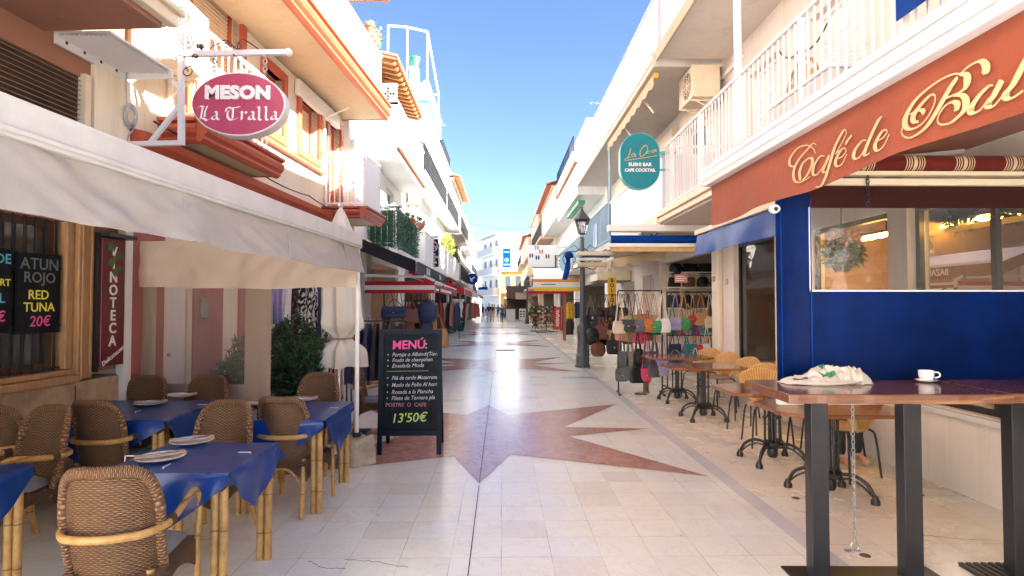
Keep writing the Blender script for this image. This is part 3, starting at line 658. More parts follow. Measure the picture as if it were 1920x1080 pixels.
# ------------------------------------------------------------------ left row: cream building with orange trim
B = Bld('trimmed_house', 'cream house with orange window surrounds and orange moulded balconies', LW, 1, LRZ)
door = (6.62, 7.02, 0, 2.15, .08); w1 = (8.85, 9.45, 4.25, 5.15, .16); w2 = (10.15, 10.95, 4.25, 5.15, .16); fw = (6.95, 8.1, 3.62, 5.6, .16); dr2 = (11.5, 12.15, 3.42, 5.15, .16); sh = (9.3, 12.2, 0, 2.6, 3.0); fw3 = (7.2, 8.4, 5.85, 7.6, .16); w3 = (9.6, 11, 5.85, 7.6, .16)
B.wall(5.95, 12.4, 0, 9.0, [door, w1, w2, fw, dr2, sh, fw3, w3], 'cream_plaster')
for q, kd in ((w1, 'roller'), (w2, 'roller'), (fw, 'roller'), (dr2, 'roller')): B.window(*q[:4], dp=q[4], frame='orange_paint', pane='peach_plaster', kind=kd, surround='orange_paint' if q[1] < 11.2 else 'brick_red_paint', name='window' if q not in (fw, dr2) else 'balcony_door')
for q in (fw3, w3): B.window(*q[:4], dp=q[4], frame='orange_paint', surround='orange_paint')
m = B.mb(); m.box((.0, 8.6, 4.02), (.07, 11.2, 4.1)); B.part(m, 'window_sill', 'orange_paint', bevel=.01)
m = B.mb(); m.box((.003, 5.95, 0.02), (.02, 6.55, 2.6)); m.box((.003, 7.1, .02), (.02, 7.75, 2.6)); m.box((.003, 8.15, .02), (.02, 8.75, 2.6)); B.part(m, 'pink_pilaster', 'pink_plaster')
m = B.mb(); m.box((-.05, 6.64, .01), (-.02, 7.0, 2.13)); d_ = B.part(m, 'door', 'white_paint', bevel=.004); m = B.mb(); m.lathe([(.0, 0), (.02, .0), (.024, .02), (0, .03)], 10); q = m.build('handle', 'grey_metal', d_); q.location = (-.02, 6.69, 1.05); q.rotation_euler = (0, R(90), 0)
m = B.mb(); m.box((.021, 7.22, 1.45), (.04, 7.38, 1.68)); B.part(m, 'intercom', 'grey_metal', bevel=.003)
# string course
m = B.mb(); prof = [(0, 3.04), (.05, 3.04), (.09, 3.1), (.10, 3.17), (.18, 3.24), (.2, 3.32), (0, 3.36)]
m.extrude([(a, 5.95, z) for a, z in prof], (0, 5.45, 0)); B.part(m, 'string_course', 'orange_paint')
m = B.mb(); m.box((.001, 5.95, 2.62), (.06, 12.4, 3.035)); m.box((.061, 5.95, 2.95), (.12, 12.4, 3.03)); B.part(m, 'fascia_board', 'cream_paint', bevel=.006)
m = B.mb(); m.box((.061, 6.3, 2.66), (.20, 12.2, 2.80)); B.part(m, 'awning_housing', 'white_paint', bevel=.015)
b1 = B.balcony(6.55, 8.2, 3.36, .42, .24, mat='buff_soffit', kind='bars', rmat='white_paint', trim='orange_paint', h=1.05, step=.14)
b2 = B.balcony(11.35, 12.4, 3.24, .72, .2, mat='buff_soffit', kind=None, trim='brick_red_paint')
m = B.mb(); U = .74
for y in (11.3, 12.42): m.box((U, y, 3.45), (U + .04, y + .04, 4.5)); m.box((.02, y, 3.45), (.06, y + .04, 4.5))
for i in range(7): m.box((.1 + i * .1, 11.31, 3.5), (.116 + i * .1, 11.325, 4.46))
m.box((.02, 11.3, 4.46), (U + .04, 11.34, 4.5)); m.box((.02, 11.3, 3.5), (U + .04, 11.34, 3.53)); m.box((.02, 11.3, 4.3), (U, 11.33, 4.32)); m.box((U, 11.34, 4.46), (U + .04, 12.46, 4.5)); m.box((.02, 12.42, 4.46), (U, 12.46, 4.499)); m.build('railing', 'white_paint', b2)
m = B.mb(); m.box((U + .005, 11.345, 3.5), (U + .03, 12.42, 4.42)); m.build('rail_screen', 'white_sheet', b2)
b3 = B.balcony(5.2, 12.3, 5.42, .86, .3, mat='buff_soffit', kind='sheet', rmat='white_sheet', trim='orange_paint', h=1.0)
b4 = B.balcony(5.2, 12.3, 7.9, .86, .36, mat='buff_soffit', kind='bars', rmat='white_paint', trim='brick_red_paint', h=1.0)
m = B.mb(); m.box((.02, 9.9, 5.1), (.10, 11.9, 5.36)); m.bar((.05, 11.2, 5.1), (.5, 11.2, 5.3), .03); B.part(m, 'folded_blind', 'white_paint', bevel=.01)
m = B.mb(); m.tube(crv([(.03, 11.15, 5.15), (.08, 11.1, 4.9), (.1, 11.05, 4.5), (.06, 11.02, 4.2)], 5), .03, 8); B.part(m, 'blind_arm', 'cream_paint', smooth=True)
# shop stock behind the opening: lit back wall is the room itself
for i, (y, z, c) in enumerate([(11.9, 6.78, 'terracotta_pot'), (12.05, 6.76, 'planter_green'), (11.7, 6.78, 'terracotta_pot'), (11.5, 6.78, 'terracotta_pot')]):
    p = Matrix.Rotation(LRZ, 3, 'Z') @ Vector((.80, y, z)) + Vector((LW, 0, 0))
    m = MB(); m.lathe([(.07, 0), (.10, .17), (.115, .17), (.115, .2), (.095, .2), (.09, .16)], 14)
    o = thing('flower_pot', 'flower pot on the upper balcony rail, ' + ('first from the far end', 'green and second from the far end', 'third from the far end', 'fourth from the far end')[(1, 0, 2, 3)[i]], 'flower pot', p, 0, 'pots on the upper balcony rail')
    m.build('pot', c, o, smooth=True); m = MB()
    for j in range(40):
        a, r = rnd.uniform(0, 6.28), rnd.uniform(0, .14); z0 = .2 + rnd.uniform(0, .18); s_ = .035
        m.poly([Vector((r * math.cos(a), r * math.sin(a), z0)) + Vector((rnd.uniform(-s_, s_), rnd.uniform(-s_, s_), rnd.uniform(-s_, s_))) for _ in range(3)])
    m.build('flowers', ('leaf_yellow', 'dyed_coral', 'dyed_white', 'leaf_mid')[i] if i in (0, 3) else C('coral' if i == 1 else 'white').name, o)

# ------------------------------------------------------------------ left row: white house with hedge balcony
D = Bld('terrace_house', 'white house with a big plain balcony soffit and a roof terrace', -3.2, 1)
so_ = (13.2, 18.6, 0, 2.7, 3.0); e1 = (14.6, 15.8, 3.15, 4.9, .15); e2 = (16.6, 17.8, 3.15, 4.9, .15); t1 = (15, 16.6, 6.2, 7.4, .15)
D.wall(12.55, 19.2, 0, 5.2, [so_, e1, e2], 'white_plaster'); D.wall(12.55, 19.2, 5.2, 6.1, [], 'white_plaster', u=-.01, name='upper_wall')
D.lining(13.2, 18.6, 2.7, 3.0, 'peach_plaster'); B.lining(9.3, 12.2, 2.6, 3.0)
for q in (e1, e2): D.window(*q[:4], dp=q[4], frame='white_paint', pane='blue_pane')
bD = D.balcony(14.1, 18.9, 5.16, .72, .16, kind='solid', rmat='white_plaster', h=1.1)
bE = D.balcony(14.3, 18.6, 2.86, .72, .14, kind='bars', rmat='white_paint', h=.95)
m = D.mb()   # lattice blocks on the terrace
for iy in range(3):
    for iz in range(2):
        y0, z0 = .12 + iy * .19, 6.44 + iz * .19
        for a, b in (((0, 0), (.19, .19)), ((.19, 0), (0, .19)), ((.095, 0), (.095, .19)), ((0, .095), (.19, .095)), ((0, 0), (.19, 0)), ((0, .19), (.19, .19)), ((0, 0), (0, .19)), ((.19, 0), (.19, .19))):
            m.bar((y0 + a[0], 14.16, z0 + a[1]), (y0 + b[0], 14.16, z0 + b[1]), .022, .08, up=(0, 1, 0))
m.box((.1, 14.1, 6.36), (.72, 14.22, 6.435)); m.box((.1, 14.1, 6.83), (.72, 14.22, 6.87)); D.part(m, 'lattice_parapet', 'white_plaster')
m = D.mb(); m.box((-4.5, 14.9, 6.05), (-.05, 19, 7.75)); D.part(m, 'roof_room', 'buff_soffit')
m = D.mb(); e = .62; m.poly([(e, 14.5, 7.66), (e, 19.2, 7.66), (-2.2, 19.2, 8.3), (-2.2, 14.5, 8.3)]); m.poly([(e, 14.5, 7.60), (e, 19.2, 7.60), (-2.2, 19.2, 8.24), (-2.2, 14.5, 8.24)]); m.poly([(e, 14.5, 7.60), (e, 14.5, 7.66), (-2.2, 14.5, 8.3), (-2.2, 14.5, 8.24)])
for i in range(26): m.tube([(e + .03, 14.55 + i * .18, 7.68), (-2.2, 14.55 + i * .18, 8.32)], .07, 6)
rf = D.part(m, 'roof', 'terracotta_pot'); m = D.mb()
for i in range(14): m.bar((e - .03, 14.6 + i * .34, 7.545), (-.04, 14.6 + i * .34, 7.70), .10, .10)
m.build('rafter', M('rafter_wood', (.34, .14, .045), .6, .25, 6).name, rf)
m = D.mb(); m.box((.5, 14.16, 5.28), (.52, 14.18, 5.3)); m.box((.725, 14.05, 5.315), (.80, 18.95, 5.40)); D.part(m, 'tile_edge', 'terracotta_pot'); m = D.mb(); m.box((-.04, 15.2, 6.9), (-.01, 15.9, 7.5)); f = D.part(m, 'roof_window', 'white_paint'); m = D.mb(); m.box((-.012, 15.26, 6.95), (-.005, 15.84, 7.45)); m.build('pane', 'blue_pane', f)
# shop signs & column on its ground floor
m = D.mb(); m.box((0, 12.7, 0), (.35, 13.15, 3.0)); D.part(m, 'shop_pier', 'warm_white', bevel=.01)

# ------------------------------------------------------------------ left row: house with green edged slab
E = Bld('green_edged_house', 'white house with green edged top slab and pipe frame on its roof', -3.2, 1)
ops = [(19.8, 21.2, 3.1, 5.1, .15), (22.4, 23.8, 3.1, 5.1, .15), (25, 26.6, 3.1, 5.1, .15), (20.4, 21.6, 6.3, 7.9, .15), (23, 24.2, 6.3, 7.9, .15), (19.8, 27.2, 0, 2.6, 2.5)]
E.wall(19.25, 27.8, 0, 9.2, ops, 'white_plaster')
E.lining(19.8, 27.2, 2.6, 2.5)
for q in ops[:5]: E.window(*q[:4], dp=q[4], pane='blue_pane')
bt = E.balcony(19.7, 24.1, 8.3, .75, .16, kind='solid', rmat='white_plaster', h=.55); m = E.mb(); m.box((.751, 19.7, 8.3), (.80, 24.1, 8.37)); m.box((.2, 19.65, 8.3), (.75, 19.698, 8.4)); m.build('green_edge', 'green_paint', bt)
m = E.mb(); m.box((.15, 19.72, 8.46), (.42, 20.1, 9.55)); E.part(m, 'terrace_pillar', 'white_plaster', bevel=.01)
m = E.mb(); m.lathe([(.12, 9.55), (.18, 9.85), (.2, 9.85), (.2, 9.9), (.15, 9.9)], 14, (.28, 19.9, 0)); solo(m, 'plant_bucket', 'green_paint', 'green bucket on the white terrace pillar', 'bucket', (-3.2, 0, 0), smooth=True)
m = E.mb(); r = .035
for a, b in (((.05, 19.8, 9.0), (.05, 19.8, 10.9)), ((.05, 19.8, 10.9), (.72, 19.8, 10.75)), ((.72, 19.8, 9), (.72, 19.8, 10.75)), ((.72, 19.8, 10.75), (.72, 23.4, 9.9)), ((.72, 23.4, 9.0), (.72, 23.4, 9.9)), ((.05, 23.4, 9.9), (.72, 23.4, 9.9)), ((-.6, 19.8, 10.95), (.05, 19.8, 10.9)), ((-.6, 19.8, 9), (-.6, 19.8, 10.95))): m.tube([a, b], r, 6)
solo(m, 'pipe_frame', 'white_paint', 'open frame of white pipes on the roof terrace', 'frame', (-3.2, 0, 0))
be = E.balcony(19.4, 27.6, 5.85, .72, .15, kind='bars', rmat='iron_black', h=.9)
bf = E.balcony(19.6, 27.5, 2.95, .70, .15, kind='solid', rmat='white_plaster', h=.9)
for i in range(4): pass

# ------------------------------------------------------------------ generic houses further along
def house(name, label, side, y0, y1, xw, h, mat, slabs, rail, depth=.7, pane='blue_pane', frame='white_paint', roof=None, rmat='white_paint', smat=None, shop=True, cols=None):
    b = Bld(name, label, xw, -side); n = cols or max(2, int((y1 - y0) / 2.6)); ops = []; lev = [2.95] + [s for s in slabs if s > 3.2]
    for z in lev:
        if z + 2.3 > h: continue
        for i in range(n):
            c = y0 + (y1 - y0) * (i + .5) / n; ops.append((c - .5, c + .5, z + (.2 if z in slabs else .85), z + 2.15, .14))
    wins = list(ops)
    if shop: ops.append((y0 + .5, y1 - .5, 0, 2.5, 2.2))
    b.wall(y0, y1, 0, h, ops, mat)
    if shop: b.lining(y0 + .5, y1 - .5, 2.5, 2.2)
    for q in wins: b.window(*q[:4], dp=q[4], pane=pane if (q[0] * 7 + q[2]) % 3 > 1 else 'dark_pane', frame=frame)
    for j, z in enumerate(slabs):
        r = rail[j % len(rail)]; b.balcony(y0 + .35, y1 - .35, z, depth, .16, mat=smat or mat, kind=r, rmat=rmat if r == 'bars' else (smat or mat), h=.95, step=.16)
    m = b.mb(); m.box((-6, y0, h), (.14, y1, h + .12)); b.part(m, 'cornice', smat or mat)
    if roof == 'tile':
        m = b.mb(); m.poly([(.5, y0 - .2, h + .1), (.5, y1 + .2, h + .1), (-3, y1 + .2, h + 1.2), (-3, y0 - .2, h + 1.2)]); m.poly([(.5, y0 - .2, h + .04), (.5, y1 + .2, h + .04), (.14, y1 + .2, h + .12), (.14, y0 - .2, h + .12)])
        for i in range(int((y1 - y0) / .3)): m.tube([(.52, y0 + i * .3, h + .13), (-3, y0 + i * .3, h + 1.23)], .09, 6)
        b.part(m, 'roof', 'terracotta_pot')
    elif roof == 'room':
        m = b.mb(); m.box((-5, y0 + 1.5, h + .12), (-.8, y1 - 1, h + 2.3)); b.part(m, 'roof_room', mat)
        b.rail(b.o, y0, y1, .1, h + .12, .8, 'bars', rmat, u0=-.4, ends=(0, 0), step=.2)
    return b
H1 = house('townhouse', 'white house with solid parapets beyond the green edged slab', -1, 27.9, 35.8, -3.15, 9.4, 'white_plaster', [2.95, 5.9], ['solid', 'bars'], .65, roof='room', rmat='iron_black')
H2 = house('townhouse', 'cream far house on the left with tiled eaves over bar balconies', -1, 35.9, 44.5, -3.0, 9.2, 'cream_plaster', [2.95, 5.9], ['bars', 'bars'], .6, roof='tile', rmat='iron_black', smat='warm_white')
H3 = house('townhouse', 'white narrow far house on the left with solid balconies', -1, 44.6, 53, -3.1, 8.6, 'white_plaster', [2.95, 5.8], ['solid', 'bars'], .6)
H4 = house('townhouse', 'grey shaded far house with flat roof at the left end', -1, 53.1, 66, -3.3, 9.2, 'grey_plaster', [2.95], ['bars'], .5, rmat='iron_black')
H5 = house('townhouse', 'white house furthest down the left side', -1, 66.2, 84, -3.9, 9.4, 'warm_white', [2.95, 5.4], ['bars', 'bars'], .5, rmat='iron_black')
H6 = house('townhouse', 'pale house closing the far left end of the street', -1, 96, 120, -4.6, 9.6, 'white_plaster', [3, 6], ['bars', 'solid'], .6, cols=5, rmat='iron_black')

H_bounce = house('townhouse', 'white sunlit house added unseen behind the viewpoint on the left to bounce sunlight', -1, -22, -1.1, -4.2, 9.6, 'white_plaster', [2.95, 5.9], ['solid', 'solid'], .5, shop=False)  # added house out of view; its sunlit wall bounces light onto the near paving
# ------------------------------------------------------------------ right row: cafe building
RX = 3.9
F = Bld('cafe_building', 'white cafe building with long slatted balcony above the terracotta awning', RX, -1)
fw_ = [(-1.2, 1.2, .7, 2.5, 2.6), (1.6, 3.6, .7, 2.5, 2.6), (3.85, 5.66, .7, 2.55, 2.6), (5.95, 7.5, 1.0, 2.55, 2.6), (8.45, 9.95, .66, 2.62, 2.6)]
up = [(1.2, 2.6, 3.25, 5.2, .15), (4.0, 5.2, 3.25, 5.2, .15), (6.2, 7.4, 3.25, 5.2, .15), (8.3, 9.3, 3.25, 5.2, .15)]
F.wall(-1.6, 10.45, 0, 9.0, fw_ + up, 'warm_white')
for q in up: F.window(*q[:4], dp=q[4], kind='roller', pane='white_paint', name='balcony_door')
for q in fw_: F.window(*q[:4], dp=.14, frame='iron_black', pane='shop_glass', kind='casement' if q[1] - q[0] > 1.7 else 'single', ft=.055, name='shop_window')
for q in fw_[:3]:
    m = F.mb(); m.box((.002, q[0] - .05, .645), (.06, q[1] + .05, .69)); F.part(m, 'sill', 'grey_marble_strip', bevel=.004)
m = F.mb()
for q in fw_: m.box((-2.59, q[0] + .02, q[2] + .02), (-2.55, q[1] - .02, q[3] - .02)); m.box((-2.54, q[0] + .015, q[2] + .01), (-.2, q[0] + .02, q[3] - .02)); m.box((-2.54, q[1] - .02, q[2] + .01), (-.2, q[1] - .015, q[3] - .02)); m.box((-2.54, q[0] + .03, q[3] - .02), (-.2, q[1] - .03, q[3] - .012))
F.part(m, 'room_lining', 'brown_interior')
m = F.mb(); m.box((.002, 7.65, .02), (.03, 8.3, 2.7)); F.part(m, 'wall_pier', 'cream_plaster')
c1 = F.balcony(-1.6, 9.9, 2.95, 1.2, .22, mat='warm_white', kind='bars', rmat='white_paint', h=1.08, step=.115)
m = F.mb(); m.box((1.201, -1.6, 2.98), (1.26, 9.95, 3.06)); m.box((1.201, -1.6, 3.062), (1.30, 9.98, 3.16)); m.build('slab_edge', 'cream_paint', c1, bevel=.006)
m = F.mb(); m.box((1.10, 6.84, 3.2), (1.16, 6.92, 5.8)); F.part(m, 'balcony_post', 'white_paint')
c2 = F.balcony(-1.6, 10.1, 5.83, 1.2, .2, mat='warm_white', kind='sheet', rmat='white_sheet', h=1.05)
m = F.mb(); m.box((1.201, -1.6, 5.80), (1.245, 10.12, 6.0)); m.build('slab_edge', 'buff_soffit', c2, bevel=.006)
m = F.mb(); m.box((.002, 9.4, 5.55), (.06, 10.3, 5.62)); F.part(m, 'lintel', 'white_paint')
ac_unit('air conditioner on brackets under the upper balcony of the cafe building', (RX - .02, 10.55, 5.2), -1, (.48, .8, .56))
# blue banner strip and small things on the near balcony
o = thing('blue_banner', 'blue cloth banner with orange hem tied along the balcony above the cafe awning', 'banner', (RX - 1.2, 0, 0)); m = MB(); m.box((-.06, 1.0, 3.5), (-.05, 3.9, 3.80)); m.build('cloth', 'gloss_blue', o); m = MB(); m.box((-.065, 1.0, 3.80), (-.045, 3.95, 3.83)); m.build('hem', 'orange_canvas', o)

# ------------------------------------------------------------------ right row: bag shop house
G = Bld('bag_shop_house', 'white house with long upper balcony over the open bag shop', RX, -1)
gs = (10.85, 14.5, 0, 2.6, 3.0); gu = [(11.2, 12.4, 3.3, 5.2, .15), (13.2, 14.4, 3.3, 5.2, .15), (16, 17.2, 3.3, 5.2, .15), (18.4, 19.6, 3.3, 5.2, .15), (15.2, 16.4, .1, 2.4, .3), (17.4, 18.9, .8, 2.3, .3)]
G.wall(10.5, 21, 0, 9.0, [gs] + gu, 'warm_white')
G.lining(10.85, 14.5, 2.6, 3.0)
for q in gu: G.window(*q[:4], dp=q[4], pane='dark_pane' if q[2] > 2 else 'shop_glass')
for y in (11.0, 13.0, 16, 18.2): 
    m = G.mb()
    for i in range(14): m.box((.0, y + i * .1, 5.22 - .06 * abs(math.sin(i * .8))), (.14, y + i * .1 + .1, 5.5))
    G.part(m, 'scalloped_pelmet', 'cream_paint')
d1 = G.balcony(10.35, 21, 5.8, 1.2, .22, mat='warm_white', kind='sheet', rmat='white_sheet', h=1.1); m = G.mb(); m.box((1.201, 10.3, 5.77), (1.25, 21, 5.86)); m.box((1.201, 10.3, 5.862), (1.27, 21, 6.04)); m.build('slab_edge', 'cream_paint', d1, bevel=.006)
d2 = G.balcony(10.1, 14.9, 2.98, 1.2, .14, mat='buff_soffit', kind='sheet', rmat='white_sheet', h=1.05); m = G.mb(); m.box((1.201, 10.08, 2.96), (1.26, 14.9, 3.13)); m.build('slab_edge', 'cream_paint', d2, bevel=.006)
d3 = G.balcony(15.1, 20.9, 3.05, 1.2, .14, mat='warm_white', kind='bars', rmat='teal_rail', h=1.05, step=.10); m = G.mb(); m.box((1.13, 15.1, 3.2), (1.14, 20.9, 4.2)); m.build('rail_net', clear('blue_net', (.45, .62, .75), .08, .3, .25), d3)
m = G.mb(); m.box((1.15, 17.0, 3.25), (1.165, 17.7, 3.95)); m.build('blue_screen', 'gloss_blue', d3)
m = G.mb(); m.tube([(1.1, 15.3, 3.2), (1.1, 15.3, 5.8)], .035, 8); G.part(m, 'blue_post', 'teal_rail')
ac_unit('air conditioner above the blue railed balcony behind the teal sign', (RX - .01, 16.3, 4.6), -1)
for y0, y1 in ((10.45, 10.84), (14.52, 14.9)): m = G.mb(); m.box((.003, y0, 0), (.06, y1, 2.9)); G.part(m, 'shop_pilaster', 'warm_white', bevel=.008)

J1 = house('townhouse', 'white house with tiled ledge and open terrace behind the street lamp', 1, 21.1, 29, 3.75, 6.9, 'white_plaster', [2.95, 5.6], ['bars', 'solid'], 1.0, roof='room', rmat='teal_rail')
m = J1.mb(); m.box((.99, 21.4, 6.72), (1.12, 28.7, 6.80)); J1.part(m, 'tile_edge', 'terracotta_pot'); m = J1.mb(); m.box((.7, 21.6, 5.3), (.95, 25.5, 5.42)); J1.part(m, 'rolled_blind', 'green_paint')
J2 = house('townhouse', 'white far house with stacked balconies left of the street lamp', 1, 29.1, 38, 3.6, 9.0, 'white_plaster', [2.95, 5.9], ['bars', 'solid'], .95, roof='room', rmat='iron_black')
J3 = house('townhouse', 'beige far house with brown soffits on the right', 1, 38.1, 50, 3.4, 9.2, 'warm_white', [2.95, 5.9], ['bars', 'bars'], .9, roof='tile', rmat='iron_black', smat='peach_plaster')
J4 = house('townhouse', 'peach far house with dark railings near the street end', 1, 50.1, 62, 3.1, 9.6, 'peach_plaster', [2.95, 5.9], ['bars', 'solid'], .8, rmat='iron_black')
J5 = house('townhouse', 'cream house beside the blue hanging banner at the street end', 1, 62.1, 78, 2.7, 8.6, 'cream_plaster', [2.95, 5.9], ['bars', 'bars'], .7, roof='tile', rmat='iron_black')
# building closing the street
K = Bld('end_block', 'tall white corner block with balconies closing the far end of the street', -.25, -1, R(17), 86)
ops = [(1 + i * 3, 2.4 + i * 3, z, z + 1.8, .15) for i in range(3) for z in (3.6, 6.6, 9.4)]
K.wall(0, 10, 0, 11.8, ops, 'white_plaster', back=5.2)
for q in ops: K.window(*q[:4], dp=q[4], pane='blue_pane')
m = K.mb(); m.box((.0, .3, 5.9), (.9, 9.6, 6.1)); m.box((0, .3, 8.9), (.9, 9.6, 9.1)); m.box((0, .3, 2.9), (.9, 9.6, 3.1)); bK = K.part(m, 'balcony', 'white_plaster'); m = K.mb()
for z in (6.1, 9.1, 3.1): m.box((.85, .3, z), (.9, 9.6, z + 1)); m.box((.02, .3, z), (.849, .35, z + 1))
m.build('railing', 'grey_plaster', bK)
m = K.mb(); m.box((-5.4, -.4, 11.805), (.7, 10.4, 12)); K.part(m, 'roof', 'grey_plaster')
m = K.mb(); m.box((-4.2, -.06, 4.2), (-3.1, -.004, 6)); m.box((-4.2, -.06, 7.2), (-3.1, -.004, 9)); K.part(m, 'shutter', 'grey_plaster')
K2 = Bld('yellow_house', 'low ochre yellow house in front of the white end block', -.1, 1, 0, 82)
m = K2.mb(); m.box((0, 0, 0), (3.4, 2.5, 6.2)); K2.part(m, 'wall', 'yellow_plaster'); m = K2.mb(); m.box((-.1, -.3, 6.2), (3.5, 2.6, 6.35)); m.box((0, -.35, 3.2), (3.4, -.002, 3.35)); K2.part(m, 'cornice', 'cream_plaster')
m = K2.mb(); m.box((.5, -.05, .0), (1.5, -.002, 2.5)); m.box((2.0, -.05, 0), (3.1, -.002, 2.5)); K2.part(m, 'shop_front', 'dark_pane'); m = K2.mb(); m.box((.7, -.05, 3.7), (1.4, -.002, 5.6)); m.box((2.1, -.05, 3.7), (2.8, -.002, 5.6)); K2.part(m, 'window', 'blue_pane')
Z = Bld('far_house', 'small pale house at the very end between the rows', -7, 1)
ops = [(0, 1, 1, 2, .1)]
m = Z.mb(); m.box((-5, 130, 0), (14, 140, 8.6)); Z.part(m, 'wall', 'white_plaster'); m = Z.mb()
for i in range(6):
    for z in (3.2, 6): m.box((-3 + i * 2.6, 129.94, z), (-2 + i * 2.6, 129.99, z + 1.5))
Z.part(m, 'window', 'blue_pane')

def pipe(label, pts, r, mat, name='drainpipe', cat='pipe'):
    p0 = Vector(pts[0]); m = MB(); m.tube([Vector(p) - p0 for p in pts], r, 8); solo(m, name, mat, label, cat, p0, smooth=True)
pipe('white drainpipe down the front of the bag shop house', [(3.84, 10.48, .02), (3.84, 10.48, 2.95)], .04, 'cream_paint')
pipe('white drainpipe at the corner of the terrace house', [(-3.14, 12.62, .02), (-3.14, 12.62, 5.1)], .045, 'white_paint')
def cable(label, pts, sag, r=.011):
    out = []
    for p, q in zip(pts, pts[1:]):
        p, q = Vector(p), Vector(q); out += [p.lerp(q, t / 8) - Vector((0, 0, sag * 4 * (t / 8) * (1 - t / 8))) for t in range(8)]
    pipe(label, out + [Vector(pts[-1])], r, 'iron_black', 'facade_cable', 'cable')
fl = lambda u, y, z: Matrix.Rotation(LRZ, 3, 'Z') @ Vector((u, y, z)) + Vector((LW, 0, 0))
cable('black cable sagging along the orange trim of the cream house', [fl(.24, 6.0, 3.43), fl(.24, 8.4, 3.40), fl(.24, 10.0, 3.42), fl(.24, 11.3, 3.38)], .03)
cable('pair of dark cables clipped under the cream house fascia', [fl(.15, 6.1, 2.92), fl(.15, 7.9, 2.93), fl(.15, 9.6, 2.91), fl(.15, 12.2, 2.94)], .04, .014)
cable('dark cable bundle looped below the solid white balcony by the teal sign', [(2.68, 10.0, 2.93), (2.72, 10.6, 2.90), (2.66, 11.2, 2.93), (2.7, 12.6, 2.92), (2.68, 14.6, 2.94)], .07, .022)
cable('cable drooping down the wall under the cafe air conditioner', [(3.86, 8.2, 5.2), (3.86, 7.6, 4.9), (3.86, 6.9, 4.95)], .12, .010)
cable('thin cable crossing high between the far houses', [(-2.4, 40, 7.2), (2.6, 40.5, 7.0)], .35, .012)
# ------------------------------------------------------------------ left restaurant awning, end curtain, post
def clothgrid(m, p0, p1, drop, nu=60, nv=8, rip=.012, outv=(0, 0, 0), seed=1, k=9, sag=0):
    """hanging strip from line p0-p1 down by drop, with soft folds growing to the hem"""
    p0, p1 = Vector(p0), Vector(p1); d = (p1 - p0).normalized(); nn = Vector((d.y, -d.x, 0)); ov = Vector(outv)
    def fn(u, v):
        p = p0.lerp(p1, u); f = noise.noise(Vector((u * k + seed * 7, v * .6, seed))) + .5 * noise.noise(Vector((u * k * 2.3, v, seed + 3)))
        g = noise.noise(Vector((u * k * .7 + v * 2.5, seed, v * 1.5))) + .8 * (1 - abs(noise.noise(Vector((u * k * 1.1 - v * 1.6, seed + 9, v * .5)))) * 3)
        return p + Vector((0, 0, -drop * v * (1 + sag * math.sin(math.pi * u) + .05 * noise.noise(Vector((u * k * .5, seed, 2)))))) + nn * (rip * f * (.3 + v) + rip * .8 * g) + ov * v
    m.slab(fn, nu, nv, .004); return m
o = thing('restaurant_awning', 'long off-white canvas awning with white front bar over the blue tables', 'awning', (LW, 0, 0), LRZ)
U = 2.28
m = MB(); m.slab(lambda u, v: (U + (.1 - U) * v, -1.5 + 7.6 * u, 2.27 + .5 * v - .05 * math.sin(math.pi * v)), 20, 8, .004); m.build('canopy', 'cream_canvas', o, smooth=True)
m = MB(); m.box((U - .05, -1.5, 2.16), (U + .05, 6.08, 2.30)); m.box((U + .0505, -1.5, 2.175), (U + .06, 6.06, 2.195)); m.build('front_bar', M('bar_white', (.56, .55, .55), .4, .12, 5).name, o, bevel=.015)
m = MB(); clothgrid(m, (U + .015, -1.5, 2.165), (U + .015, 6.06, 2.165), .25, 160, 12, .024, (.035, 0, 0), 3, 22); va_ = m.build('valance', 'cream_canvas', o, smooth=True)
for i in range(6): m = MB(); y = -.6 + i * 1.24; m.slab(lambda u, v: (U + .024 + .035 * v + .004, y + .022 * u, 2.163 - .245 * v), 1, 8, .012); m.build('seam', 'cream_canvas', va_)
m = MB(); m.bar((.05, 5.7, 2.72), (U - .1, 5.7, 2.2), .05, .07); m.build('arm', 'white_paint', o)
m = MB(); m.box((.02, -1.5, 2.6), (.16, 6.1, 2.82)); m.build('cassette', 'white_paint', o, bevel=.03)
m = MB(); m.bar((.2, 5.93, 2.68), (U - .06, 5.93, 2.28), .03, .05); m.build('edge_bar', 'white_paint', o)

o = thing('curtain_wall', 'roll-down end curtain with clear vinyl window and tan hanging valance', 'curtain', (LW, 0, 0), LRZ)
yc = 6.13
m = MB(); clothgrid(m, (U - .02, yc, 2.25), (.02, yc, 2.25), .47, 60, 12, .035, (0, -.03, 0), 5, 8, .03); m.build('valance', 'tan_canvas', o, smooth=True)
def sheet(m, u0, u1, z0, z1, y, rip=.008, seed=1): m.slab(lambda a, b: (u0 + (u1 - u0) * a, y + rip * noise.noise(Vector((a * 3 + seed * 5, b * 2, seed))) * (1.2 - b), z0 + (z1 - z0) * b), 14, 14, .003)
m = MB(); sheet(m, .02, .17, .62, 1.95, yc + .06, .012, 1); sheet(m, 1.10, 1.37, .62, 1.95, yc + .06, .012, 2); sheet(m, .171, 1.099, .62, .80, yc + .06, .03, 3); m.build('fabric_border', 'taupe_canvas', o, smooth=True)
m = MB(); m.poly([(.172, yc + .062, .80), (1.098, yc + .062, .80), (1.098, yc + .062, 1.95), (.172, yc + .062, 1.95)]); m.build('vinyl_window', 'curtain_vinyl', o)
m = MB(); m.tube([(.02, yc + .06, .61), (1.37, yc + .06, .61)], .018, 8); m.build('bottom_tube', 'alu', o)
pp = PZ(668, 868, 0); o = thing('awning_post', 'slim white metal post standing in a rough stone block', 'post', (pp.x, pp.y, 0))
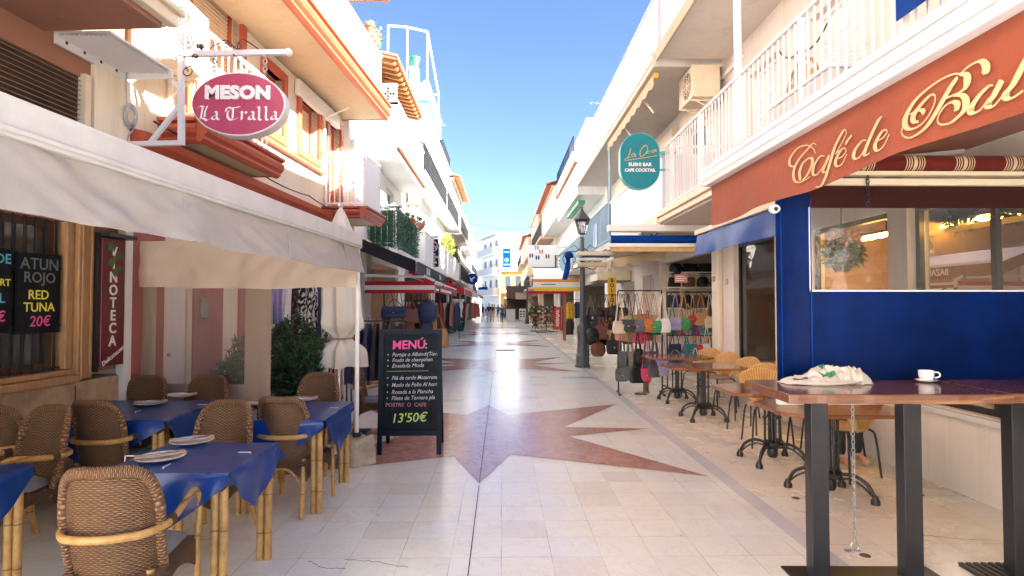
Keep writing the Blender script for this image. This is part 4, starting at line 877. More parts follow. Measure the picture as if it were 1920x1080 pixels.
m = MB(); m.tube([(0, 0, .2), (0, 0, 2.2)], .023, 12); m.build('pole', 'white_paint', o, smooth=True)
m = MB()
def rock(u, v):
    a = 2 * math.pi * u; z = .27 * v; r = .17 * (1 - .16 * v ** 2) * (1 + .10 * math.cos(4 * a)) ; q = Vector((r * math.cos(a), r * math.sin(a), z))
    return q + q.normalized() * .035 * noise.noise(q * 9 + Vector((3, 1, 2)))
m.grid(rock, 32, 10); m.poly([rock(i / 32, 1) for i in range(32)]); m.build('stone_base', 'concrete', o, smooth=True)
m = MB(); m.tube([(.02, .02, .28), (.05, .02, .30), (.05, -.04, .29)], .008, 6); m.lathe([(.04, .26), (.04, .3), (.026, .31)], 12); m.build('collar', 'iron_black', o)

# ------------------------------------------------------------------ right cafe awning with painted name
o = thing('cafe_awning', 'terracotta awning lettered Café de Bal in cream script above the tall bar tables', 'awning', (1.78, 0, 0))
def PW(*p): return [(x - 1.78, y, z) for x, y, z in p]
m = MB(); m.slab(lambda u, v: (2.05 * v, .3 + 4.68 * u, 2.70 + .18 * v), 10, 4, .004); m.build('canopy', 'terracotta_canvas', o)
m = MB(); P_ = [(-.07, 2.60), (.08, 2.60), (.10, 2.70), (.08, 2.79), (-.02, 2.80), (-.075, 2.75), (-.085, 2.68)]
m.extrude([(a, .3, b) for a, b in P_], (0, 4.71, 0)); m.build('front_cassette', 'white_sheet', o, bevel=.006)
m = MB(); m.box((-.088, .3, 2.705), (-.084, 5.0, 2.712)); m.box((-.083, .3, 2.64), (-.076, 5.0, 2.646)); m.build('cassette_seam', 'grey_metal', o)
m = MB(); m.slab(lambda u, v: (-.005 + .004 * math.sin(u * 60) * v ** 2 + .006 * noise.noise(Vector((u * 14, v * 2, 4))) * v, 4.98 - 4.68 * u, 2.602 - v * (.335 + .012 * math.sin(u * 22))), 120, 8, .004); va = m.build('valance', 'terracotta_canvas', o, smooth=True)
m = MB(); m.box((-.018, .3, 2.285), (-.0165, 4.975, 2.287)); 
def dig(lines, s, x0, y0): return [[(lambda q: (-q.y, q.z))(PX(x0 + x / s, y0 + y / s, 1.76)) for x, y in ln] for ln in lines]
L1 = [[(418, 525), (400, 480), (360, 445), (300, 435), (215, 470), (150, 550), (125, 620), (140, 665), (185, 675)],
      [(425, 430), (400, 412), (370, 430), (330, 480), (250, 570), (190, 670), (170, 770), (190, 835), (240, 850), (310, 820), (360, 780)],
      [(270, 635), (340, 580), (380, 590), (380, 650), (330, 760), (270, 835)], [(345, 577), (275, 640), (240, 740), (250, 830)],
      [(520, 555), (470, 560), (410, 650), (390, 740), (410, 770), (450, 750), (520, 650)], [(575, 545), (535, 640), (505, 720), (530, 735), (575, 680)],
      [(650, 520), (720, 400), (765, 300), (750, 260), (715, 300), (640, 450), (580, 640), (530, 800), (480, 890), (420, 905)], [(690, 490), (640, 535)],
      [(655, 590), (720, 560), (760, 510), (755, 470), (715, 480), (660, 570), (645, 640), (670, 670), (720, 640), (775, 530)], [(830, 320), (790, 370), (755, 425)],
      [(990, 375), (940, 390), (870, 480), (850, 560), (880, 585), (930, 550), (1000, 430)], [(1165, 110), (1120, 170), (1040, 340), (975, 510), (990, 545), (1030, 520)],
      [(1110, 390), (1180, 350), (1225, 290), (1215, 262), (1175, 275), (1120, 360), (1090, 440), (1110, 490), (1150, 480), (1200, 420), (1250, 310)]]
L2 = [[(940, 265), (860, 380), (780, 520), (700, 660), (600, 810), (500, 900), (400, 950), (330, 930), (308, 880), (335, 800)],
      [(980, 235), (900, 232), (780, 280), (640, 370), (480, 510), (380, 660), (345, 780), (380, 845), (450, 845), (540, 790), (620, 690), (680, 560), (685, 480), (645, 465), (570, 530), (480, 640), (440, 720), (455, 765), (500, 770)], [(400, 690), (470, 650), (530, 640), (570, 670)],
      [(960, 232), (1030, 245), (1050, 310), (1020, 390), (960, 440), (880, 475), (810, 505)], [(890, 470), (990, 475), (1035, 540), (1015, 630), (950, 710), (850, 785), (750, 800), (715, 760), (730, 690), (800, 590), (880, 548), (930, 570), (925, 620), (900, 645)],
      [(975, 230), (1060, 150), (1160, 95), (1220, 95), (1260, 150), (1252, 235)],
      [(1340, 360), (1290, 370), (1180, 480), (1100, 600), (1090, 650), (1130, 670), (1200, 630), (1300, 500)], [(1440, 300), (1420, 340), (1350, 470), (1285, 570), (1310, 600), (1360, 580), (1470, 450)],
      [(1740, 20), (1650, 190), (1570, 340), (1490, 450), (1500, 500), (1560, 500), (1680, 420)]]
m = MB(); strokes(m, dig(L1, 6, 1460, 200), (-.022, 0, 0), (0, -1, 0), (0, 0, 1), .006, .030, lift=(-.0004, 0, 0)); strokes(m, dig(L2, 6, 1640, 100), (-.022, 0, 0), (0, -1, 0), (0, 0, 1), .007, .038, lift=(-.0004, 0, 0))
m.build('lettering', 'letter_cream', o)
m = MB(); m.bar((.05, 2.3, 2.62), (2.0, 2.9, 2.86), .05, .03); m.bar((.05, 4.6, 2.62), (2.0, 4.8, 2.86), .05, .03); m.build('arm', 'white_paint', o)

# blue end curtain with clear window, hanging across the terrace
yb = 3.88; x0 = PY(1455, 600, yb).x; x1 = PY(1517, 600, yb).x
o = thing('terrace_curtain', 'dark blue vinyl terrace curtain with wide clear window and white bottom bar', 'curtain', (x0, yb, 0)); W = 3.88 - x0; a = x1 - x0
zb, zm, zt = 1.0, 1.695, 2.245
m = MB(); sheet(m, a + .004, W, zb, zm, 0, .02, 4); m.build('lower_panel', 'blue_vinyl', o, smooth=True)
m = MB(); m.slab(lambda u, v: (a * u, -.012 + .012 * math.sin(math.pi * u), zb + (2.40 - zb) * v), 8, 4, .003); m.build('side_strip', 'blue_vinyl', o, smooth=True)
m = MB(); m.box((a + .012, -.006, zb), (a + .02, -.0035, 2.30)); m.box((.03, -.016, zb), (.035, -.0135, 2.4)); m.build('seam', 'gloss_blue', o)
m = MB(); m.poly([(a + .02, .004, zm - .002), (W, .004, zm - .002), (W, .004, zt), (a + .02, .004, zt)]); m.build('vinyl_window', 'clear_vinyl', o)
m = MB(); m.box((a + .005, -.004, zm - .005), (a + .022, .008, zt)); m.box((a, -.004, zm - .006), (W, .0035, zm + .004)); m.build('window_edge', 'white_paint', o)
m = MB(); sheet(m, .22, W, zt - .005, 2.40, -.004, .01, 6); m.build('top_band', 'maroon_canvas', o, smooth=True)
m = MB(); m.box((0, -.03, zb - .045), (W, .02, zb + .002)); m.build('bottom_bar', 'white_paint', o, bevel=.006)
m = MB(); m.box((.15, -.04, 2.385), (W, .03, 2.43)); m.build('rail', 'cream_paint', o, bevel=.006); m = MB(); m.box((.15, -.05, 2.45), (W, .02, 2.475)); m.build('upper_rail', 'cream_paint', o)
m = MB(); m.tube([(.35, -.0, 2.535), (W, -.0, 2.535)], .055, 16); rr = m.build('fabric_roll', 'burgundy_canvas', o, smooth=True)
for i in range(5):
    m = MB(); c = .58 + i * .33
    for d, w_ in ((-.058, .006), (-.042, .006), (-.026, .007), (0, .024), (.026, .007), (.042, .006), (.058, .006)): m.tube([(c + d - w_ / 2, 0, 2.535), (c + d + w_ / 2, 0, 2.535)], .0565, 16, caps=False)
    m.build('stripe', 'straw_canvas', rr, smooth=True)
def chain(label, top, bot, n, r=.012, name='hanging_chain', mat='grey_metal', extra=None):
    top, bot = Vector(top), Vector(bot); m = MB(); L = (top - bot).length / n
    for i in range(n):
        c = top.lerp(bot, (i + .5) / n); k = 8; ax = Vector((1, 0, 0)) if i % 2 else Vector((0, 1, 0))
        m.tube([c - bot + ax * (r * .5 * math.cos(2 * math.pi * j / k)) + Vector((0, 0, L * .62 * math.sin(2 * math.pi * j / k))) for j in range(k)], r * .16, 5, True)
    if extra: extra(m)
    return solo(m, name, mat, label, 'chain', bot, smooth=True)
e = PZ(1603, 1033, 0)
chain('thin steel chain hanging from the blue curtain bar down to a floor ring', (e.x, e.y, .955), (e.x, e.y, .06), 34, .02, extra=lambda m: (m.tube([(.028 * math.cos(q * .785), 0, -.03 + .028 * math.sin(q * .785)) for q in range(8)], .005, 6, True), m.box((-.07, -.02, -.06), (.03, .02, -.055))))
q = PY(1627, 340, 3.82); chain('short dark hook chain hanging from the rail over the clear window', (q.x, 3.82, 2.44), (q.x, 3.82, 2.24), 8, .022, mat='iron_black')
for px, py, lb in ((1622, 1042, 'rusty floor bolt plate beside the chain ring'), (1725, 928, 'dark bolt in the paving near the cafe wall'), (1492, 934, 'small dark bolt plate by the cast iron table foot')):
    q = PZ(px, py, 0); m = MB(); m.lathe([(.035, 0), (.03, .005), (.012, .006), (.01, .012)], 10); solo(m, 'floor_bolt', 'dark_wood', lb, 'floor bolt', q)

# ------------------------------------------------------------------ hanging oval sign
Ys = 5.78
def D2(pts, s, x0, y0, Y): return [[(lambda q: (q.x, q.z))(PY(x0 + x / s, y0 + y / s, Y)) for x, y in ln] for ln in pts]
c = PY(447, 195, Ys); o = thing('oval_sign', 'hanging pink oval sign reading MESON La Tralla with white rim', 'sign', c); rx, rz_ = .452, .312
N = 56; el = lambda r, s, y: [(r * math.cos(2 * math.pi * i / N), y, s * math.sin(2 * math.pi * i / N)) for i in range(N)]
m = MB(); m.extrude(el(rx, rz_, 0), (0, .15, 0)); m.build('body', 'white_paint', o, smooth=True, bevel=.006)
m = MB(); m.extrude(el(rx - .014, rz_ - .014, -.004), (0, .003, 0)); m.build('face', 'sign_pink', o)
text('MESON', .168, 'letter_white', o, (.0, -.014, .10), ext=.012, bold=.010, sx=1.08, space=1.06)
AA = [[(0, 20), (28, 5), (45, 20), (45, 72), (68, 88)], [(45, 38), (6, 52), (0, 78), (30, 84), (45, 70)]]
def sh(l, dx, dy): return [[(x + dx, y + dy) for x, y in q] for q in l]
BL = [[(165, 665), (195, 645), (235, 655)], [(222, 650), (212, 710), (200, 768)], [(178, 782), (225, 768), (265, 790), (300, 768)], [(268, 642), (245, 700), (240, 755)]] + sh(AA, 318, 695) + \
     [[(455, 700), (468, 660), (520, 664), (600, 650)], [(545, 662), (482, 695), (472, 750), (505, 785), (570, 768)], [(528, 670), (522, 770)]] + [[(590, 712), (616, 702), (614, 782)], [(614, 725), (650, 702), (662, 718)]] + sh(AA, 688, 695) + \
     [[(772, 655), (792, 662), (790, 768), (812, 788)], [(842, 655), (862, 662), (860, 768), (882, 788)]] + sh(AA, 915, 695)
m = MB(); strokes(m, [[(a - c.x, b - c.z) for a, b in l] for l in D2(BL, 5.4, 340, 80, Ys)], (0, -.008, 0), (1, 0, 0), (0, 0, 1), .01, .024, ang=32, lift=(0, -.0002, 0)); m.build('lettering', 'letter_white', o)
o = thing('sign_bracket', 'pale grey steel bracket frame with black scrolls holding the oval sign', 'bracket', PY(225, 270, 5.95)); O = o.location.copy()
def bp(px, py): return PY(px, py, 5.9) - O
m = MB(); m.bar(bp(232, 104), bp(546, 98), .05, .05); m.bar(bp(340, 104), bp(340, 272), .05, .05); m.bar(bp(222, 271), bp(340, 268), .045, .045); m.bar(bp(340, 195), bp(282, 268), .04, .04); m.bar(bp(276, 106), bp(337, 165), .035, .035); m.build('frame', 'grey_plaster' if 0 else 'white_sheet', o)
m = MB(); m.ell(bp(541, 98), (.04, .04, .04)); m.build('end_ball', 'white_sheet', o, smooth=True)
m = MB()
def spiral(px, py, r, t, a0, sg=1): return [bp(px + r * (1 - i / 18 * .85) * math.cos(a0 + sg * i / 18 * t), py + r * (1 - i / 18 * .85) * math.sin(a0 + sg * i / 18 * t)) + Vector((0, -.03, 0)) for i in range(19)]
for pts in (crv([bp(392, 96), bp(412, 84), bp(428, 78), bp(442, 92)]), crv([bp(448, 95), bp(450, 82), bp(462, 78), bp(486, 94)]), spiral(432, 88, 8, 7, 0), spiral(452, 90, 8, 7, 3, -1), crv([bp(350, 130), bp(362, 126), bp(378, 124)]), spiral(356, 138, 12, 8, -1.2), spiral(373, 112, 9, 7, 1), crv([bp(440, 104), bp(448, 112), bp(452, 120)])): m.tube([q + Vector((0, -.03, 0)) for q in pts], .006, 5)
m.tube(crv([bp(364, 108), bp(372, 104), bp(378, 96), bp(376, 88)]), .012, 6); m.ell(bp(377, 87), (.035, .02, .03), 8, 6); m.ell(bp(371, 86), (.02, .012, .03), 8, 6); m.build('scroll', 'iron_black', o, smooth=True)
for px, lb in ((402, 'left'), (497, 'right')):
    t_, b_ = PY(px, 104, 5.83), PY(px, 140, 5.83); chain(f'short chain carrying the {lb} side of the oval sign', t_, b_, 5, .04)
o = thing('cable_coil', 'coil of grey cable hung on the cream wall below the metal canopy', 'cable', PX(240, 218, -3.66)); m = MB()
for r in (.075, .09, .105, .12): m.tube([(.03 + .004 * math.sin(i), r * .8 * math.cos(i * .33), r * math.sin(i * .33)) for i in range(19)], .008, 6, True)
m.tube(crv([(.03, .05, -.1), (.03, -.05, -.25), (.02, -.02, -.5)]), .008, 6); m.tube(crv([(.03, -.06, .1), (.02, -.07, .3), (.02, -.05, .55)]), .006, 6); m.build('cable', 'grey_metal', o, smooth=True)

# ------------------------------------------------------------------ teal projecting sign
Yt = 9.85; c = PY(1200, 302, Yt); o = thing('projecting_sign', 'teal rounded projecting sign reading La Oca SUSHI BAR CAFE COCKTAIL', 'sign', c); hw, hh = .335, .475
prof = [(hw * math.cos(R(a)), (hh - hw) + hw * math.sin(R(a))) for a in range(0, 181, 9)] + [(hw * math.cos(R(a)), -(hh - hw) + hw * math.sin(R(a))) for a in range(180, 361, 9)]
m = MB(); m.extrude([(x, 0, z) for x, z in prof], (0, .12, 0)); m.build('body', 'teal_edge', o, smooth=True)
m = MB(); m.extrude([(x * .965, -.004, z * .975) for x, z in prof], (0, .0035, 0)); m.build('face', 'sign_teal', o)
LO = [[(325, 370), (312, 440), (285, 500), (240, 535), (262, 518), (330, 498)], [(392, 448), (362, 448), (340, 478), (362, 492), (396, 450), (388, 488), (410, 485)], [(545, 330), (490, 370), (460, 440), (475, 490), (525, 465), (572, 385), (550, 325), (500, 350)], [(612, 412), (575, 418), (560, 445), (606, 440)], [(682, 388), (645, 402), (632, 428), (660, 428), (692, 385), (686, 420), (714, 408)], [(235, 550), (480, 515), (710, 478)]]
m = MB(); strokes(m, [[(a - c.x, b - c.z) for a, b in l] for l in D2(LO, 7.715, 1140, 230, Yt)], (0, -.007, 0), (1, 0, 0), (0, 0, 1), .011, .015, lift=(0, -.0004, 0)); m.build('lettering', 'gold', o)
text('SUSHI BAR', .078, 'letter_white', o, (0, -.007, -.06), bold=.0025, sx=1.05); text('CAFE COCKTAIL', .072, 'letter_white', o, (0, -.007, -.155), bold=.0025, sx=.95)
m = MB(); m.box((hw - .01, .04, .13), (hw + .20, .08, .165)); m.box((hw - .01, .04, -.15), (hw + .20, .08, -.115)); m.build('bracket', 'teal_edge', o)

# ------------------------------------------------------------------ menu chalkboard
o = thing('menu_chalkboard', 'black framed A-board chalk menu headed MENÚ: priced 13\'50€ standing on the paving', 'menu board', (-.985, 6.44, 0), R(1.5))
tilt = lambda z: .10 * z / 1.33
H, Wb = 1.335, .34
def tp(x, y, z): return (x, y + tilt(z), z)
m = MB()
for x in (-Wb, Wb - .05): m.add([tp(x + a, b, z) for z in (0, H) for a, b in ((0, 0), (.05, 0), (.05, .03), (0, .03))], [(0, 3, 2, 1), (4, 5, 6, 7), (0, 1, 5, 4), (1, 2, 6, 5), (2, 3, 7, 6), (3, 0, 4, 7)])
for z in (.20, H - .055): m.add([tp(x, b, z + e) for e in (0, .055) for x, b in ((-Wb + .0502, .002), (Wb - .0502, .002), (Wb - .0502, .028), (-Wb + .0502, .028))], [(0, 3, 2, 1), (4, 5, 6, 7), (0, 1, 5, 4), (1, 2, 6, 5), (2, 3, 7, 6), (3, 0, 4, 7)])
m.build('front_frame', 'board_frame', o)
m = MB(); m.add([tp(x, b, z) for z in (.25, H - .05) for x, b in ((-Wb + .045, .012), (Wb - .045, .012), (Wb - .045, .02), (-Wb + .045, .02))], [(0, 3, 2, 1), (4, 5, 6, 7), (0, 1, 5, 4), (1, 2, 6, 5), (2, 3, 7, 6), (3, 0, 4, 7)]); sl_ = m.build('slate', 'chalk_black', o)
m = MB()
for x in (-Wb + .01, Wb - .05): m.bar((x + .02, .56, 0), (x + .02, tilt(H) + .045, H - .01), .04, .03, up=(0, 1, 0))
m.box((-Wb + .04, .44, .26), (Wb - .04, .46, .32)); m.build('rear_frame', 'board_frame', o)
def ct(s, size, mat, x, z, sh=.25, al='LEFT', b=.0008, rot=0, sx=1): 
    t = text(s, size, mat, o, (x, tilt(z) + .0095, z), shear=sh, align=al, bold=b, ext=.0006, sx=sx); t.rotation_euler = (Matrix.Rotation(R(90 - 4.3), 3, 'X') @ Matrix.Rotation(R(rot), 3, 'Z')).to_euler()
ct('MENÚ', .13, 'chalk_pink', -.02, 1.165, .06, 'CENTER', .003, 1.5, 1.0); ct(':', .12, 'chalk_white', .155, 1.165, 0)
for i, (s, z, w_) in enumerate((('Portaje o Albóndi(Tierra)', 1.06, .9), ('Frudo de champiñon', 1.00, .9), ('Ensalada Moda', .94, 1))): ct('•', .05, 'chalk_white', -.25, z, 0); ct(s, .058, 'chalk_white', -.2, z, .3, 'LEFT', 0, 1.2, w_)
m = MB(); m.add([tp(x, .0095, z) for x, z in ((-.25, .882), (.2, .886), (.2, .889), (-.25, .885))], [(0, 1, 2, 3)]); m.build('lettering', 'chalk_lime', o)
for s, z, w_ in (('Filé de cerdo Mozarronés', .81, .82), ('Muslo de Pollo Al horno', .735, .88), ('Rosada a la Plancha', .66, .95), ('Filete de Ternera pla', .595, .92)): ct('•', .05, 'chalk_white', -.25, z, 0); ct(s, .06, 'chalk_white', -.2, z, .3, 'LEFT', 0.0002, 1.0, w_)
ct('POSTRE  O  CAFE', .056, 'chalk_rose', -.26, .525, .1, 'LEFT', .0008, 0); ct("13'50€", .135, 'chalk_lime', -.01, .385, .2, 'CENTER', .001, 2)

# ------------------------------------------------------------------ wicker chairs, blue tables
def chair_proto(loc, rz, label):
    o = thing('wicker_chair', label, 'chair', loc, rz, 'wicker armchairs at the blue tables')
    o.scale = (.81, .88, 1)
    zt_ = lambda u: .872 - .20 * abs(u) ** 4.6
    def sh_(u, v, off=0):
        u = 2 * u - 1; a = u * 1.22; lean = .10 * v + .02 * math.sin(3 * v)
        return Vector(((.248 + off) * math.sin(a) * (.98 + .05 * v), -.235 - lean + (.205 + off) * (1 - math.cos(a)) - off, .34 + v * (zt_(u) - .34)))
    m = MB(); m.slab(lambda u, v: sh_(u, v), 34, 30, .014); m.build('backrest', 'wicker', o, smooth=True)
    m = MB(); edge = [sh_(0, v / 10, .004) for v in range(11)] + [sh_(u / 30, 1, .004) + Vector((0, 0, .012)) for u in range(1, 30)] + [sh_(1, 1 - v / 10, .004) for v in range(11)]
    m.tube(edge, [.027] * len(edge), 12); m.build('back_rim', 'wicker_rim', o, smooth=True)
    half = [(.272, .265, .40), (.278, .285, .53), (.276, .262, .622), (.272, .19, .652), (.270, .06, .634), (.272, -.08, .612), (.262, -.19, .604), (.20, -.29, .60), (.10, -.335, .60), (0, -.347, .60)]
    full = half + [(-x, y, z) for x, y, z in half[-2::-1]]
    m = MB(); m.tube(crv(full, 5), .0185, 10); m.build('armrest', 'bamboo', o, smooth=True)
    for sx in (-1, 1): m = MB(); m.tube([(sx * .268, -.10, .608), (sx * .268, -.155, .606)], .026, 10); m.build('binding', 'wicker_rim', o, smooth=True)
    m = MB()
    def seat(u, v):
        x = (u - .5) * .52; y = -.27 + .55 * v; return Vector((x, y, .405 - .012 * math.sin(math.pi * u) * math.sin(math.pi * v)))
    m.slab(seat, 12, 12, .03); m.build('seat', 'wicker', o)
    m = MB(); pt = [(-.25, -.25), (-.272, .265), (.272, .265), (.25, -.25)]
    for (a, b), (c, d) in zip(pt, pt[1:] + pt[:1]):
        m.slab(lambda u, v: (a + (c - a) * u, b + (d - b) * u, .395 - v * (.055 + .085 * abs(2 * u - 1) ** 1.6)), 14, 4, .012)
    m.build('apron', 'wicker', o)
    for sx in (-1, 1):
        m = MB(); m.tube([(sx * .272, .265, .41), (sx * .274, .272, .2), (sx * .28, .285, 0)], .0195, 10); m.build('leg', 'bamboo', o, smooth=True)
        m = MB(); m.tube(crv([(sx * .205, -.225, .42), (sx * .215, -.255, .25), (sx * .235, -.315, .09), (sx * .25, -.35, 0)]), .0225, 10); m.build('leg', 'bamboo', o, smooth=True)
    m = MB(); m.tube(crv([(.22, -.26, .2), (.1, -.25, .32), (0, -.245, .345), (-.1, -.25, .32), (-.22, -.26, .2)]), .012, 8); m.build('brace', 'bamboo', o, smooth=True)
    m = MB()
    def pad(u, v):
        x, y = (u - .5) * 2, (v - .5) * 2; e = max(0, 1 - abs(x) ** 4) ** .5 * max(0, 1 - abs(y) ** 4) ** .5; tuft = sum(math.exp(-((x - a) ** 2 + (y - b) ** 2) * 45) for a in (-.4, .4) for b in (-.4, .4))
        return Vector((x * .22 * (1 - .42 * max(0, -y) ** 2), .035 + y * .225, .415 + .062 * e - .022 * tuft + .006 * noise.noise(Vector((x * 3, y * 3, 1)))))
    m.grid(pad, 22, 22); m.grid(lambda u, v: Vector(((u - .5) * .44 * (1 - .42 * max(0, 1 - 2 * v) ** 2), .035 + (v - .5) * .45, .408)), 4, 8); m.build('cushion', 'cushion_grey', o, smooth=True)
    return o
CH = [((-1.76, 2.90), 9, 'front wicker armchair with its back to us at the nearest blue table'), ((-2.0, 4.14), 175, 'wicker armchair on the far side of the nearest blue table, facing us'), ((-1.66, 4.86), -6, 'wicker armchair with its back to us at the table by the stone based post'),
      ((-1.86, 5.92), 178, 'wicker armchair facing us behind the table by the stone based post'), ((-1.55, 7.45), -84, 'wicker armchair seen from its side behind the chalk menu board'), ((-3.45, 5.68), 180, 'wicker armchair facing us beside the white corner post, behind the long table'),
      ((-2.88, 5.70), 176, 'wicker armchair facing us under the vinyl window, behind the long table'), ((-2.97, 4.72), -8, 'wicker armchair with its back to us in front of the long blue table'), ((-3.16, 3.95), 163, 'wicker armchair turned to the blue table cut by the left picture edge'),
      ((-3.62, 4.5), 8, 'wicker armchair half cut by the picture edge below the barred window')]
c0 = None
for (x, y), a, lb in CH:
    if c0 is None: c0 = chair_proto((x, y, 0), R(a), lb)
    else: again(c0, lb, (x, y, 0), R(a))

def blue_table(x0, x1, y0, y1, lb, cl, z=.72):
    o = thing('bamboo_table', lb, 'table', ((x0 + x1) / 2, (y0 + y1) / 2, 0), 0, 'bamboo legged dining tables'); a, b = (x1 - x0) / 2, (y1 - y0) / 2
    m = MB(); m.box((-a, -b, z - .03), (a, b, z - .005)); m.build('tabletop', 'teak_top', o, bevel=.006)
    for sx in (-1, 1):
        for sy in (-1, 1):
            m = MB(); m.tube([(sx * (a - .03), sy * (b - .025), z - .02), (sx * (a - .03), sy * (b - .025), 0)], .0225, 10); m.tube([(sx * (a - .08), sy * (b - .03), z - .03), (sx * (a - .075), sy * (b - .03), 0)], .0225, 10); m.build('leg', 'bamboo', o, smooth=True)
    m = MB()
    for sx in (-1, 1):
        for sy in (-1, 1): m.lathe([(.03, z - .10), (.034, z - .08), (.03, z - .06)], 10, (sx * (a - .04), sy * (b - .028), 0))
    m.build('cane_binding', 'wicker_rim', o, smooth=True)
    # the cloth lies cornerwise, so each side hangs lowest in its middle
    k = MB(); e = .012; A_, B_ = a + e, b + e
    k.grid(lambda u, v: Vector((-A_ + 2 * A_ * u, -B_ + 2 * B_ * v, z + .0025 * noise.noise(Vector((u * 4, v * 4, x0))) + .0015 * math.cos(u * 9 * 2 * math.pi * .25))), 30, 30)
    cs = [(-A_, -B_), (A_, -B_), (A_, B_), (-A_, B_)]
    for i in range(4):
        p, q = Vector((*cs[i], 0)), Vector((*cs[(i + 1) % 4], 0)); d = q - p; L = d.length; nn = Vector((d.y, -d.x, 0)).normalized()
        def fl(u, v):
            dr = .045 + .30 * (1 - abs(2 * u - 1)) ** .9 * min(1, L / .8); f = noise.noise(Vector((u * 5 + i * 9 + x0, v * .8, y0)))
            return p.lerp(q, u) + nn * (.010 * min(1, v * 6) + v * .03 * f + .012 * v * math.sin(u * 17 + i)) + Vector((0, 0, z - dr * v - .006 * min(1, v * 8)))
        k.grid(fl, 30, 12)
    solo(k, 'tablecloth', 'oilcloth_blue', cl, 'tablecloth', o.location, 0, 'blue tablecloths', smooth=True, merge=True)
    return o
T = [(-2.10, -1.44, 3.2, 3.86, 'nearest blue covered bamboo table in front of the front chair', 'blue oilcloth on the nearest table, holding two plates'),
     (-2.05, -1.37, 4.64, 5.5, 'blue covered bamboo table next to the stone based post', 'blue oilcloth on the table next to the stone based post'),
     (-3.66, -2.58, 4.64, 5.6, 'long blue covered bamboo table along the stone wall', 'blue oilcloth on the long table along the stone wall'),
     (-3.45, -2.60, 2.55, 3.36, 'blue covered bamboo table cut by the left picture edge', 'blue oilcloth on the table cut by the left picture edge')]
for t in T: blue_table(*t)
def place_setting(px, py, where, ang, nap=True, z=.724):
    q = PZ(px, py, z); n = 'plate'
    m = MB(); m.lathe([(0, .004), (.075, .004), (.09, .010), (.128, .019), (.130, .022), (.126, .0225), (.09, .0145), (.074, .009), (0, .009)], 32); solo(m, 'plate', 'china', 'round white plate ' + where, 'plate', q, 0, 'white plates on the blue tables', smooth=True)
    if not nap: return
    rz = R(ang); m = MB(); m.slab(lambda u, v: ((u - .5) * .25, (v - .5) * .07, .030 + .012 * abs(u - .5) + .003 * noise.noise(Vector((u * 4, v * 4, px)))), 8, 4, .004); solo(m, 'napkin', 'napkin_paper', 'paper napkin on the plate ' + where, 'napkin', q, rz, 'paper napkins on plates')
    m = MB(); m.bar((-.1, .012, .038), (.0, .012, .038), .011, .004); m.bar((0, .012, .034), (.1, .010, .034), .017, .002); solo(m, 'knife', 'steel', 'table knife lying on the napkin ' + where, 'knife', q, rz, 'knives on napkins')
    m = MB(); m.bar((-.095, -.014, .034), (.03, -.014, .034), .007, .003); m.box((.03, -.024, .033), (.05, -.004, .035))
    for i in range(4): m.box((.05, -.024 + i * .0058, .033), (.09, -.0215 + i * .0058, .035))
    solo(m, 'fork', 'steel', 'table fork lying on the napkin ' + where, 'fork', q, rz, 'forks on napkins')
for px, py, w_, a in ((301, 862, 'at the near side of the nearest blue table', 38), (360, 831, 'at the far side of the nearest blue table', 28), (283, 759, 'at the near right of the long blue table', 25), (342, 744, 'at the far right of the long blue table', 20), (196, 743, 'at the far left of the long blue table', 15), (135, 757, 'at the near left of the long blue table', 20), (569, 751, 'at the far side of the table by the post', 15), (543, 763, 'at the near side of the table by the post', 25)): place_setting(px, py, w_, a)
for px, py, w_, rz in ((309, 876, 'front edge of the nearest blue table', 0), (465, 849, 'right edge of the nearest blue table', 90), (630, 765, 'right edge of the table by the post', 90), (383, 759, 'right edge of the long blue table', 90), (256, 772, 'front edge of the long blue table', 0), (240, 856, 'left edge of the nearest blue table', -90)):
    q = PZ(px, py, .724); m = MB(); m.bar((0, .055, .004), (0, -.012, .004), .008, .004); m.bar((0, -.014, .006), (0, -.018, -.045), .008, .004, up=(0, 1, 0)); m.bar((0, -.016, -.045), (0, .004, -.05), .008, .004); solo(m, 'tablecloth_clip', 'white_paint', 'white plastic clip on the ' + w_, 'clip', q, R(rz), 'tablecloth clips')

# ------------------------------------------------------------------ tall bar tables and what lies on them
def bar_table(x0, x1, lb, legs, plate, mat_=False):
    o = thing('bar_table', lb, 'bar table', ((x0 + x1) / 2, 3.5, 0), R(-1.5)); a = (x1 - x0) / 2; N = 24
    def edge(i, s): return Vector((-a + 2 * a * i / N, s * .315 + .008 * noise.noise(Vector((i * .4, s, x0))), 0))
    pts = [edge(i, -1) for i in range(N + 1)] + [edge(N - i, 1) for i in range(N + 1)]
    m = MB(); m.extrude([p + Vector((0, 0, 1.068)) for p in pts], (0, 0, .052)); m.build('tabletop', 'rosewood', o, bevel=.006)
    for x, w_ in legs: m = MB(); x -= (x0 + x1) / 2; m.box((x - w_ / 2, -.03, .012), (x + w_ / 2, .055, 1.067)); m.build('leg', 'dark_steel', o, bevel=.004)
    m = MB(); p0, p1 = plate[0] - (x0 + x1) / 2, plate[1] - (x0 + x1) / 2; m.box((p0, -.36, 0), (p1, .15, .0118)); m.build('base_plate', 'dark_steel', o, bevel=.003)
    m = MB(); m.box((-a + .1, -.03, 1.04), (a - .1, .03, 1.0675)); m.build('top_rail', 'dark_steel', o)
    if mat_:
        m = MB()
        for i in range(16): m.box((p0 - .0 + i * .045, -.36, .012), (p0 + i * .045 + .028, .15, .024))
        m.build('rubber_ribs', 'iron_black', o)
    return o
bar_table(1.555, 2.765, 'left tall bar table with dark wood slab top, crumpled bag on it', [(1.86, .10), (2.40, .105)], (1.70, 2.58)); bar_table(2.772, 3.86, 'right tall bar table with a heavy square steel leg and ribbed base', [(3.06, .12), (3.62, .10)], (2.80, 3.84), True)
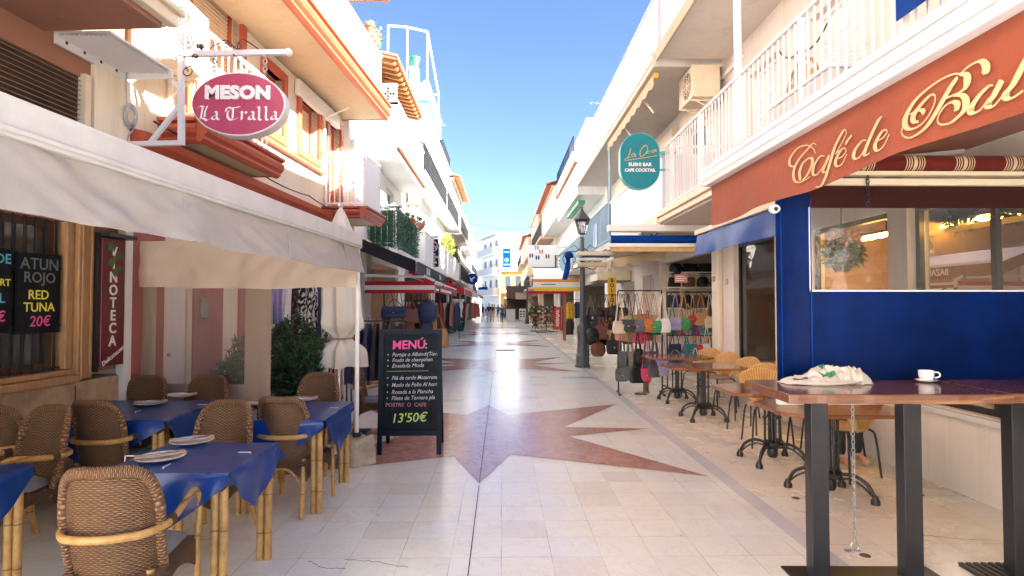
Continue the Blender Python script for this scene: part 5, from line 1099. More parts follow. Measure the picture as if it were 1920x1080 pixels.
c = PZ(1737, 716, 1.121); o = thing('coffee_cup', 'white coffee cup on a saucer by the bar table joint', 'cup', c)
m = MB(); m.lathe([(0, .002), (.035, .002), (.062, .012), (.064, .015), (.035, .007), (0, .007)], 28); m.build('saucer', 'china', o, smooth=True)
m = MB(); m.lathe([(.026, .008), (.036, .014), (.042, .035), (.044, .072), (.041, .072), (.038, .03), (.02, .016), (0, .016)], 28); cp = m.build('cup', 'china', o, smooth=True)
m = MB(); m.tube(crv([(.041, -.012, .062), (.066, -.02, .058), (.068, -.022, .036), (.043, -.014, .026)]), .005, 8); m.build('handle', 'china', cp, smooth=True)
m = MB(); m.box((-.055, -.02, .012), (-.03, .01, .02)); m.build('sugar_sachet', 'paper', o); m = MB(); m.bar((-.05, .03, .016), (.05, .045, .02), .008, .003); m.build('spoon', 'steel', o)
c = PZ(1548, 718, 1.121); o = thing('cloth_bag', 'crumpled white cloth bag with green print lying on the left bar table', 'bag', c)
def lump(cx, cy, rx, ry, H, sd, px_, py_, sharp=1.0):
    def f(u, v, k=0):
        x, y = (u - .5) * 2, (v - .5) * 2; r = (abs(x) ** 3.2 + abs(y) ** 3.2) ** (1 / 3.2); e = max(0, 1 - min(1, r) ** 5) ** .8; a = math.atan2(y - py_, x - px_); d = math.sqrt((x - px_) ** 2 + (y - py_) ** 2 + .10) - .2
        fold = .5 + .5 * math.sin(a * 4 + sd + 2.5 * noise.noise(Vector((x * 1.3, y * 1.3, sd)))) * min(1, d * 1.6)       # creases run out from the pinch
        n2 = 1 - abs(noise.noise(Vector((x * 3.4 + sd, y * 2.2, sd)))) * 2
        h = e * H * ((1 - .55 * min(1, max(0, d))) * (.62 + .38 * fold) + .17 * n2 + .05 * noise.noise(Vector((x * 8, y * 6, sd)))) * sharp
        g = noise.noise(Vector((x * 2.6 + sd, y * 2.6, 4)))
        return Vector((cx + rx * x * (1 + .22 * noise.noise(Vector((y * 2.2, sd, 1)))) + .02 * g, cy + ry * y * (1 + .25 * noise.noise(Vector((x * 2.2, sd, 3)))), max(.002, h) + k))
    return f
LA, LB, LC = lump(-.12, 0, .15, .085, .07, 2, .6, .2), lump(.02, .02, .15, .095, .115, 5.3, .05, .3), lump(.155, .0, .10, .085, .11, 8.1, -.1, .0)
m = MB()
for f in (LA, LB, LC): m.grid(f, 54, 40)
m.build('cloth', fabric('bag_cloth', (.62, .55, .47)).name, o, smooth=True)
m = MB(); m.grid(lambda u, v: LB(.30 + .22 * u, .50 + .22 * v, .003), 20, 14); m.grid(lambda u, v: LB(.22 + .38 * u, .14 + .16 * v, .003), 20, 14); m.build('green_print', M('print_green', (.02, .22, .10), .8).name, o, smooth=True)
m = MB(); m.grid(lambda u, v: LA(.2 + .26 * u, .15 + .25 * v, .003), 14, 12); m.build('grey_print', C('grey').name, o, smooth=True)
m = MB(); m.tube(crv([(-.2, -.08, .01), (-.1, -.115, .012), (.02, -.118, .02), (.1, -.105, .03)]), .007, 6); m.tube(crv([(-.24, -.02, .012), (-.22, -.09, .01), (-.1, -.13, .008), (.05, -.125, .012), (.17, -.09, .02)]), .007, 6); m.build('handle', 'bag_cloth', o, smooth=True)

# ------------------------------------------------------------------ bistro tables and fan-back chairs
def bistro(loc, rz, label, w_=1.06, d_=.84):
    o = thing('bistro_table', label, 'table', loc, rz, 'cast iron bistro tables'); a, b, c = w_ / 2, d_ / 2, .16
    m = MB(); m.extrude([(x, y, .715) for x, y in ((-a + c, -b), (a - c, -b), (a, -b + c), (a, b - c), (a - c, b), (-a + c, b), (-a, b - c), (-a, -b + c))], (0, 0, .032)); m.build('tabletop', 'teak_top', o, bevel=.007)
    m = MB(); m.tube([(0, 0, .18), (0, 0, .71)], .022, 10)
    for x, y in ((-.075, -.0), (.075, 0), (0, .075), (0, -.075)): m.tube([(x, y, .2), (x, y, .7)], .012, 8); m.lathe([(.018, .44), (.022, .455), (.018, .47)], 8, (x, y, 0))
    m.lathe([(.05, .14), (.085, .17), (.10, .19), (.10, .205), (.05, .215)], 14); m.lathe([(.04, .05), (.055, .08), (.05, .14)], 12); m.box((-.2, -.03, .69), (.2, .03, .714)); m.box((-.03, -.2, .69), (.03, .2, .7135)); m.build('column', 'iron_black', o, smooth=True)
    for k in range(4):
        q = R(45 + 90 * k); d = Vector((math.cos(q), math.sin(q), 0)); z = Vector((0, 0, 1))
        m = MB(); m.tube([p for p in crv([d * .06 + z * .19, d * .18 + z * .20, d * .28 + z * .15, d * .335 + z * .055])], .015, 8); m.tube(crv([d * .05 + z * .15, d * .16 + z * .165, d * .25 + z * .125, d * .32 + z * .06]), .009, 6); m.lathe([(.034, 0), (.036, .03), (.022, .055), (.02, .07)], 10, d * .338); m.build('foot', 'iron_black', o, smooth=True)
    return o
BT = [((2.76, 5.02), 'nearest cast iron bistro table under the blue curtain bar'), ((2.77, 6.1), 'bistro table just behind the corner of the tall bar table'), ((2.84, 8.4), 'bistro table with fan-back chairs in front of the shop window'), ((2.93, 9.95), 'bistro table furthest away, next to the hanging bags')]
b0 = None
for (x, y), lb in BT:
    if b0 is None: b0 = bistro((x, y, 0), 0, lb)
    else: again(b0, lb, (x, y, 0), R(rnd.uniform(-4, 4)))
def fan_chair(loc, rz, label):
    o = thing('fan_chair', label, 'chair', loc, rz, 'fan-back rattan chairs')
    m = MB(); m.lathe([(0, .445), (.19, .445), (.215, .455), (.22, .468), (.2, .478), (0, .474)], 28); m.build('seat', 'rattan_seat', o, smooth=True)
    def f(u, v, off=0):
        a = (u - .5) * 2; ww = .05 + .185 * math.sin(min(1, v * 1.15) * math.pi * .58) ** .8; top = 1 - .16 * a * a
        return Vector((a * ww, -.185 - .13 * v + .07 * a * a * v + off, .44 + .40 * v * top))
    m = MB(); m.slab(f, 18, 12, .008); bk = m.build('backrest', 'rattan', o, smooth=True)
    m = MB()
    for i in range(15):
        u = (i + .5) / 15; m.tube([f(.5 + (u - .5) * (.5 + .5 * j / 8), j / 8 * .98, .007) for j in range(9)], .0065, 5); m.tube([f(.5 + (u - .5) * (.5 + .5 * j / 8), j / 8 * .98, -.012) for j in range(9)], .0065, 5)
    m.build('rib', M('rattan_dark', (.40, .20, .05), .5).name, bk, smooth=True)
    m = MB(); e = [f(0, j / 10) for j in range(11)] + [f(i / 12, 1) for i in range(1, 12)] + [f(1, 1 - j / 10) for j in range(11)]; m.tube(e, .010, 6); m.build('back_rim', 'rattan', bk, smooth=True)
    for sx in (-1, 1):
        for sy in (-1, 1): m = MB(); m.tube(crv([(sx * .10, sy * .10, .445), (sx * .165, sy * .165, .435), (sx * .195, sy * .195, .36), (sx * .225, sy * .225, 0)], 4), .0105, 8); m.build('leg', 'iron_black', o, smooth=True)
    return o
FC = [((3.22, 7.62), 118, 'fan-back rattan chair nearest to us under the shop window'), ((3.36, 8.55), 112, 'second fan-back rattan chair along the shop window'), ((3.42, 9.45), 116, 'third fan-back rattan chair along the shop window'), ((3.45, 10.35), 120, 'fan-back rattan chair nearest the colourful bags'), ((3.05, 6.85), 172, 'fan-back rattan chair partly behind the edge of the blue curtain'), ((3.22, 5.62), 25, 'fan-back rattan chair under the blue curtain at the nearest bistro table'), ((3.56, 6.42), 180, 'fan-back rattan chair with a person seated behind the blue curtain'), ((2.5, 7.2), 12, 'fan-back rattan chair between the middle bistro tables')]
f0 = None
for (x, y), a, lb in FC[:-1]:
    if f0 is None: f0 = fan_chair((x, y, 0), R(a), lb)
    else: again(f0, lb, (x, y, 0), R(a))
# ------------------------------------------------------------------ foliage
def leaves(m, n, fn, s, r_=None, el=1.8):
    r_ = r_ or rnd
    for i in range(n):
        p, nn = fn(); a = Vector((r_.gauss(0, 1), r_.gauss(0, 1), r_.gauss(0, 1))).normalized(); d = (nn * .6 + a).normalized(); e = d.cross(Vector((r_.gauss(0, 1), r_.gauss(0, 1), r_.gauss(0, 1)))).normalized(); k = s * r_.uniform(.6, 1.3)
        m.add([p - e * k * .4, p + d * k * el * .5 - e * k * .1, p + d * k * el, p + d * k * el * .4 + e * k * .45], [(0, 1, 2, 3)])
def blob(rx, ry, rz, c=(0, 0, 0), gap=.35, sc_=2.4, seed=0, shape=None):
    c = Vector(c)
    def fn():
        while True:
            q = Vector((rnd.uniform(-1, 1), rnd.uniform(-1, 1), rnd.uniform(-1, 1))); L = q.length
            if L > 1 or L < .35: continue
            if noise.noise(q * sc_ + Vector((seed, 3, seed))) + .5 * (L - .7) < -gap * .4: continue
            if L > .85 + .15 * noise.noise(q * 3 + Vector((0, seed, 0))): continue
            k = shape(q.z) if shape else 1
            return c + Vector((q.x * rx * k, q.y * ry * k, q.z * rz)), Vector((q.x, q.y, q.z * .6 + .3)).normalized()
    return fn
def pot_plant(name, label, loc, pot, ph, foliage, n, s, mat, el=1.8, potmat='terracotta_pot', stem=True):
    o = thing(name, label, 'plant', loc)
    m = MB(); m.lathe([(pot * .7, 0), (pot, ph), (pot * 1.08, ph), (pot * 1.08, ph + .03), (pot * .92, ph + .03), (pot * .9, ph - .02), (0, ph - .02)], 18); m.build('pot', potmat, o, smooth=True)
    if stem:
        m = MB()
        for i in range(6): a = rnd.uniform(0, 6.3); m.tube(crv([(0, 0, ph - .03), (.05 * math.cos(a), .05 * math.sin(a), ph + .25), (.14 * math.cos(a), .14 * math.sin(a), ph + .6)]), [.012] * 6 + [.010] * 6 + [.005], 6)
        m.build('stem', 'trunk_brown', o)
    m = MB()
    for f in foliage: leaves(m, int(n / len(foliage)), f, s, None, el)
    m.build('foliage', mat, o, recalc=False); return o
cone = lambda z: 1.0 - .35 * max(0, z) ** 1.5 - .1 * max(0, -z)
pot_plant('potted_bush', 'dense dark green potted bush beside the vinyl window', (-2.42, 7.1, 0), .24, .38, [blob(.38, .38, .58, (0, 0, 1.0), .2, 3.2, 2, cone), blob(.28, .28, .45, (.10, -.1, .75), .2, 3, 5)], 5200, .034, 'leaf_dark', 2.4)
pot_plant('potted_bush', 'loose green potted shrub seen behind the vinyl window', (-2.98, 7.35, 0), .2, .34, [blob(.36, .34, .42, (0, 0, .92), .45, 3.2, 7), blob(.22, .22, .24, (.25, -.1, .7), .5, 3, 11), blob(.2, .2, .3, (-.3, 0, .72), .5, 3, 21)], 2200, .045, 'leaf_mid', 2.2)
# green hedge screen on the terrace house balcony
o = thing('hedge_screen', 'clipped artificial green hedge screen on the first balcony of the terrace house', 'hedge', (-2.48, 14.3, 3.0)); m = MB()
def hb():
    f = rnd.random()
    if f < .5: return Vector((rnd.uniform(-.72, .06), rnd.uniform(-.06, .03), rnd.uniform(0, 1.0) - .05)), Vector((0, -1, 0))
    if f < .9: return Vector((rnd.uniform(-.02, .07), rnd.uniform(0, 3.3), rnd.uniform(0, 1.0 - .04) - .05)), Vector((1, 0, 0))
    return Vector((rnd.uniform(-.72, .06), rnd.uniform(0, .1), .95)), Vector((0, 0, 1))
leaves(m, 5200, hb, .035, None, 1.6); m.build('foliage', 'leaf_hedge', o, recalc=False); m = MB(); m.box((-.7, .03, -.04), (.0, .05, .88)); m.box((-.03, .051, -.04), (.0, 3.2, .88)); m.build('backing', 'planter_green', o)
for i, (px, py, Y, lb, mt) in enumerate(((760, 415, 16.2, 'round terracotta hanging pot at the hedge screen corner', 'terracotta_pot'), (775, 424, 18.2, 'peach hanging pot with trailing leaves past the hedge screen', 'dyed_coral'))):
    C('coral'); q = PY(px, py, Y); q.x = max(q.x, -2.5); o = thing('hanging_pot', lb, 'flower pot', q); m = MB(); m.lathe([(.06, -.14), (.15, -.05), (.17, .06), (.15, .08), (0, .06)], 14); m.build('pot', mt, o, smooth=True)
    m = MB(); leaves(m, 260, blob(.2, .2, .14, (0, 0, .12), .2), .05); leaves(m, 120, blob(.2, .2, .2, (0, 0, -.12), .2), .04); m.build('foliage', 'leaf_mid', o, recalc=False)
    m = MB(); m.tube([(0, 0, .08), (-.02, 0, .5)], .006, 5); m.build('hook', 'iron_black', o)
for i, (px, py, Y, s_) in enumerate(((838, 462, 31, .55), (848, 478, 34, .6))):
    q = PY(px, py, Y); o = thing('hanging_plant', ('large trailing plant with yellowing leaves above the left street lamp', 'greener trailing plant right beside the left street lamp')[i], 'plant', q); m = MB(); leaves(m, 900, blob(s_ * .7, s_ * .7, s_ * 1.3, (0, 0, 0), .3, 2.4, i), .10); m.build('foliage', ('leaf_yellow', 'leaf_mid')[i], o, recalc=False)
    m = MB(); m.lathe([(.1, -.1), (.22, .1), (.24, .14), (0, .14)], 12); m.build('basket', 'trunk_brown', o)

# ------------------------------------------------------------------ closed parasol, clothes, stalls on the left
o = thing('closed_parasol', 'closed white parasol tied above a dark base plate beside the chalk menu board', 'parasol', (-1.95, 7.25, 0))
def para(u, v, k=0):
    a = 2 * math.pi * u; f = abs(math.sin(a * 4)); z = 2.78 - 1.92 * v
    r = (.01 + .075 * min(1, v * 7) ** .7 + .20 * v ** .8) * (1 if v < .74 else 1 - .62 * math.exp(-((v - .82) / .045) ** 2) - .12 * (v - .74))
    r *= (1 - .34 * f * min(1, v * 3)) * (1 + .22 * noise.noise(Vector((math.cos(a) * 1.7, math.sin(a) * 1.7, v * 5))) * v)
    return Vector((r * math.cos(a) * 1.12 + .03 * v, r * math.sin(a), z + .05 * v * noise.noise(Vector((math.cos(a) * 2, math.sin(a) * 2, 4)))))
m = MB(); m.grid(para, 72, 44); m.build('canopy', 'umbrella_canvas', o, smooth=True)
m = MB(); m.tube([(0, 0, 0), (0, 0, 2.8)], .022, 10); m.lathe([(.02, 2.78), (.035, 2.8), (.02, 2.83), (0, 2.84)], 10); m.build('pole', 'alu', o, smooth=True)
m = MB(); m.box((-.32, -.3, 0), (.32, .3, .06)); m.lathe([(.05, .06), (.04, .3), (.03, .32)], 12); m.build('base', 'dark_steel', o, bevel=.01)
m = MB(); m.tube([(.14 * math.cos(i * .4), .13 * math.sin(i * .4), 1.20) for i in range(16)], .012, 6, True); m.build('tie', 'taupe_canvas', o)
def garment(label, loc, rz, w_, L, mat, seed, cat='dress', name='hanging_dress', arms=0):
    o = thing(name, label, cat, loc, rz); m = MB()
    def fn(u, v, s=1):
        x = (u - .5) * w_ * (.55 + .45 * min(1, v * 4)) * (1 + .25 * v); f = noise.noise(Vector((u * 5 + seed, v * .9, seed))) 
        return Vector((x, s * (.035 + .02 * v) * math.cos((u - .5) * math.pi) + .045 * f * (.3 + v) + .02 * math.sin(u * 23 + seed) * v, -L * v - .04 * abs(u - .5)))
    m.grid(lambda u, v: fn(u, v, -1), 16, 14); m.grid(lambda u, v: fn(u, v, 1), 16, 6); m.build('fabric', mat, o, smooth=True)
    m = MB(); m.tube([(-w_ * .28, 0, -.02), (0, 0, .03), (w_ * .28, 0, -.02)], .006, 5); m.tube(crv([(0, 0, .03), (0, 0, .08), (.015, 0, .1), (.02, 0, .085)]), .004, 5); m.build('hanger', 'iron_black', o); return o
def rail_stand(label, loc, w_, h, rz=0, tiers=(1.0,), mat='iron_black', name='clothes_rack'):
    o = thing(name, label, 'rack', loc, rz); m = MB()
    for x in (-w_ / 2, w_ / 2): m.tube([(x, 0, .02), (x, 0, h)], .014, 8)
    for t in tiers: m.tube([(-w_ / 2, 0, h * t), (w_ / 2, 0, h * t)], .012, 8)
    m.build('frame', mat, o, smooth=True); m = MB()
    for x in (-w_ / 2, w_ / 2): m.bar((x, -.26, .02), (x, .26, .02), .03)
    m.build('foot', mat, o); return o
rail_stand('tall clothes rack of patterned dresses behind the dark bush', (-2.86, 8.95, 0), 1.25, 1.98, R(4), (1, .52))
pats = ['dyed_green', 'dyed_lilac', 'dyed_white', 'floral_print', 'zebra_print', 'zebra_print', 'dyed_navy', 'zebra_print', 'dyed_navy', 'dyed_mustard']
for c_ in COLS: C(c_)
desc = ['plain green dress', 'lilac dress', 'white dress', 'dark floral dress', 'wide black and white zebra print dress', 'narrow zebra print dress', 'navy dress between zebra prints', 'light zebra print dress beside the yellow one', 'navy dress', 'yellow dress']
for i, (p, d) in enumerate(zip(pats, desc)): garment(d + f', {("first","second","third","fourth","fifth","sixth","seventh","eighth","ninth","tenth")[i]} on the upper dress rail', (-3.42 + .122 * i, 8.90 + .008 * i, 1.93), R(8 + 20 * math.sin(i * 2)), .20, .80 if i > 2 else .6, p, i * 3.1)
for i, (p, d) in enumerate((('floral_print', 'red flowered dress'), ('zebra_print', 'zebra print dress'), ('leopard_print', 'leopard print dress'), ('spot_print', 'spotted dress'), ('leopard_print', 'dark leopard print dress'))): garment(d + f', {("first","second","third","fourth","fifth")[i]} on the lower dress rail', (-3.0 + .14 * i, 8.82, 1.05), R(10 + 15 * math.sin(i * 3)), .2, .88, p, 40 + i * 2.2)
rail_stand('low rack of dark jeans and trousers beside the bag stall', (-2.05, 9.9, 0), .95, 1.34, R(12))
for i in range(7): garment(f'dark trousers, {("first","second","third","fourth","fifth","sixth","seventh")[i]} from the left on the low jeans rack', (-2.44 + .13 * i, 9.78 + .03 * i, 1.3), R(70), .3, .95, ('dyed_navy', 'dyed_black', 'dyed_navy', 'dyed_black', 'dyed_black', 'dyed_navy', 'dyed_black')[i], 60 + i, 'trousers', 'hanging_trousers')

def bag(label, loc, rz, col_, w_, h, strap, kind='shoulder', group=None, tagged=False):
    """hangs from loc; the strap comes down by strap to the top of the body"""
    o = thing('handbag', label, 'bag', loc, rz, group); mt = 'dyed_' + col_; d = w_ * .32; m = MB()
    if kind == 'pack':
        def f(u, v):
            a = 2 * math.pi * u; t = math.sin(math.pi * min(1, .06 + v * .9)) ** .35; k = lambda c: math.copysign(abs(c) ** .6, c)
            return Vector((w_ / 2 * t * k(math.cos(a)), d * 1.2 * t * k(math.sin(a)), -strap - h * (1 - v)))
        m.grid(f, 20, 12); b = m.build('body', mt, o, smooth=True); m = MB(); m.grid(lambda u, v: Vector((w_ * .34 * math.cos(2 * math.pi * u) * math.sin(math.pi * v * .5), -d * 1.22 - .03 * math.cos(math.pi * v * .5), -strap - h * .68 + h * .2 * math.sin(2 * math.pi * u) * math.sin(math.pi * v * .5))), 16, 5); m.build('pocket', mt, o, smooth=True)
        m = MB(); m.tube(crv([(-.04, 0, -strap - .01), (-.03, 0, 0), (.03, 0, 0), (.04, 0, -strap - .01)]), .009, 6); m.build('strap', mt, o)
    else:
        fl = .16 if kind == 'tote' else -.06
        def f(u, v):
            a = 2 * math.pi * u; k = lambda c: math.copysign(abs(c) ** .5, c); t = 1 - fl * v + (.12 * math.sin(math.pi * v)); e = min(1, v * 9) ** .5
            q = Vector((w_ / 2 * t * k(math.cos(a)) * (.8 + .2 * e), d / 2 * (1.15 - .75 * v) * k(math.sin(a)) * (.7 + .3 * e), -strap - h * (1 - v))); return q + Vector((0, 1, 0)) * .006 * noise.noise(q * 14)
        m.grid(f, 24, 12); m.poly([f(i / 24, 0) for i in range(24)]); m.poly([f(i / 24, 1) for i in range(24)]); m.build('body', mt, o, smooth=True)
        m = MB(); x = w_ * (.40 if kind == 'shoulder' else .30)
        for s in ((0,) if kind == 'shoulder' else (-1, 1)):
            P = [Vector((-x, s * d * .25, -strap - .02)), Vector((-x * .5, s * d * .15, -strap * .45)), Vector((-.012, 0, 0)), Vector((.012, 0, 0)), Vector((x * .5, s * d * .15, -strap * .45)), Vector((x, s * d * .25, -strap - .02))]
            for p, q in zip(P, P[1:]): m.bar(p, q, .013, .007, up=(0, 1, 0))
        m.build('strap', mt if kind != 'shoulder' or rnd.random() < .6 else 'dyed_tan', o)
        if kind == 'shoulder':
            m = MB(); m.slab(lambda u, v: Vector(((u - .5) * w_ * .96, -d * .5 * (.62 + .55 * v * .8) - .012, -strap + .004 - h * .52 * v * (1 - .35 * (2 * u - 1) ** 2))), 10, 5, .006); m.build('flap', mt, o, smooth=True)
            m = MB(); m.box((-.014, -d * .5 - .03, -strap - h * .56), (.014, -d * .5 - .02, -strap - h * .47)); m.build('clasp', 'gold', o)
    if tagged: m = MB(); m.box((.01, -d * .6 - .012, -strap - h * .25), (.055, -d * .6 - .009, -strap - h * .05)); m.build('price_tag', 'paper', o)
    return o
ORD = ('first', 'second', 'third', 'fourth', 'fifth', 'sixth', 'seventh', 'eighth', 'ninth', 'tenth')
def row(items, x0, dx, y, z, where, dy=0, rz=0, kind='shoulder', jit=.02, tg=False, grp=None, big=1.0):
    for i, it in enumerate(items):
        c_, w_, h, st = it[:4]; w_ *= big; h *= big; kd = it[4] if len(it) > 4 else kind; nm = {'pack': 'backpack', 'tote': 'tote bag', 'shoulder': 'shoulder bag'}[kd]
        bag(f'{c_} {nm}, {ORD[i]} from the left on the {where}', (x0 + dx * i, y + dy * i + rnd.uniform(-jit, jit), z), rz + R(rnd.uniform(-14, 14)), c_, w_, h, st, kd, grp, tg and i % 2 == 0)
# left bag stall
rail_stand('iron stand of leather bags under the red and white awning', (-1.85, 12.4, 0), 1.15, 1.95, 0, (1, .64), name='bag_rack')
g1 = 'bags on the left stall'
row([('grey', .26, .2, .42), ('beige', .24, .22, .5), ('brown', .28, .26, .35, 'tote'), ('black', .28, .3, .3, 'pack'), ('mustard', .3, .24, .55, 'tote')], -2.3, .2, 12.32, 1.92, 'top rail of the left stall', kind='shoulder', grp=g1, big=1.15)
row([('navy', .40, .2, .15), ('brown', .3, .24, .2, 'tote'), ('navy', .34, .36, .05, 'pack')], -2.16, .34, 12.08, 1.72, 'front hooks of the left stall', grp=g1, big=1.15)
row([('mustard', .24, .24, .32, 'tote'), ('pink', .34, .24, .30, 'tote'), ('coral', .34, .22, .36), ('navy', .24, .3, .12, 'pack'), ('tan', .36, .34, .30, 'tote')], -2.2, .23, 12.15, 1.42, 'lower rail of the left stall', grp=g1, big=1.15)
row([('black', .3, .3, .3, 'tote'), ('tan', .3, .26, .3), ('black', .3, .3, .25, 'pack'), ('brown', .3, .3, .25, 'tote')], -2.3, .3, 12.9, 1.6, 'rear hooks of the left stall', grp=g1, big=1.15)
o = thing('display_cabinet', 'low dark display box behind the left bag stall', 'display', (-2.6, 13.0, 0)); m = MB(); m.box((-.5, 0, 0), (.9, .5, .85)); m.build('body', 'dark_wood', o, bevel=.01); m = MB(); m.box((-.52, -.02, .85), (.92, .52, .89)); m.build('top', 'grey_metal', o)

def awning(label, xw, xf, y0, y1, zw, zf, drop, mats, name='shop_awning', front=True, ends=(1, 0), bar='white_paint', scallop=0, stripes=0, cat='awning'):
    """sloping shop awning; mats = (top, valance)"""
    o = thing(name, label, cat, (xw, (y0 + y1) / 2, 0)); yc = (y0 + y1) / 2; a, b = y0 - yc, y1 - yc; D = xf - xw
    m = MB(); m.slab(lambda u, v: (D * u, a + (b - a) * v, zw + (zf - zw) * u - .05 * math.sin(math.pi * u)), 8, 8, .005); m.build('canopy', mats[0], o, smooth=True)
    m = MB(); m.box((min(D, D - .001) - .03, a, zf - .05), (D + .03, b, zf + .03)); m.build('front_bar', bar, o, bevel=.01)
    m = MB(); n = max(2, int((b - a) * 6)) * 2
    def dz(v, L): return drop - (scallop * abs(math.sin(v * L * 9)) if scallop else 0)
    sg = 1 if D > 0 else -1
    m.slab(lambda u, v: (D + sg * .035, a + (b - a) * u, zf - .03 - dz(u, b - a) * v), n, 2, .004)
    for e, yy in zip(ends, (a - .004, b + .004)):
        if e: m.slab(lambda u, v: (D * u, yy, zw + (zf - zw) * u - .02 - (dz(u, abs(D)) + 0) * v), 24, 2, .004)
    va = m.build('valance', mats[1], o)
    m = MB()
    for y in (a + .15, b - .15): m.bar((0, y, zw - .25), (D * .96, y, zf - .02), .035, .045)
    m.build('arm', bar, o); return o
o = awning('black awning with white lettering sloping out over the left shops', -3.2, -1.62, 11.3, 17, 3.1, 2.46, .24, ('grey_metal' if 0 else 'white_canvas', 'black_canvas'))
text('BAZAR', .2, 'letter_white', o, (1.622, -1.2, 2.31), (90, 0, 90), bold=.002); text('Moda', .2, 'letter_white', o, (1.622, 1.3, 2.31), (90, 0, 90), shear=.3)
o = thing('striped_awning', 'flat red and white striped awning end over the left bag stall', 'awning', (-2.05, 12.1, 0)); m = MB(); m.box((-.70, 0, 2.03), (.70, 1.6, 2.08)); m.build('canopy', 'white_canvas', o)
m = MB(); m.box((-.7, -.035, 2.0), (.7, -.003, 2.08)); m.box((-.7, -.033, 1.84), (.7, -.005, 1.91)); m.build('red_band', 'red_canvas', o); m = MB(); m.box((-.7, -.03, 1.911), (.7, -.008, 1.999)); m.build('white_band', 'white_canvas', o); m = MB(); m.bar((-.7, .0, 2.2), (.5, .0, 2.17), .03, .05); m.bar((-.7, .5, 2.75), (.68, .1, 2.1), .03, .05); m.build('arm', 'white_paint', o)
m = MB(); m.box((.701, .1, 1.86), (.705, 6, 2.02)); m.build('side_valance', 'red_canvas', o); m = MB(); m.box((.7055, .1, 1.90), (.708, 4, 1.96)); m.build('side_lettering_band', 'letter_white', o)
awning('small red awning further along the left shops', -3.1, -1.9, 20, 25, 2.9, 2.25, .2, ('white_canvas', 'red_canvas')); awning('white awning far along the left side', -3.1, -1.9, 38, 48, 3.0, 2.45, .3, ('white_canvas', 'white_canvas')); awning('grey far awning on the left beyond the white one', -3.2, -1.9, 50, 60, 3.0, 2.5, .3, ('tan_canvas', 'taupe_canvas'))
o = thing('restaurant_banner', 'vertical black banner with red emblem and white menu words above the left awning', 'banner', PY(811, 472, 22)); c = o.location; m = MB(); m.box((-.225, 0, -.56), (.225, .02, .56)); m.build('cloth', 'black_canvas', o)
for i, (s, z) in enumerate((('PIZZA', -.10), ('BAR-FOOD', -.20), ('MEAT', -.30), ('BURGER', -.40), ('GRILL', -.50))): text(s, .105, 'letter_white', o, (0, -.004, z), bold=.003, sx=.8)
text('SPICE', .13, 'letter_white', o, (0, -.01, .16), bold=.003, sx=.9); m = MB(); m.tube([(.18 * math.cos(i * .26), -.006, .2 + .18 * math.sin(i * .26)) for i in range(24)], .012, 5, True); m.box((-.2, -.004, .47), (.2, -.001, .52)); m.build('ring_print', 'letter_white', o)
m = MB(); m.extrude([(.12 * math.cos(a) * (1 + .2 * math.cos(5 * a)), -.004, .33 + .11 * math.sin(a) * (1 + .2 * math.cos(5 * a))) for a in [i * .21 for i in range(30)]], (0, .002, 0)); m.build('emblem_print', 'dyed_red', o); m = MB(); m.bar((-.5, .01, .58), (.23, .01, .58), .03); m.build('bracket', 'iron_black', o)
o = thing('shop_sign', 'small pale sign with a red square behind the hedge screen', 'sign', PY(788, 468, 20)); m = MB(); m.box((-.16, 0, -.3), (.16, .03, .3)); m.build('board', 'paper', o); m = MB(); m.box((-.12, -.003, -.12), (.12, -.001, .16)); m.build('red_square', 'dyed_coral', o)
o = thing('round_sign', 'round blue sign with white figure hung over the far left shops', 'sign', PY(886, 523, 44)); m = MB(); m.extrude([(.42 * math.cos(i * .26), 0, .42 * math.sin(i * .26)) for i in range(24)], (0, .1, 0)); m.build('disc', 'gloss_blue', o); m = MB(); m.bar((-.18, -.004, -.12), (.16, -.004, .14), .07, .003, up=(0, 1, 0)); m.bar((-.2, -.006, .12), (.0, -.006, -.2), .06, .003, up=(0, 1, 0)); m.build('figure_print', 'letter_white', o); m = MB(); m.bar((-.9, .05, .5), (.1, .05, .5), .04); m.bar((0, .05, .4), (0, .05, .5), .04); m.build('bracket', 'iron_black', o)
o = thing('box_sign', 'small light blue box sign beyond the round blue sign', 'sign', PY(905, 541, 60)); m = MB(); m.box((-.5, 0, -.12), (.5, .2, .18)); m.build('box', 'gloss_blue', o, bevel=.02); m = MB(); m.bar((-1.3, .1, .3), (.3, .1, .3), .05); m.build('bracket', 'iron_black', o)
# planter, columns, pots by the left lamp
o = thing('long_planter', 'long green planter box full of yellow green shrubs left of the left street lamp', 'planter', (-4.0, 34.0, 0)); m = MB(); m.box((-.95, -.3, .05), (.95, .3, .72)); m.build('box', 'planter_green', o, bevel=.02); m = MB(); leaves(m, 1800, blob(.95, .35, .5, (0, 0, .95), .25, 2.2, 3), .08); m.build('foliage', 'leaf_yellow', o, recalc=False)
for i, (x, y) in enumerate(((-2.95, 36.0), (-2.62, 37.5))):
    o = thing('white_column', ('white turned column stand nearest the left street lamp', 'white turned column stand further from the left street lamp')[i], 'column', (x, y, 0)); m = MB(); m.lathe([(.3, 0), (.3, .12), (.2, .2), (.22, .7), (.15, 1.1), (.24, 1.5), (.2, 1.75), (.3, 1.85), (.3, 1.98)], 16); m.build('shaft', 'white_paint', o, smooth=True)
    pot_plant('dark_planter', ('dark green round planter at the foot of the nearer white column', 'dark round planter at the foot of the farther white column')[i], (x + .12, y - .9, 0), .28, .5, [blob(.28, .28, .22, (0, 0, .68), .2)], 240, .09, 'leaf_dark', 1.6, 'planter_green', False)

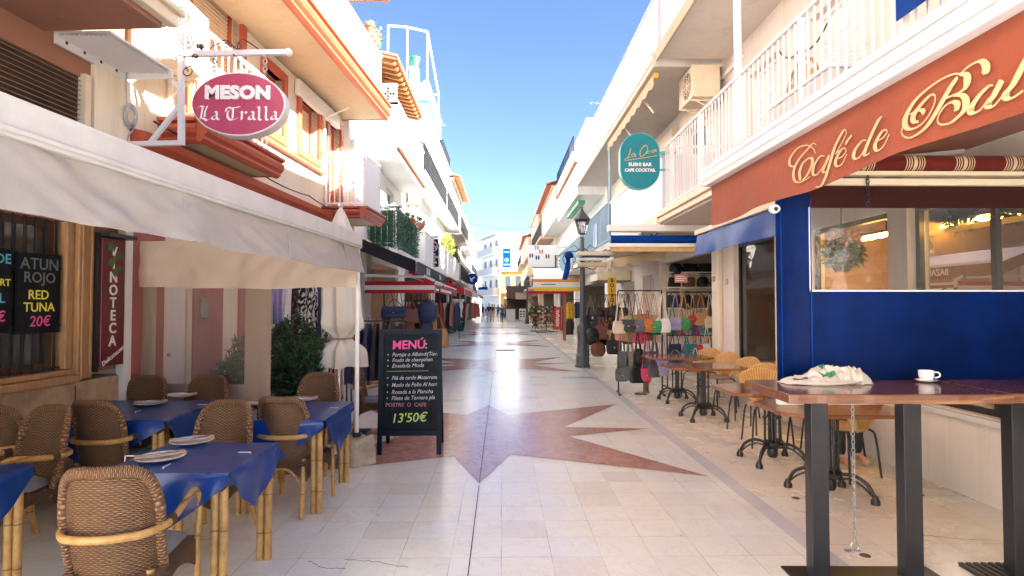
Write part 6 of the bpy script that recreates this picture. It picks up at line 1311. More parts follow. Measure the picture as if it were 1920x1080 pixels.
for i, (x, y, cs) in enumerate(((-2.75, 19.5, ('white', 'coral', 'navy', 'mustard', 'red', 'lilac')), (-2.9, 23.5, ('black', 'pink', 'beige', 'teal', 'white', 'red')), (-2.6, 28.5, ('brown', 'red', 'cream', 'black', 'coral', 'navy')), (-2.5, 43.0, ('purple', 'black', 'red', 'white', 'khaki', 'coral')))):
    lb = ('first rail of garments beyond the left bag stall', 'second rail of garments beyond the left bag stall', 'garment rail just before the long planter', 'garment rail past the white columns')[i]; rail_stand(lb, (x, y, 0), 1.2, 1.75)
    for j, c_ in enumerate(cs): garment(f'{c_} garment, {("first","second","third","fourth","fifth","sixth")[j]} on the {lb.replace("of garments ", "")}', (x - .5 + j * .2, y, 1.7), R(50), .42, 1.05, 'dyed_' + c_, 120 + i * 9 + j, 'garment', 'hanging_garment')
awning('red awning beyond the black lettered awning on the left', -3.1, -1.75, 28.2, 35, 2.95, 2.4, .28, ('red_canvas', 'red_canvas'))
# ------------------------------------------------------------------ street lamps
def lamp(loc, label, h=4.15):
    o = thing('street_lamp', label, 'street lamp', loc, 0, 'cast iron street lamps')
    m = MB(); m.lathe([(.20, 0), (.20, .05), (.175, .07), (.165, .28), (.185, .30), (.15, .33), (.125, .8), (.135, .86), (.15, .92), (.13, .96), (.14, 1.02), (.10, 1.1), (.075, 1.16)], 16); m.build('base', 'lamp_iron', o, smooth=True)
    m = MB(); m.lathe([(.075, 1.16), (.066, 2.4), (.062, h - 1.35), (.09, h - 1.32), (.06, h - 1.26), (.085, h - 1.20), (.055, h - 1.1), (.045, h - .82), (.06, h - .78)], 14); m.build('post', 'lamp_iron', o, smooth=True)
    z0 = h - .72
    m = MB(); n = 6; m.lathe([(.06, z0), (.10, z0 + .02), (.09, z0 + .04)], n); f = m.build('lantern', 'iron_black', o); m = MB()
    for i in range(n):
        a = 2 * math.pi * i / n; m.bar((.095 * math.cos(a), .095 * math.sin(a), z0 + .03), (.18 * math.cos(a), .18 * math.sin(a), z0 + .36), .016)
    m.lathe([(.17, z0 + .355), (.19, z0 + .37), (.19, z0 + .385), (.17, z0 + .385)], n); m.build('cage', 'iron_black', f)
    m = MB(); m.lathe([(.088, z0 + .035), (.170, z0 + .355)], n); m.build('glass', 'lamp_glass', f); m = MB(); m.lathe([(.215, z0 + .385), (.22, z0 + .40), (.13, z0 + .53), (.06, z0 + .60), (.05, z0 + .63), (0, z0 + .64)], n); m.build('cap', 'lamp_iron', f)
    m = MB(); m.lathe([(.02, z0 + .63), (.035, z0 + .66), (.012, z0 + .69), (0, z0 + .75)], 8)
    for k in range(4): m.bar((0, 0, z0 + .69), (.05 * math.cos(k * 1.57), .05 * math.sin(k * 1.57), z0 + .72), .012)
    m.build('finial', 'iron_black', f); m = MB(); m.lathe([(.025, z0 + .05), (.035, z0 + .2), (.02, z0 + .26), (0, z0 + .27)], 8); m.build('bulb', 'china', f, smooth=True)
    for s in (-1, 1):
        m = MB(); zc = h - 1.28
        m.tube(crv([(s * .05, 0, zc - .28), (s * .30, 0, zc - .33), (s * .50, 0, zc - .12), (s * .42, 0, zc + .10), (s * .18, 0, zc + .12), (s * .05, 0, zc + .2)]), .014, 6)
        m.tube([(s * (.28 + .14 * (1 - i / 22 * .8) * math.cos(i * .42)), 0, zc - .10 + .14 * (1 - i / 22 * .8) * math.sin(i * .42)) for i in range(23)], .010, 5)
        m.tube(crv([(s * .40, 0, zc + .10), (s * .55, 0, zc + .05), (s * .66, 0, zc - .08), (s * .58, 0, zc - .12)]), .010, 5); m.tube(crv([(s * .1, 0, zc + .16), (s * .2, 0, zc + .28), (s * .3, 0, zc + .22)]), .009, 5); m.build('scroll_arm', 'iron_black', o, smooth=True)
    return o
l0 = lamp((2.1, 15.45, 0), 'large grey cast iron street lamp beside the black bag rack on the right'); again(l0, 'street lamp on the left beside the long green planter', (-2.87, 33.8, 0)); again(l0, 'far street lamp on the right beside the brown kiosk awning', (2.2, 51, 0))
o = thing('blue_ribbon', 'blue and white cloth tied to the scroll of the large street lamp', 'cloth', (1.74, 15.3, 2.75)); m = MB(); m.ell((0, 0, .12), (.12, .08, .10), 12, 8); m.slab(lambda u, v: (-.06 + .12 * u - .12 * v + .03 * math.sin(u * 9), .03 * math.sin(u * 12 + v * 4), .05 - .55 * v), 10, 10, .006); m.build('cloth', 'gloss_blue', o, smooth=True); m = MB(); m.slab(lambda u, v: (.02 + .07 * u + .02 * v, -.05 + .02 * math.sin(u * 9), .05 - .3 * v), 8, 6, .006); m.build('white_tail', 'white_canvas', o, smooth=True)

# ------------------------------------------------------------------ right side awnings and stock
o = thing('folded_awning', 'closed blue awning with white cassette across the pavement above the bag shop', 'awning', (1.8, 9.95, 0)); m = MB(); m.box((0, 0, 2.84), (2.05, .2, 2.95)); m.build('cassette', 'white_paint', o, bevel=.01); m = MB(); m.tube([(.04, .1, 2.715), (1.7, .1, 2.715)], .068, 12); m.build('fabric_roll', 'gloss_blue', o, smooth=True); m = MB(); m.box((.02, .02, 2.575), (1.72, .16, 2.64)); m.build('front_bar', 'white_paint', o, bevel=.01); m = MB(); m.box((.06, .04, 2.50), (1.70, .14, 2.572)); m.build('wood_plank', 'rattan', o)
o = thing('blue_valance', 'glossy blue vinyl awning valance above the shop window behind the cafe curtain', 'awning', (2.5, 6.4, 0)); m = MB(); m.slab(lambda u, v: (.02 * math.sin(u * 11) * v - .03 * v, -1.15 + 2.3 * u, 2.49 - .26 * v), 30, 8, .004); m.build('valance', 'gloss_blue', o, smooth=True); m = MB(); m.box((-.03, -1.18, 2.49), (.05, 1.18, 2.55)); m.build('front_bar', 'cream_paint', o, bevel=.01); m = MB(); m.slab(lambda u, v: (.02 + 1.37 * v, -1.15 + 2.3 * u, 2.55 + .28 * v), 6, 6, .004); m.build('canopy', 'gloss_blue', o)
awning('cream scalloped shop awning beyond the bag shop', 3.88, 2.62, 14.0, 16.4, 2.93, 2.70, .24, ('straw_canvas', 'straw_canvas'), scallop=.07)
o = thing('box_canopy', 'plain cream box canopy under the scalloped awning', 'canopy', (3.87, 17.8, 0)); m = MB(); m.extrude([(0, 0, 2.65), (-1.0, 0, 2.55), (-1.0, 0, 2.34), (0, 0, 2.34)], (0, 1.6, 0)); m.build('box', 'cream_paint', o, bevel=.01); m = MB(); m.box((-1.02, -.02, 2.32), (0, 1.62, 2.338)); m.build('trim', 'dark_wood', o)
o = thing('closed_awning', 'long closed cream awning cassette in front of the large street lamp', 'awning', (1.86, 14.6, 0)); m = MB(); m.box((0, 0, 2.82), (1.9, .22, 2.92)); m.build('cassette', 'cream_paint', o, bevel=.02); m = MB(); m.tube([(.02, .1, 2.60), (.9, .1, 2.60)], .06, 12); m.build('fabric_roll', 'straw_canvas', o, smooth=True); m = MB(); m.box((0, .0, 2.70), (.9, .16, 2.76)); m.build('front_bar', 'white_paint', o, bevel=.01); m = MB(); m.box((.1, -.02, 2.765), (.8, -.005, 2.81)); m.build('dark_slot', 'iron_black', o)
o = thing('striped_awning', 'orange white and yellow striped awning with red hem on the right', 'awning', (2.45, 26.5, 0)); m = MB(); z = 3.05
m.slab(lambda u, v: (-1.0 + 2.3 * u, 1.6 * v, 2.75 + .6 * v), 6, 6, .01); m.build('canopy', 'white_canvas', o)
for nm, mt, a, b in (('orange_band', 'orange_canvas', 2.62, 2.76), ('white_band', 'white_canvas', 2.40, 2.619), ('yellow_band', 'yellow_canvas', 2.22, 2.399), ('red_band', 'red_canvas', 2.10, 2.219)): m = MB(); m.box((-1.05 - (.25 if 'red' in nm else 0), -.02 - .003 * len(nm), a), (1.25 if nm != 'red_band' else .6, .01, b)); m.build(nm, mt, o)
m = MB(); m.box((-.7, -.06, 2.5), (-.05, -.05, 2.54)); m.build('lettering', 'dark_wood', o)
m = MB(); m.box((.35, .3, 0), (.45, .4, 2.2)); m.box((1.15, .3, 0), (1.25, .4, 2.2)); m.build('post', 'orange_paint', o)
o = thing('shoe_billboard', 'white hanging board printed with clogs and sandals above the striped awning', 'sign', PY(1018, 480, 30)); m = MB(); m.box((-.75, 0, -.55), (.75, .05, .55)); m.build('board', 'white_paint', o, bevel=.01)
for x, z, c_, a in ((-.1, .22, 'coral', .4), (-.28, -.08, 'navy', .1), (.22, -.02, 'brown', -.5), (-.6, .02, 'grey', 0), (-.32, .42, 'lilac', 0)):
    for s in (-1, 1): m = MB(); q = Vector((math.cos(a), 0, math.sin(a))); m.extrude([Vector((x + s * .06 + (.045 + .01 * math.cos(t)) * math.cos(t), -.004, z + .12 * math.sin(t))) for t in [i * .4 for i in range(16)]], (0, .003, 0)); m.build('shoe_print', 'dyed_' + c_, o)
m = MB(); m.bar((.75, .02, .45), (1.9, .02, .45), .05); m.bar((.75, .02, -.4), (1.9, .02, -.4), .05); m.build('bracket', 'grey_metal', o)
o = thing('red_box_sign', 'small red and white box sign under the shoe billboard', 'sign', PY(1010, 508, 31)); m = MB(); m.box((-.3, 0, -.3), (.3, .2, .28)); m.build('box', 'red_canvas', o); m = MB(); m.box((-.35, -.02, -.42), (1.0, .25, -.3)); m.build('shelf', 'white_paint', o)
o = thing('blue_banner', 'tall blue banner hanging from the end block', 'banner', PY(950, 484, 83)); m = MB(); m.box((-.55, 0, -1.35), (.55, .06, 1.35)); m.build('cloth', 'gloss_blue', o); m = MB(); m.box((-.35, -.01, .75), (.35, -.005, .95)); m.box((-.4, -.01, -1.0), (.4, -.005, -.8)); m.extrude([(.3 * math.cos(i * .4), -.01, -.25 + .3 * math.sin(i * .4)) for i in range(16)], (0, .005, 0)); m.build('print', 'teal_edge', o)
o = thing('kiosk', 'brown awninged kiosk terrace at the far right of the street', 'kiosk', (1.65, 62, 0)); m = MB(); m.box((-1.1, 0, 2.3), (1.6, 5, 3.6)); m.build('fascia', 'brown_canvas', o); m = MB(); m.slab(lambda u, v: (-.2 + 1.7 * u, -.9 * (1 - v), 2.2 + .7 * v), 6, 6, .02); m.build('canopy', 'taupe_canvas', o); m = MB()
m.box((-1.0, 4.9, 0), (1.5, 5, 2.3)); m.build('back_wall', 'dark_wood', o)
for x in (-1.05, 1.5): m = MB(); m.box((x - .05, 0, 0), (x + .05, .1, 2.3)); m.build('post', 'dark_wood', o)
o = thing('counter', 'white counter block standing by the kiosk', 'counter', (.95, 60.5, 0)); m = MB(); m.box((-.45, -.3, 0), (.45, .3, 1.15)); m.build('body', 'white_paint', o, bevel=.02); m = MB(); m.box((-.5, -.35, 1.15), (.5, .35, 1.2)); m.build('top', 'white_sheet', o)
o = thing('price_board', 'white printed menu board standing right of the counter', 'menu board', (2.05, 58, 0)); m = MB(); m.box((-.32, 0, .2), (.32, .04, 1.25)); m.build('panel', 'paper', o); m = MB()
for z in (.4, .65, .9): m.box((-.24, -.004, z), (-.04, -.001, z + .16)); m.box((.05, -.004, z), (.24, -.001, z + .16))
m.build('print', 'dyed_grey', o); m = MB(); m.box((-.3, .0, 0), (-.26, .04, .2)); m.box((.26, 0, 0), (.3, .04, .2)); m.build('leg', 'iron_black', o)
# spinner racks
for i, (x, y) in enumerate(((2.05, 36.2), (2.3, 34.6), (2.75, 36.4), (3.05, 35.2))):
    o = thing('spinner_rack', f'revolving display rack of small goods, {ORD[i]} from the left by the red sale banner', 'rack', (x, y, 0), 0, 'revolving racks'); m = MB(); m.tube([(0, 0, 0), (0, 0, 1.65)], .02, 6); m.bar((-.3, 0, .03), (.3, 0, .03), .04); m.bar((0, -.3, .03), (0, .3, .03), .04)
    for k in range(6): m.tube([(.16 * math.cos(j * .8), .16 * math.sin(j * .8), .35 + k * .24) for j in range(8)], .008, 4, True)
    m.build('stand', 'iron_black', o); m = MB()
    for k in range(6):
        for j in range(9): a = j * .7; m.cbox((.18 * math.cos(a), .18 * math.sin(a), .28 + k * .24), (.09, .04, .10), a + 1.57, rnd.randrange(5))
    m.build('small_goods', ['dyed_black', 'dyed_tan', 'dyed_cream', 'dyed_brown', 'dyed_orange'], o)
o = thing('sale_banner', 'red vertical sale banner with white lettering by the revolving racks', 'banner', (3.2, 34.0, 0)); m = MB(); m.slab(lambda u, v: (-.2 + .4 * u, .04 * math.sin(u * 6), .2 + 1.3 * v), 8, 4, .01); m.build('cloth', M('banner_red', (.6, .04, .035), .6).name, o); t = text('REBAJAS', .25, 'letter_white', o, (-.0, -.07, .85), bold=.004); t.rotation_euler = (Matrix.Rotation(R(90), 3, 'X') @ Matrix.Rotation(R(90), 3, 'Z')).to_euler(); m = MB(); m.tube([(.22, 0, 0), (.22, 0, 1.55)], .015, 6); m.box((-.2, -.15, 0), (.25, .15, .02)); m.build('stand', 'grey_metal', o)
pot_plant('potted_palm', 'spiky potted palm left of the revolving racks', (2.6, 45, 0), .25, .45, [blob(.45, .45, .5, (0, 0, 1.05), .3)], 260, .16, 'leaf_mid', 3.0, 'planter_green')
for i, (x, c_, c2) in enumerate(((3.15, 'yellow', 'black'), (3.5, 'navy', 'white'))):
    garment(f'{c_} top hanging by the striped awning post', (x, 27.4, 1.75), 0, .42, .75, 'dyed_' + c_, 90 + i, 'top', 'blouse'); garment(f'{c2} skirt hanging under the {c_} top', (x, 27.45, .95), 0, .4, .7, 'dyed_' + c2, 95 + i, 'skirt', 'hanging_skirt')
rail_stand('clothes stand under the striped awning', (3.3, 27.5, 0), .9, 1.85, 0, (1, .57))
# right bag racks
g2 = 'bags on the right racks'
rail_stand('black iron rack of dark bags behind the large street lamp', (2.72, 15.15, 0), 1.0, 1.86, R(-8), (1, .55), name='bag_rack')
row([('black', .26, .3, .5), ('black', .3, .34, .45, 'tote'), ('brown', .28, .3, .55), ('black', .3, .32, .5), ('brown', .3, .3, .5, 'tote'), ('black', .28, .36, .4, 'pack')], 2.25, .18, 15.02, 1.84, 'upper rail of the dark bag rack', kind='shoulder', tg=True, grp=g2, big=1.14)
row([('black', .3, .34, .25, 'pack'), ('brown', .32, .3, .2, 'tote'), ('tan', .2, .22, .3), ('black', .34, .36, .2, 'tote'), ('black', .34, .4, .2, 'pack')], 2.28, .22, 14.92, 1.28, 'lower rail of the dark bag rack', tg=True, grp=g2, big=1.14)
row([('brown', .32, .3, .25, 'pack'), ('black', .3, .3, .2)], 2.4, .4, 14.85, .92, 'bottom hooks of the dark bag rack', grp=g2, big=1.14)
o = rail_stand('tall iron rack of colourful bags in front of the bag shop', (2.5, 10.75, 0), .78, 1.86, R(-6), (1, .58), name='bag_rack'); m = MB(); m.box((-.1, -.12, 0), (.1, .0, .03)); m.lathe([(.07, .03), (.05, .06), (.05, .2), (.1, .24)], 10, (.1, 0, 0)); m.build('weight', 'trunk_brown', o)
row([('cream', .22, .2, .48, 'tote'), ('black', .2, .19, .46), ('grey', .22, .2, .46), ('orange', .22, .2, .45), ('green', .2, .19, .48), ('white', .24, .22, .44, 'tote')], 2.1, .155, 10.6, 1.80, 'upper rail of the colourful bag rack', kind='shoulder', grp=g2, big=1.14)
row([('beige', .2, .18, .4), ('tan', .2, .2, .38), ('coral', .2, .18, .36), ('beige', .2, .2, .38)], 2.25, .17, 10.85, 1.80, 'rear hooks of the colourful bag rack', grp=g2, big=1.14)
row([('grey', .18, .2, .62), ('grey', .24, .22, .58, 'tote'), ('black', .26, .24, .6, 'tote'), ('pink', .16, .2, .62), ('grey', .2, .24, .5, 'tote'), ('lilac', .18, .26, .45)], 2.14, .145, 10.62, 1.09, 'lower rail of the colourful bag rack', kind='shoulder', grp=g2, big=1.14)
row([('black', .3, .42, .3, 'tote'), ('black', .28, .5, .3, 'pack'), ('brown', .26, .44, .3, 'tote'), ('black', .3, .5, .25, 'pack'), ('navy', .28, .4, .3, 'tote')], 2.3, .2, 15.3, 1.84, 'back side of the dark bag rack', grp=g2, big=1.1)
row([('black', .28, .34, .15, 'pack'), ('black', .26, .3, .2, 'tote'), ('brown', .26, .3, .2, 'tote')], 2.32, .3, 15.3, 1.1, 'lower back of the dark rack', grp=g2, big=1.1)
row([('coral', .2, .24, .3, 'tote'), ('tan', .2, .22, .34), ('pink', .18, .2, .4), ('brown', .2, .24, .3, 'tote'), ('beige', .2, .22, .36)], 2.16, .16, 10.78, 1.5, 'second tier of the colourful rack', grp=g2, big=1.0)
row([('grey', .2, .34, .3, 'pack'), ('khaki', .2, .36, .3, 'tote'), ('black', .22, .34, .25, 'pack'), ('grey', .2, .36, .3, 'tote'), ('purple', .18, .34, .3, 'tote')], 2.2, .15, 10.84, 1.06, 'lower back of the colourful rack', grp=g2, big=1.0)
row([('green', .18, .3, .3, 'tote'), ('red', .18, .26, .35), ('beige', .2, .26, .3), ('purple', .18, .3, .3, 'tote'), ('teal', .18, .28, .3), ('khaki', .2, .3, .25, 'pack')], 3.34, .15, 11.62, 1.62, 'back side of the doorway rack', grp=g2, big=1.0)
row([('navy', .2, .3, .2, 'pack'), ('white', .16, .3, .2, 'tote'), ('teal', .2, .34, .2, 'tote'), ('orange', .16, .3, .2, 'tote'), ('blue', .2, .3, .2, 'pack'), ('red', .18, .34, .15, 'tote')], 3.32, .15, 11.62, .98, 'lower back of the doorway rack', grp=g2, big=1.0)
rail_stand('iron rack of bright small bags in the bag shop doorway', (3.7, 11.5, 0), 1.0, 1.85, 0, (1, .55), name='bag_rack')
row([('lilac', .19, .2, .45), ('green', .19, .2, .45), ('red', .12, .12, .4), ('tan', .22, .2, .36), ('cream', .17, .19, .42)], 3.32, .165, 11.36, 1.80, 'upper rail of the doorway rack', grp=g2, big=1.14)
row([('navy', .2, .2, .3), ('blue', .24, .12, .42), ('teal', .2, .2, .3), ('red', .16, .18, .32), ('white', .18, .18, .3), ('green', .18, .2, .3)], 3.3, .155, 11.36, 1.16, 'middle rail of the doorway rack', grp=g2, big=1.14)
row([('blue', .32, .1, .2), ('khaki', .22, .2, .2), ('white', .2, .2, .25), ('green', .24, .16, .25), ('red', .24, .24, .2)], 3.3, .19, 11.3, .78, 'bottom hooks of the doorway rack', grp=g2, big=1.14)
row([('red', .28, .3, .1, 'pack'), ('coral', .24, .26, .15, 'pack')], 4.1, .2, 11.05, 1.35, 'right post of the doorway rack', grp=g2, big=1.14)
o = thing('shop_shelf', 'white wall shelves holding black bags inside the bag shop', 'shelf', (4.7, 14.3, 0)); m = MB()
for z in (1.0, 1.5, 2.0, 2.36): m.box((-.78, -.25, z), (1.6, .15, z + .03))
m.build('board', 'white_paint', o); m = MB(); m.box((-.8, .15, 0), (1.7, .18, 2.6)); m.build('back_panel', 'cream_paint', o)
row([('black', .26, .24, .02, 'pack'), ('black', .34, .2, .02, 'tote'), ('black', .3, .22, .03, 'tote'), ('black', .34, .2, .02, 'tote')], 4.15, .36, 14.15, 2.62, 'top shelf inside the bag shop', grp=g2, big=1.14); row([('black', .26, .24, .05, 'tote'), ('brown', .24, .2, .05), ('black', .24, .24, .04, 'pack'), ('black', .28, .26, .04, 'tote')], 4.12, .34, 14.15, 2.31, 'middle shelf inside the bag shop', grp=g2, big=1.14)
row([('black', .3, .26, .08, 'tote'), ('black', .26, .3, .08, 'pack'), ('brown', .26, .3, .08, 'tote'), ('black', .3, .3, .08, 'pack'), ('brown', .3, .3, .06, 'tote')], 4.1, .3, 14.12, 1.92, 'low shelf inside the bag shop', grp=g2, big=1.14); row([('brown', .26, .3, .2, 'tote'), ('brown', .26, .34, .2, 'pack'), ('khaki', .26, .3, .2, 'tote'), ('brown', .3, .34, .2, 'tote')], 4.5, .24, 12.6, 1.8, 'inner rail of the bag shop', grp=g2, big=1.14)
o = thing('price_sign', 'small pink handwritten price sign on a stick above the doorway rack', 'sign', PY(1277, 522, 11.4)); m = MB(); m.box((-.125, 0, -.08), (.125, .008, .08)); m.build('card', M('card_pink', (.62, .26, .24), .8).name, o); m = MB()
for z in (.04, .0, -.04): m.box((-.1, -.002, z - .008), (.1 - abs(z), -.0005, z + .008))
m.build('lettering', 'letter_white', o); m = MB(); m.tube([(0, .01, -.6), (0, .01, -.07)], .008, 6); m.build('stick', 'dyed_coral', o)
o = thing('wall_poster', 'small pink and white notice on the bag shop pilaster', 'poster', (3.845, 10.6, 2.0)); m = MB(); m.box((-.012, 0, -.15), (-.002, .2, .15)); m.build('paper', 'paper', o); m = MB(); m.box((-.015, .03, .02), (-.0125, .17, .12)); m.build('print', 'dyed_coral', o)
t = text('15', .14, 'dyed_grey', F.o, (0, 0, 0), (90, 0, -90), name='house_number'); t.location = (-.004, 10.25, 2.0)
o = thing('vertical_sign', 'narrow yellow vertical shop sign with black letters behind the dark bag rack', 'sign', (3.2, 17.2, 1.95)); m = MB(); m.box((-.12, 0, -.45), (.12, .03, .45)); m.build('panel', 'yellow_canvas', o)
for i, ch in enumerate('BOLSOS'): text(ch, .15, 'dyed_black', o, (0, -.004, .36 - i * .145), bold=.003)
o = thing('folded_awning', 'folded yellow scalloped awning under the edge of the long upper balcony', 'awning', (2.76, 10.5, 5.62)); m = MB(); m.tube([(0, 0, .08), (0, 4.6, .08)], .05, 10); m.build('fabric_roll', 'yellow_canvas', o, smooth=True)
m = MB(); m.slab(lambda u, v: (-.05, 4.6 * u, .10 - (.20 + .03 * math.sin(u * 60)) * v), 80, 3, .004); m.build('valance', 'straw_canvas', o)
for y in (1.1, 2.9): m = MB(); m.tube([(.02, y, .04), (.16, y - .3, -.34)], .02, 8); m.build('crank_arm', 'cream_paint', o)
# small things on the cafe balcony
o = thing('balcony_chair', 'bamboo chair back showing over the cafe awning behind the slatted railing', 'chair', (2.95, 5.75, 3.17)); m = MB(); m.tube([(.0, .3 * math.cos(R(a)), .55 + .28 * math.sin(R(a))) for a in range(0, 181, 12)], .016, 6); m.build('back_rim', 'bamboo', o); m = MB()
for i in range(6): m.box((-.008, -.22 + i * .085, .35), (.008, -.17 + i * .085, .80 - .02 * abs(i - 2.5) ** 2))
m.build('back_slats', 'rattan', o); m = MB(); m.box((0, -.27, .40), (.45, .27, .45)); m.build('seat', 'rattan', o); 
for x, y in ((.02, -.25), (.02, .25), (.42, -.25), (.42, .25)): m = MB(); m.tube([(x, y, 0), (x, y, .4)], .018, 6); m.build('leg', 'bamboo', o)
o = thing('storage_box', 'grey storage box on the cafe balcony below the bamboo chair', 'box', (2.83, 5.2, 3.17)); m = MB(); m.box((-.08, -.3, 0), (.3, .8, .42)); m.build('body', 'grey_plaster', o, bevel=.01); m = MB(); m.box((-.1, -.32, .42), (.32, .82, .46)); m.build('lid', 'white_sheet', o, bevel=.01)
o = thing('wall_lamp', 'black wall lantern beside the cafe balcony door', 'wall lamp', (3.88, 5.7, 4.9)); m = MB(); m.box((-.03, -.05, -.1), (.01, .05, .1)); m.tube(crv([(-.02, 0, .05), (-.12, 0, .12), (-.2, 0, .05)]), .012, 6); m.build('bracket', 'iron_black', o); m = MB(); m.lathe([(.03, -.22), (.06, -.02), (.075, .0), (.02, .06)], 8, (-.2, 0, 0)); m.build('lantern', 'iron_black', o)
o = thing('yellow_bottle', 'small yellow bottle on the balcony rail by the blue banner', 'bottle', (2.72, 3.75, 3.83)); m = MB(); m.lathe([(.03, 0), (.032, .02), (.032, .15), (.012, .19), (.012, .22)], 12); m.build('body', 'dyed_yellow', o, smooth=True); m = MB(); m.lathe([(.014, .22), (.014, .25), (0, .25)], 10); m.build('cap', 'white_paint', o)
o = thing('security_camera', 'small white round camera fixed at the top of the blue curtain', 'camera', PY(1452, 392, 3.80)); m = MB(); m.ell((0, 0, 0), (.035, .04, .03), 14, 8); m.build('body', 'white_paint', o, smooth=True); m = MB(); m.lathe([(.014, 0), (.014, .004), (0, .004)], 10); q = m.build('lens', 'iron_black', o); q.rotation_euler = (R(90), 0, 0); q.location = (-.008, -.038, -.005)
# awning dressing inside the cafe terrace
o = thing('flower_basket', 'hanging basket of pale flowers seen through the clear terrace window', 'flower basket', PY(1578, 470, 5.0)); m = MB(); leaves(m, 420, blob(.17, .15, .13, (0, 0, -.03), .2, 2.6, 4), .04, None, 2.0); m.build('foliage', 'leaf_mid', o, recalc=False)
for c_, n_ in (('beige', 150), ('orange', 60)): m = MB(); leaves(m, n_, blob(.17, .15, .10, (.0, 0, .07), .1, 3, 9), .04, None, 1.0); m.build('petals', 'dyed_' + c_, o, recalc=False)
m = MB(); m.lathe([(.05, -.18), (.11, -.09), (.12, -.06), (0, -.07)], 12); m.build('basket', 'trunk_brown', o); m = MB(); m.tube([(0, 0, 0), (0, 0, .45)], .006, 5); m.build('cord', 'iron_black', o)
o = thing('ring_lamp', 'glowing yellow strip lamp inside the cafe window', 'lamp', (4.2, 5.18, 2.38)); m = MB(); m.box((-.05, -.44, 0), (.05, .44, .03)); m.build('housing', 'dark_steel', o); m = MB(); m.tube([(0, -.42 + .084 * i, -.03 + .012 * (i % 2)) for i in range(11)], .022, 8); m.build('glowing_tube', emit('lamp_glow', (1, .5, .07), 30), o, smooth=True); m = MB(); m.tube([(0, 0, .03), (0, 0, .16)], .01, 6); m.build('hanger', 'iron_black', o)
again(o, 'second glowing yellow strip lamp, in the further cafe window', (4.25, 6.5, 2.40))
for i, (x, y) in enumerate(((4.12, 4.72), (4.12, 5.28))): o = thing('hanging_plant', ('bushy hanging plant left end of the glowing lamp', 'bushy hanging plant right end of the glowing lamp')[1 - i], 'plant', (x, y, 2.36)); m = MB(); leaves(m, 260, blob(.12, .12, .09, (0, 0, 0), .1), .04, None, 2.2); m.build('foliage', 'leaf_dark', o, recalc=False); m = MB(); m.lathe([(.06, .05), (.1, .14), (0, .14)], 10); m.build('pot', 'trunk_brown', o); m = MB(); m.tube([(0, 0, .14), (0, 0, .25)], .006, 5); m.build('cord', 'iron_black', o)

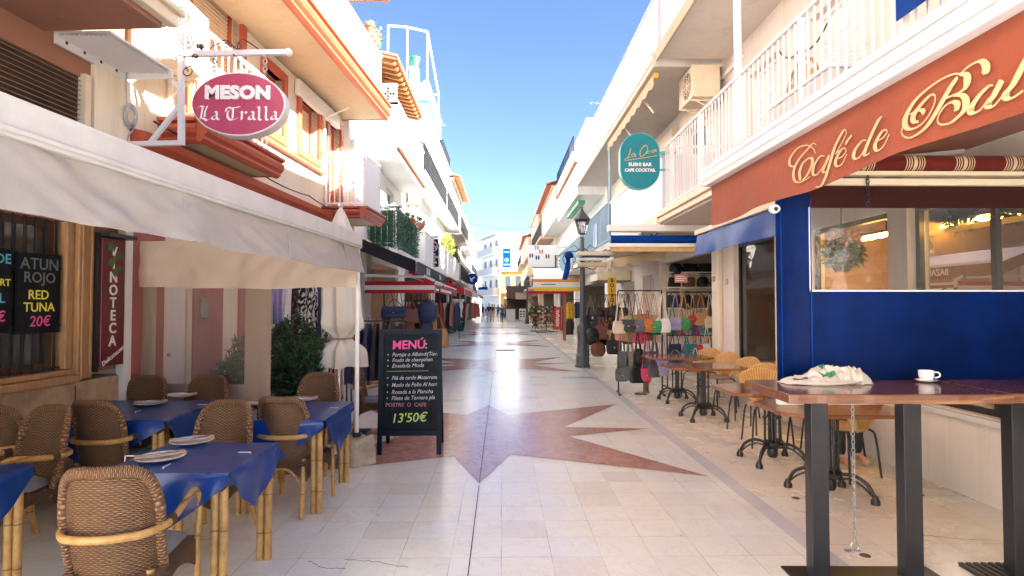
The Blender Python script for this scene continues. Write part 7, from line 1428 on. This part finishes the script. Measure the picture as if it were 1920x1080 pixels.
# ------------------------------------------------------------------ people
def skinned(name, pts, edges, mat, parent, lvl=2, root=0):
    me = bpy.data.meshes.new(name); me.from_pydata([p for p, r in pts], edges, []); me.materials.append(MATS[mat]); ob = bpy.data.objects.new(name, me); col.objects.link(ob); ob.parent = parent
    sk = ob.modifiers.new('skin', 'SKIN'); sk.use_smooth_shade = True; d = me.skin_vertices[0].data
    for i, (p, r) in enumerate(pts): d[i].radius = r if isinstance(r, tuple) else (r, r)
    d[root].use_root = True; s = ob.modifiers.new('sub', 'SUBSURF'); s.levels = lvl; s.render_levels = lvl; return ob
def person(label, loc, rz, h, top, bottom, hair, step=.22, sit=False, shoe='black', arm=.12, skirt=False):
    o = thing('person', label, 'person', loc, rz); k = h / 1.72; V = lambda x, y, z: (x * k, y * k, z * k)
    if sit: P = dict(pel=V(0, 0, .54), hipL=V(-.09, 0, .53), hipR=V(.09, 0, .53), kneL=V(-.11, .42, .52), kneR=V(.11, .42, .52), ankL=V(-.11, .40, .09), ankR=V(.11, .44, .09), toeL=V(-.12, .56, .03), toeR=V(.12, .60, .03)); dz = -.40; ly = -.03
    else: P = dict(pel=V(0, 0, .94), hipL=V(-.085, 0, .90), hipR=V(.085, 0, .90), kneL=V(-.095, step * .55, .50), kneR=V(.095, -step * .3, .49), ankL=V(-.095, step, .09), ankR=V(.095, -step, .11), toeL=V(-.105, step + .15, .03), toeR=V(.105, -step + .14, .03)); dz = 0; ly = .02
    S = lambda x, y, z: V(x, y + ly, z + dz)
    P.update(bel=S(0, .01, 1.08), che=S(0, .02, 1.28), nec=S(0, .0, 1.44), jaw=S(0, .02, 1.52), hea=S(0, .02, 1.60), cro=S(0, .01, 1.69), shL=S(-.17, 0, 1.38), shR=S(.17, 0, 1.38), elL=S(-.22, -.04 - arm * .3, 1.11), elR=S(.22, -.02 + arm * .3, 1.11), wrL=S(-.23, .06 - arm, .88), wrR=S(.23, .08 + arm, .88), haL=S(-.225, .09 - arm, .79), haR=S(.225, .12 + arm, .79))
    r = dict(pel=.115, bel=.105, che=.125, nec=.048, jaw=.06, hea=.078, cro=.05, shL=.055, shR=.055, elL=.04, elR=.04, wrL=.028, wrR=.028, haL=.03, haR=.03, hipL=.085, hipR=.085, kneL=.055, kneR=.055, ankL=.038, ankR=.038, toeL=.035, toeR=.035)
    E = [('pel', 'bel'), ('bel', 'che'), ('che', 'nec'), ('nec', 'jaw'), ('jaw', 'hea'), ('hea', 'cro'), ('che', 'shL'), ('shL', 'elL'), ('elL', 'wrL'), ('wrL', 'haL'), ('che', 'shR'), ('shR', 'elR'), ('elR', 'wrR'), ('wrR', 'haR'), ('pel', 'hipL'), ('hipL', 'kneL'), ('kneL', 'ankL'), ('ankL', 'toeL'), ('pel', 'hipR'), ('hipR', 'kneR'), ('kneR', 'ankR'), ('ankR', 'toeR')]
    def mk(name, keys, mat, grow, ov={}):
        ix = {q: i for i, q in enumerate(keys)}; pts = [(ov.get(q, P[q]), (r[q] + grow) * k) for q in keys]; return skinned(name, pts, [(ix[a], ix[b]) for a, b in E if a in ix and b in ix], mat, o, 1 if not sit else 2)
    mk('body', list(P), 'skin', 0)
    mk('shirt', ['bel', 'pel', 'che', 'shL', 'shR', 'elL', 'elR'], 'dyed_' + top, .016); mk('trousers', ['pel', 'hipL', 'hipR', 'kneL', 'kneR', 'ankL', 'ankR'], 'dyed_' + bottom, .014)
    for s in 'LR': a, t = Vector(P['ank' + s]), Vector(P['toe' + s]); m = MB(); m.grid(lambda u, v: a.lerp(t, v * 1.25 - .25) + Vector((.048 * k * math.cos(2 * math.pi * u) * math.sin(math.pi * (.12 + .8 * v)), 0, -a.z * .32 * (1 - v) + max(-.028 * k, .06 * k * math.sin(2 * math.pi * u) * (1 - .45 * v)) * math.sin(math.pi * (.12 + .8 * v)))), 12, 8); m.build('shoe', 'dyed_' + shoe, o, smooth=True)
    m = MB(); c = Vector(P['hea']) + Vector((0, -.018, .022)) * k; m.ell(c, (.088 * k, .098 * k, .105 * k), 14, 10)
    m.build('hair', hair, o, smooth=True); m = MB(); f = Vector(P['hea']); m.ell(f + Vector((0, .085, -.02)) * k, (.014 * k, .02 * k, .024 * k), 8, 6); m.build('nose', 'skin', o, smooth=True); return o
M('hair_grey', (.35, .33, .31), .7); M('hair_brown', (.10, .05, .025), .7)
for px, fy, rz, h, t_, b_, ha, lb, st in ((917, 604, 8, 1.78, 'navy', 'beige', 'hair_grey', 'person in a blue shirt and beige trousers walking away up the street', .15), (923, 601, 4, 1.70, 'black', 'beige', 'hair_dark', 'person in a dark top walking just behind the blue shirt', .2), (941, 606, -6, 1.66, 'blue', 'navy', 'hair_brown', 'person dressed all in blue walking away in the middle of the street', .22), (947, 600, -4, 1.74, 'red', 'black', 'hair_dark', 'person in a red top beside the person all in blue', .2), (934, 596, 10, 1.70, 'teal', 'black', 'hair_dark', 'person in a teal top walking ahead of the red top', .2), (905, 595, 30, 1.72, 'black', 'black', 'hair_dark', 'person all in black standing by the far left shops', .05), (897, 594, 170, 1.66, 'grey', 'navy', 'hair_brown', 'person in a grey top facing us by the far left shops', .1), (888, 599, 40, 1.7, 'red', 'navy', 'hair_dark', 'person in a red top by the furthest clothes rail', .18), (911, 592, 15, 1.75, 'white', 'black', 'hair_grey', 'distant person in a white top left of the blue shirt', .18), (927, 594, -10, 1.68, 'coral', 'beige', 'hair_brown', 'distant person in a coral top between the walkers', .18), (955, 592, 170, 1.72, 'black', 'navy', 'hair_dark', 'distant person in black coming past the counter', .18), (931, 588, 180, 1.7, 'orange', 'navy', 'hair_dark', 'distant person in an orange top coming towards us', .2)):
    q = PZ(px, fy, 0); person(lb, q, R(rz), h, t_, b_, ha, st)
person('seated person in black trousers and tan shoes mostly hidden by the blue terrace curtain', (3.42, 6.40, 0), R(190), 1.70, 'grey', 'black', 'hair_dark', sit=True, shoe='tan')
f1 = again(f0, FC[-2][2], (3.42, 6.43, 0), R(190))
# clothes rails by the far shops
for i, (x, y, n, cs) in enumerate(((-3.0, 52, 7, ('brown', 'coral', 'black', 'purple', 'white', 'brown', 'red')), (-2.75, 58, 6, ('black', 'beige', 'pink', 'black', 'navy', 'coral')))):
    rail_stand(('far clothes rail of brown and red garments on the left', 'furthest clothes rail of mixed garments on the left')[i], (x, y, 0), 1.6, 1.8)
    for j in range(n): garment(f'{cs[j]} garment, {ORD[j]} on the {("far", "furthest")[i]} left clothes rail', (x - .7 + j * 1.4 / n, y, 1.76), R(40), .5, 1.3, 'dyed_' + cs[j], i * 20 + j, 'garment', 'hanging_garment')
# thin aerials against the sky
for px, py, Y, h, lb in ((868, 405, 48, 1.6, 'thin television aerial on the far left roofs'), (815, 235, 25, .9, 'thin television aerial past the green edged slab'), (1132, 195, 24, .5, 'thin aerial above the right upper balcony')):
    q = PY(px, py, Y); m = MB(); m.tube([(0, 0, -h), (0, 0, .1)], .02, 5); m.tube([(-.6, 0, .05), (.5, 0, 0)], .012, 5)
    for i in range(5): m.tube([(-.5 + i * .22, -.2, .04), (-.5 + i * .22, .2, .04)], .008, 4)
    solo(m, 'television_aerial', 'grey_metal', lb, 'aerial', q)
for y, z, lb in ((20.2, 5.0, 'air conditioner under the black railed balcony of the green edged house'), (20.6, 7.5, 'air conditioner under the green edged slab')): ac_unit(lb, (-3.19, y, z), 1)
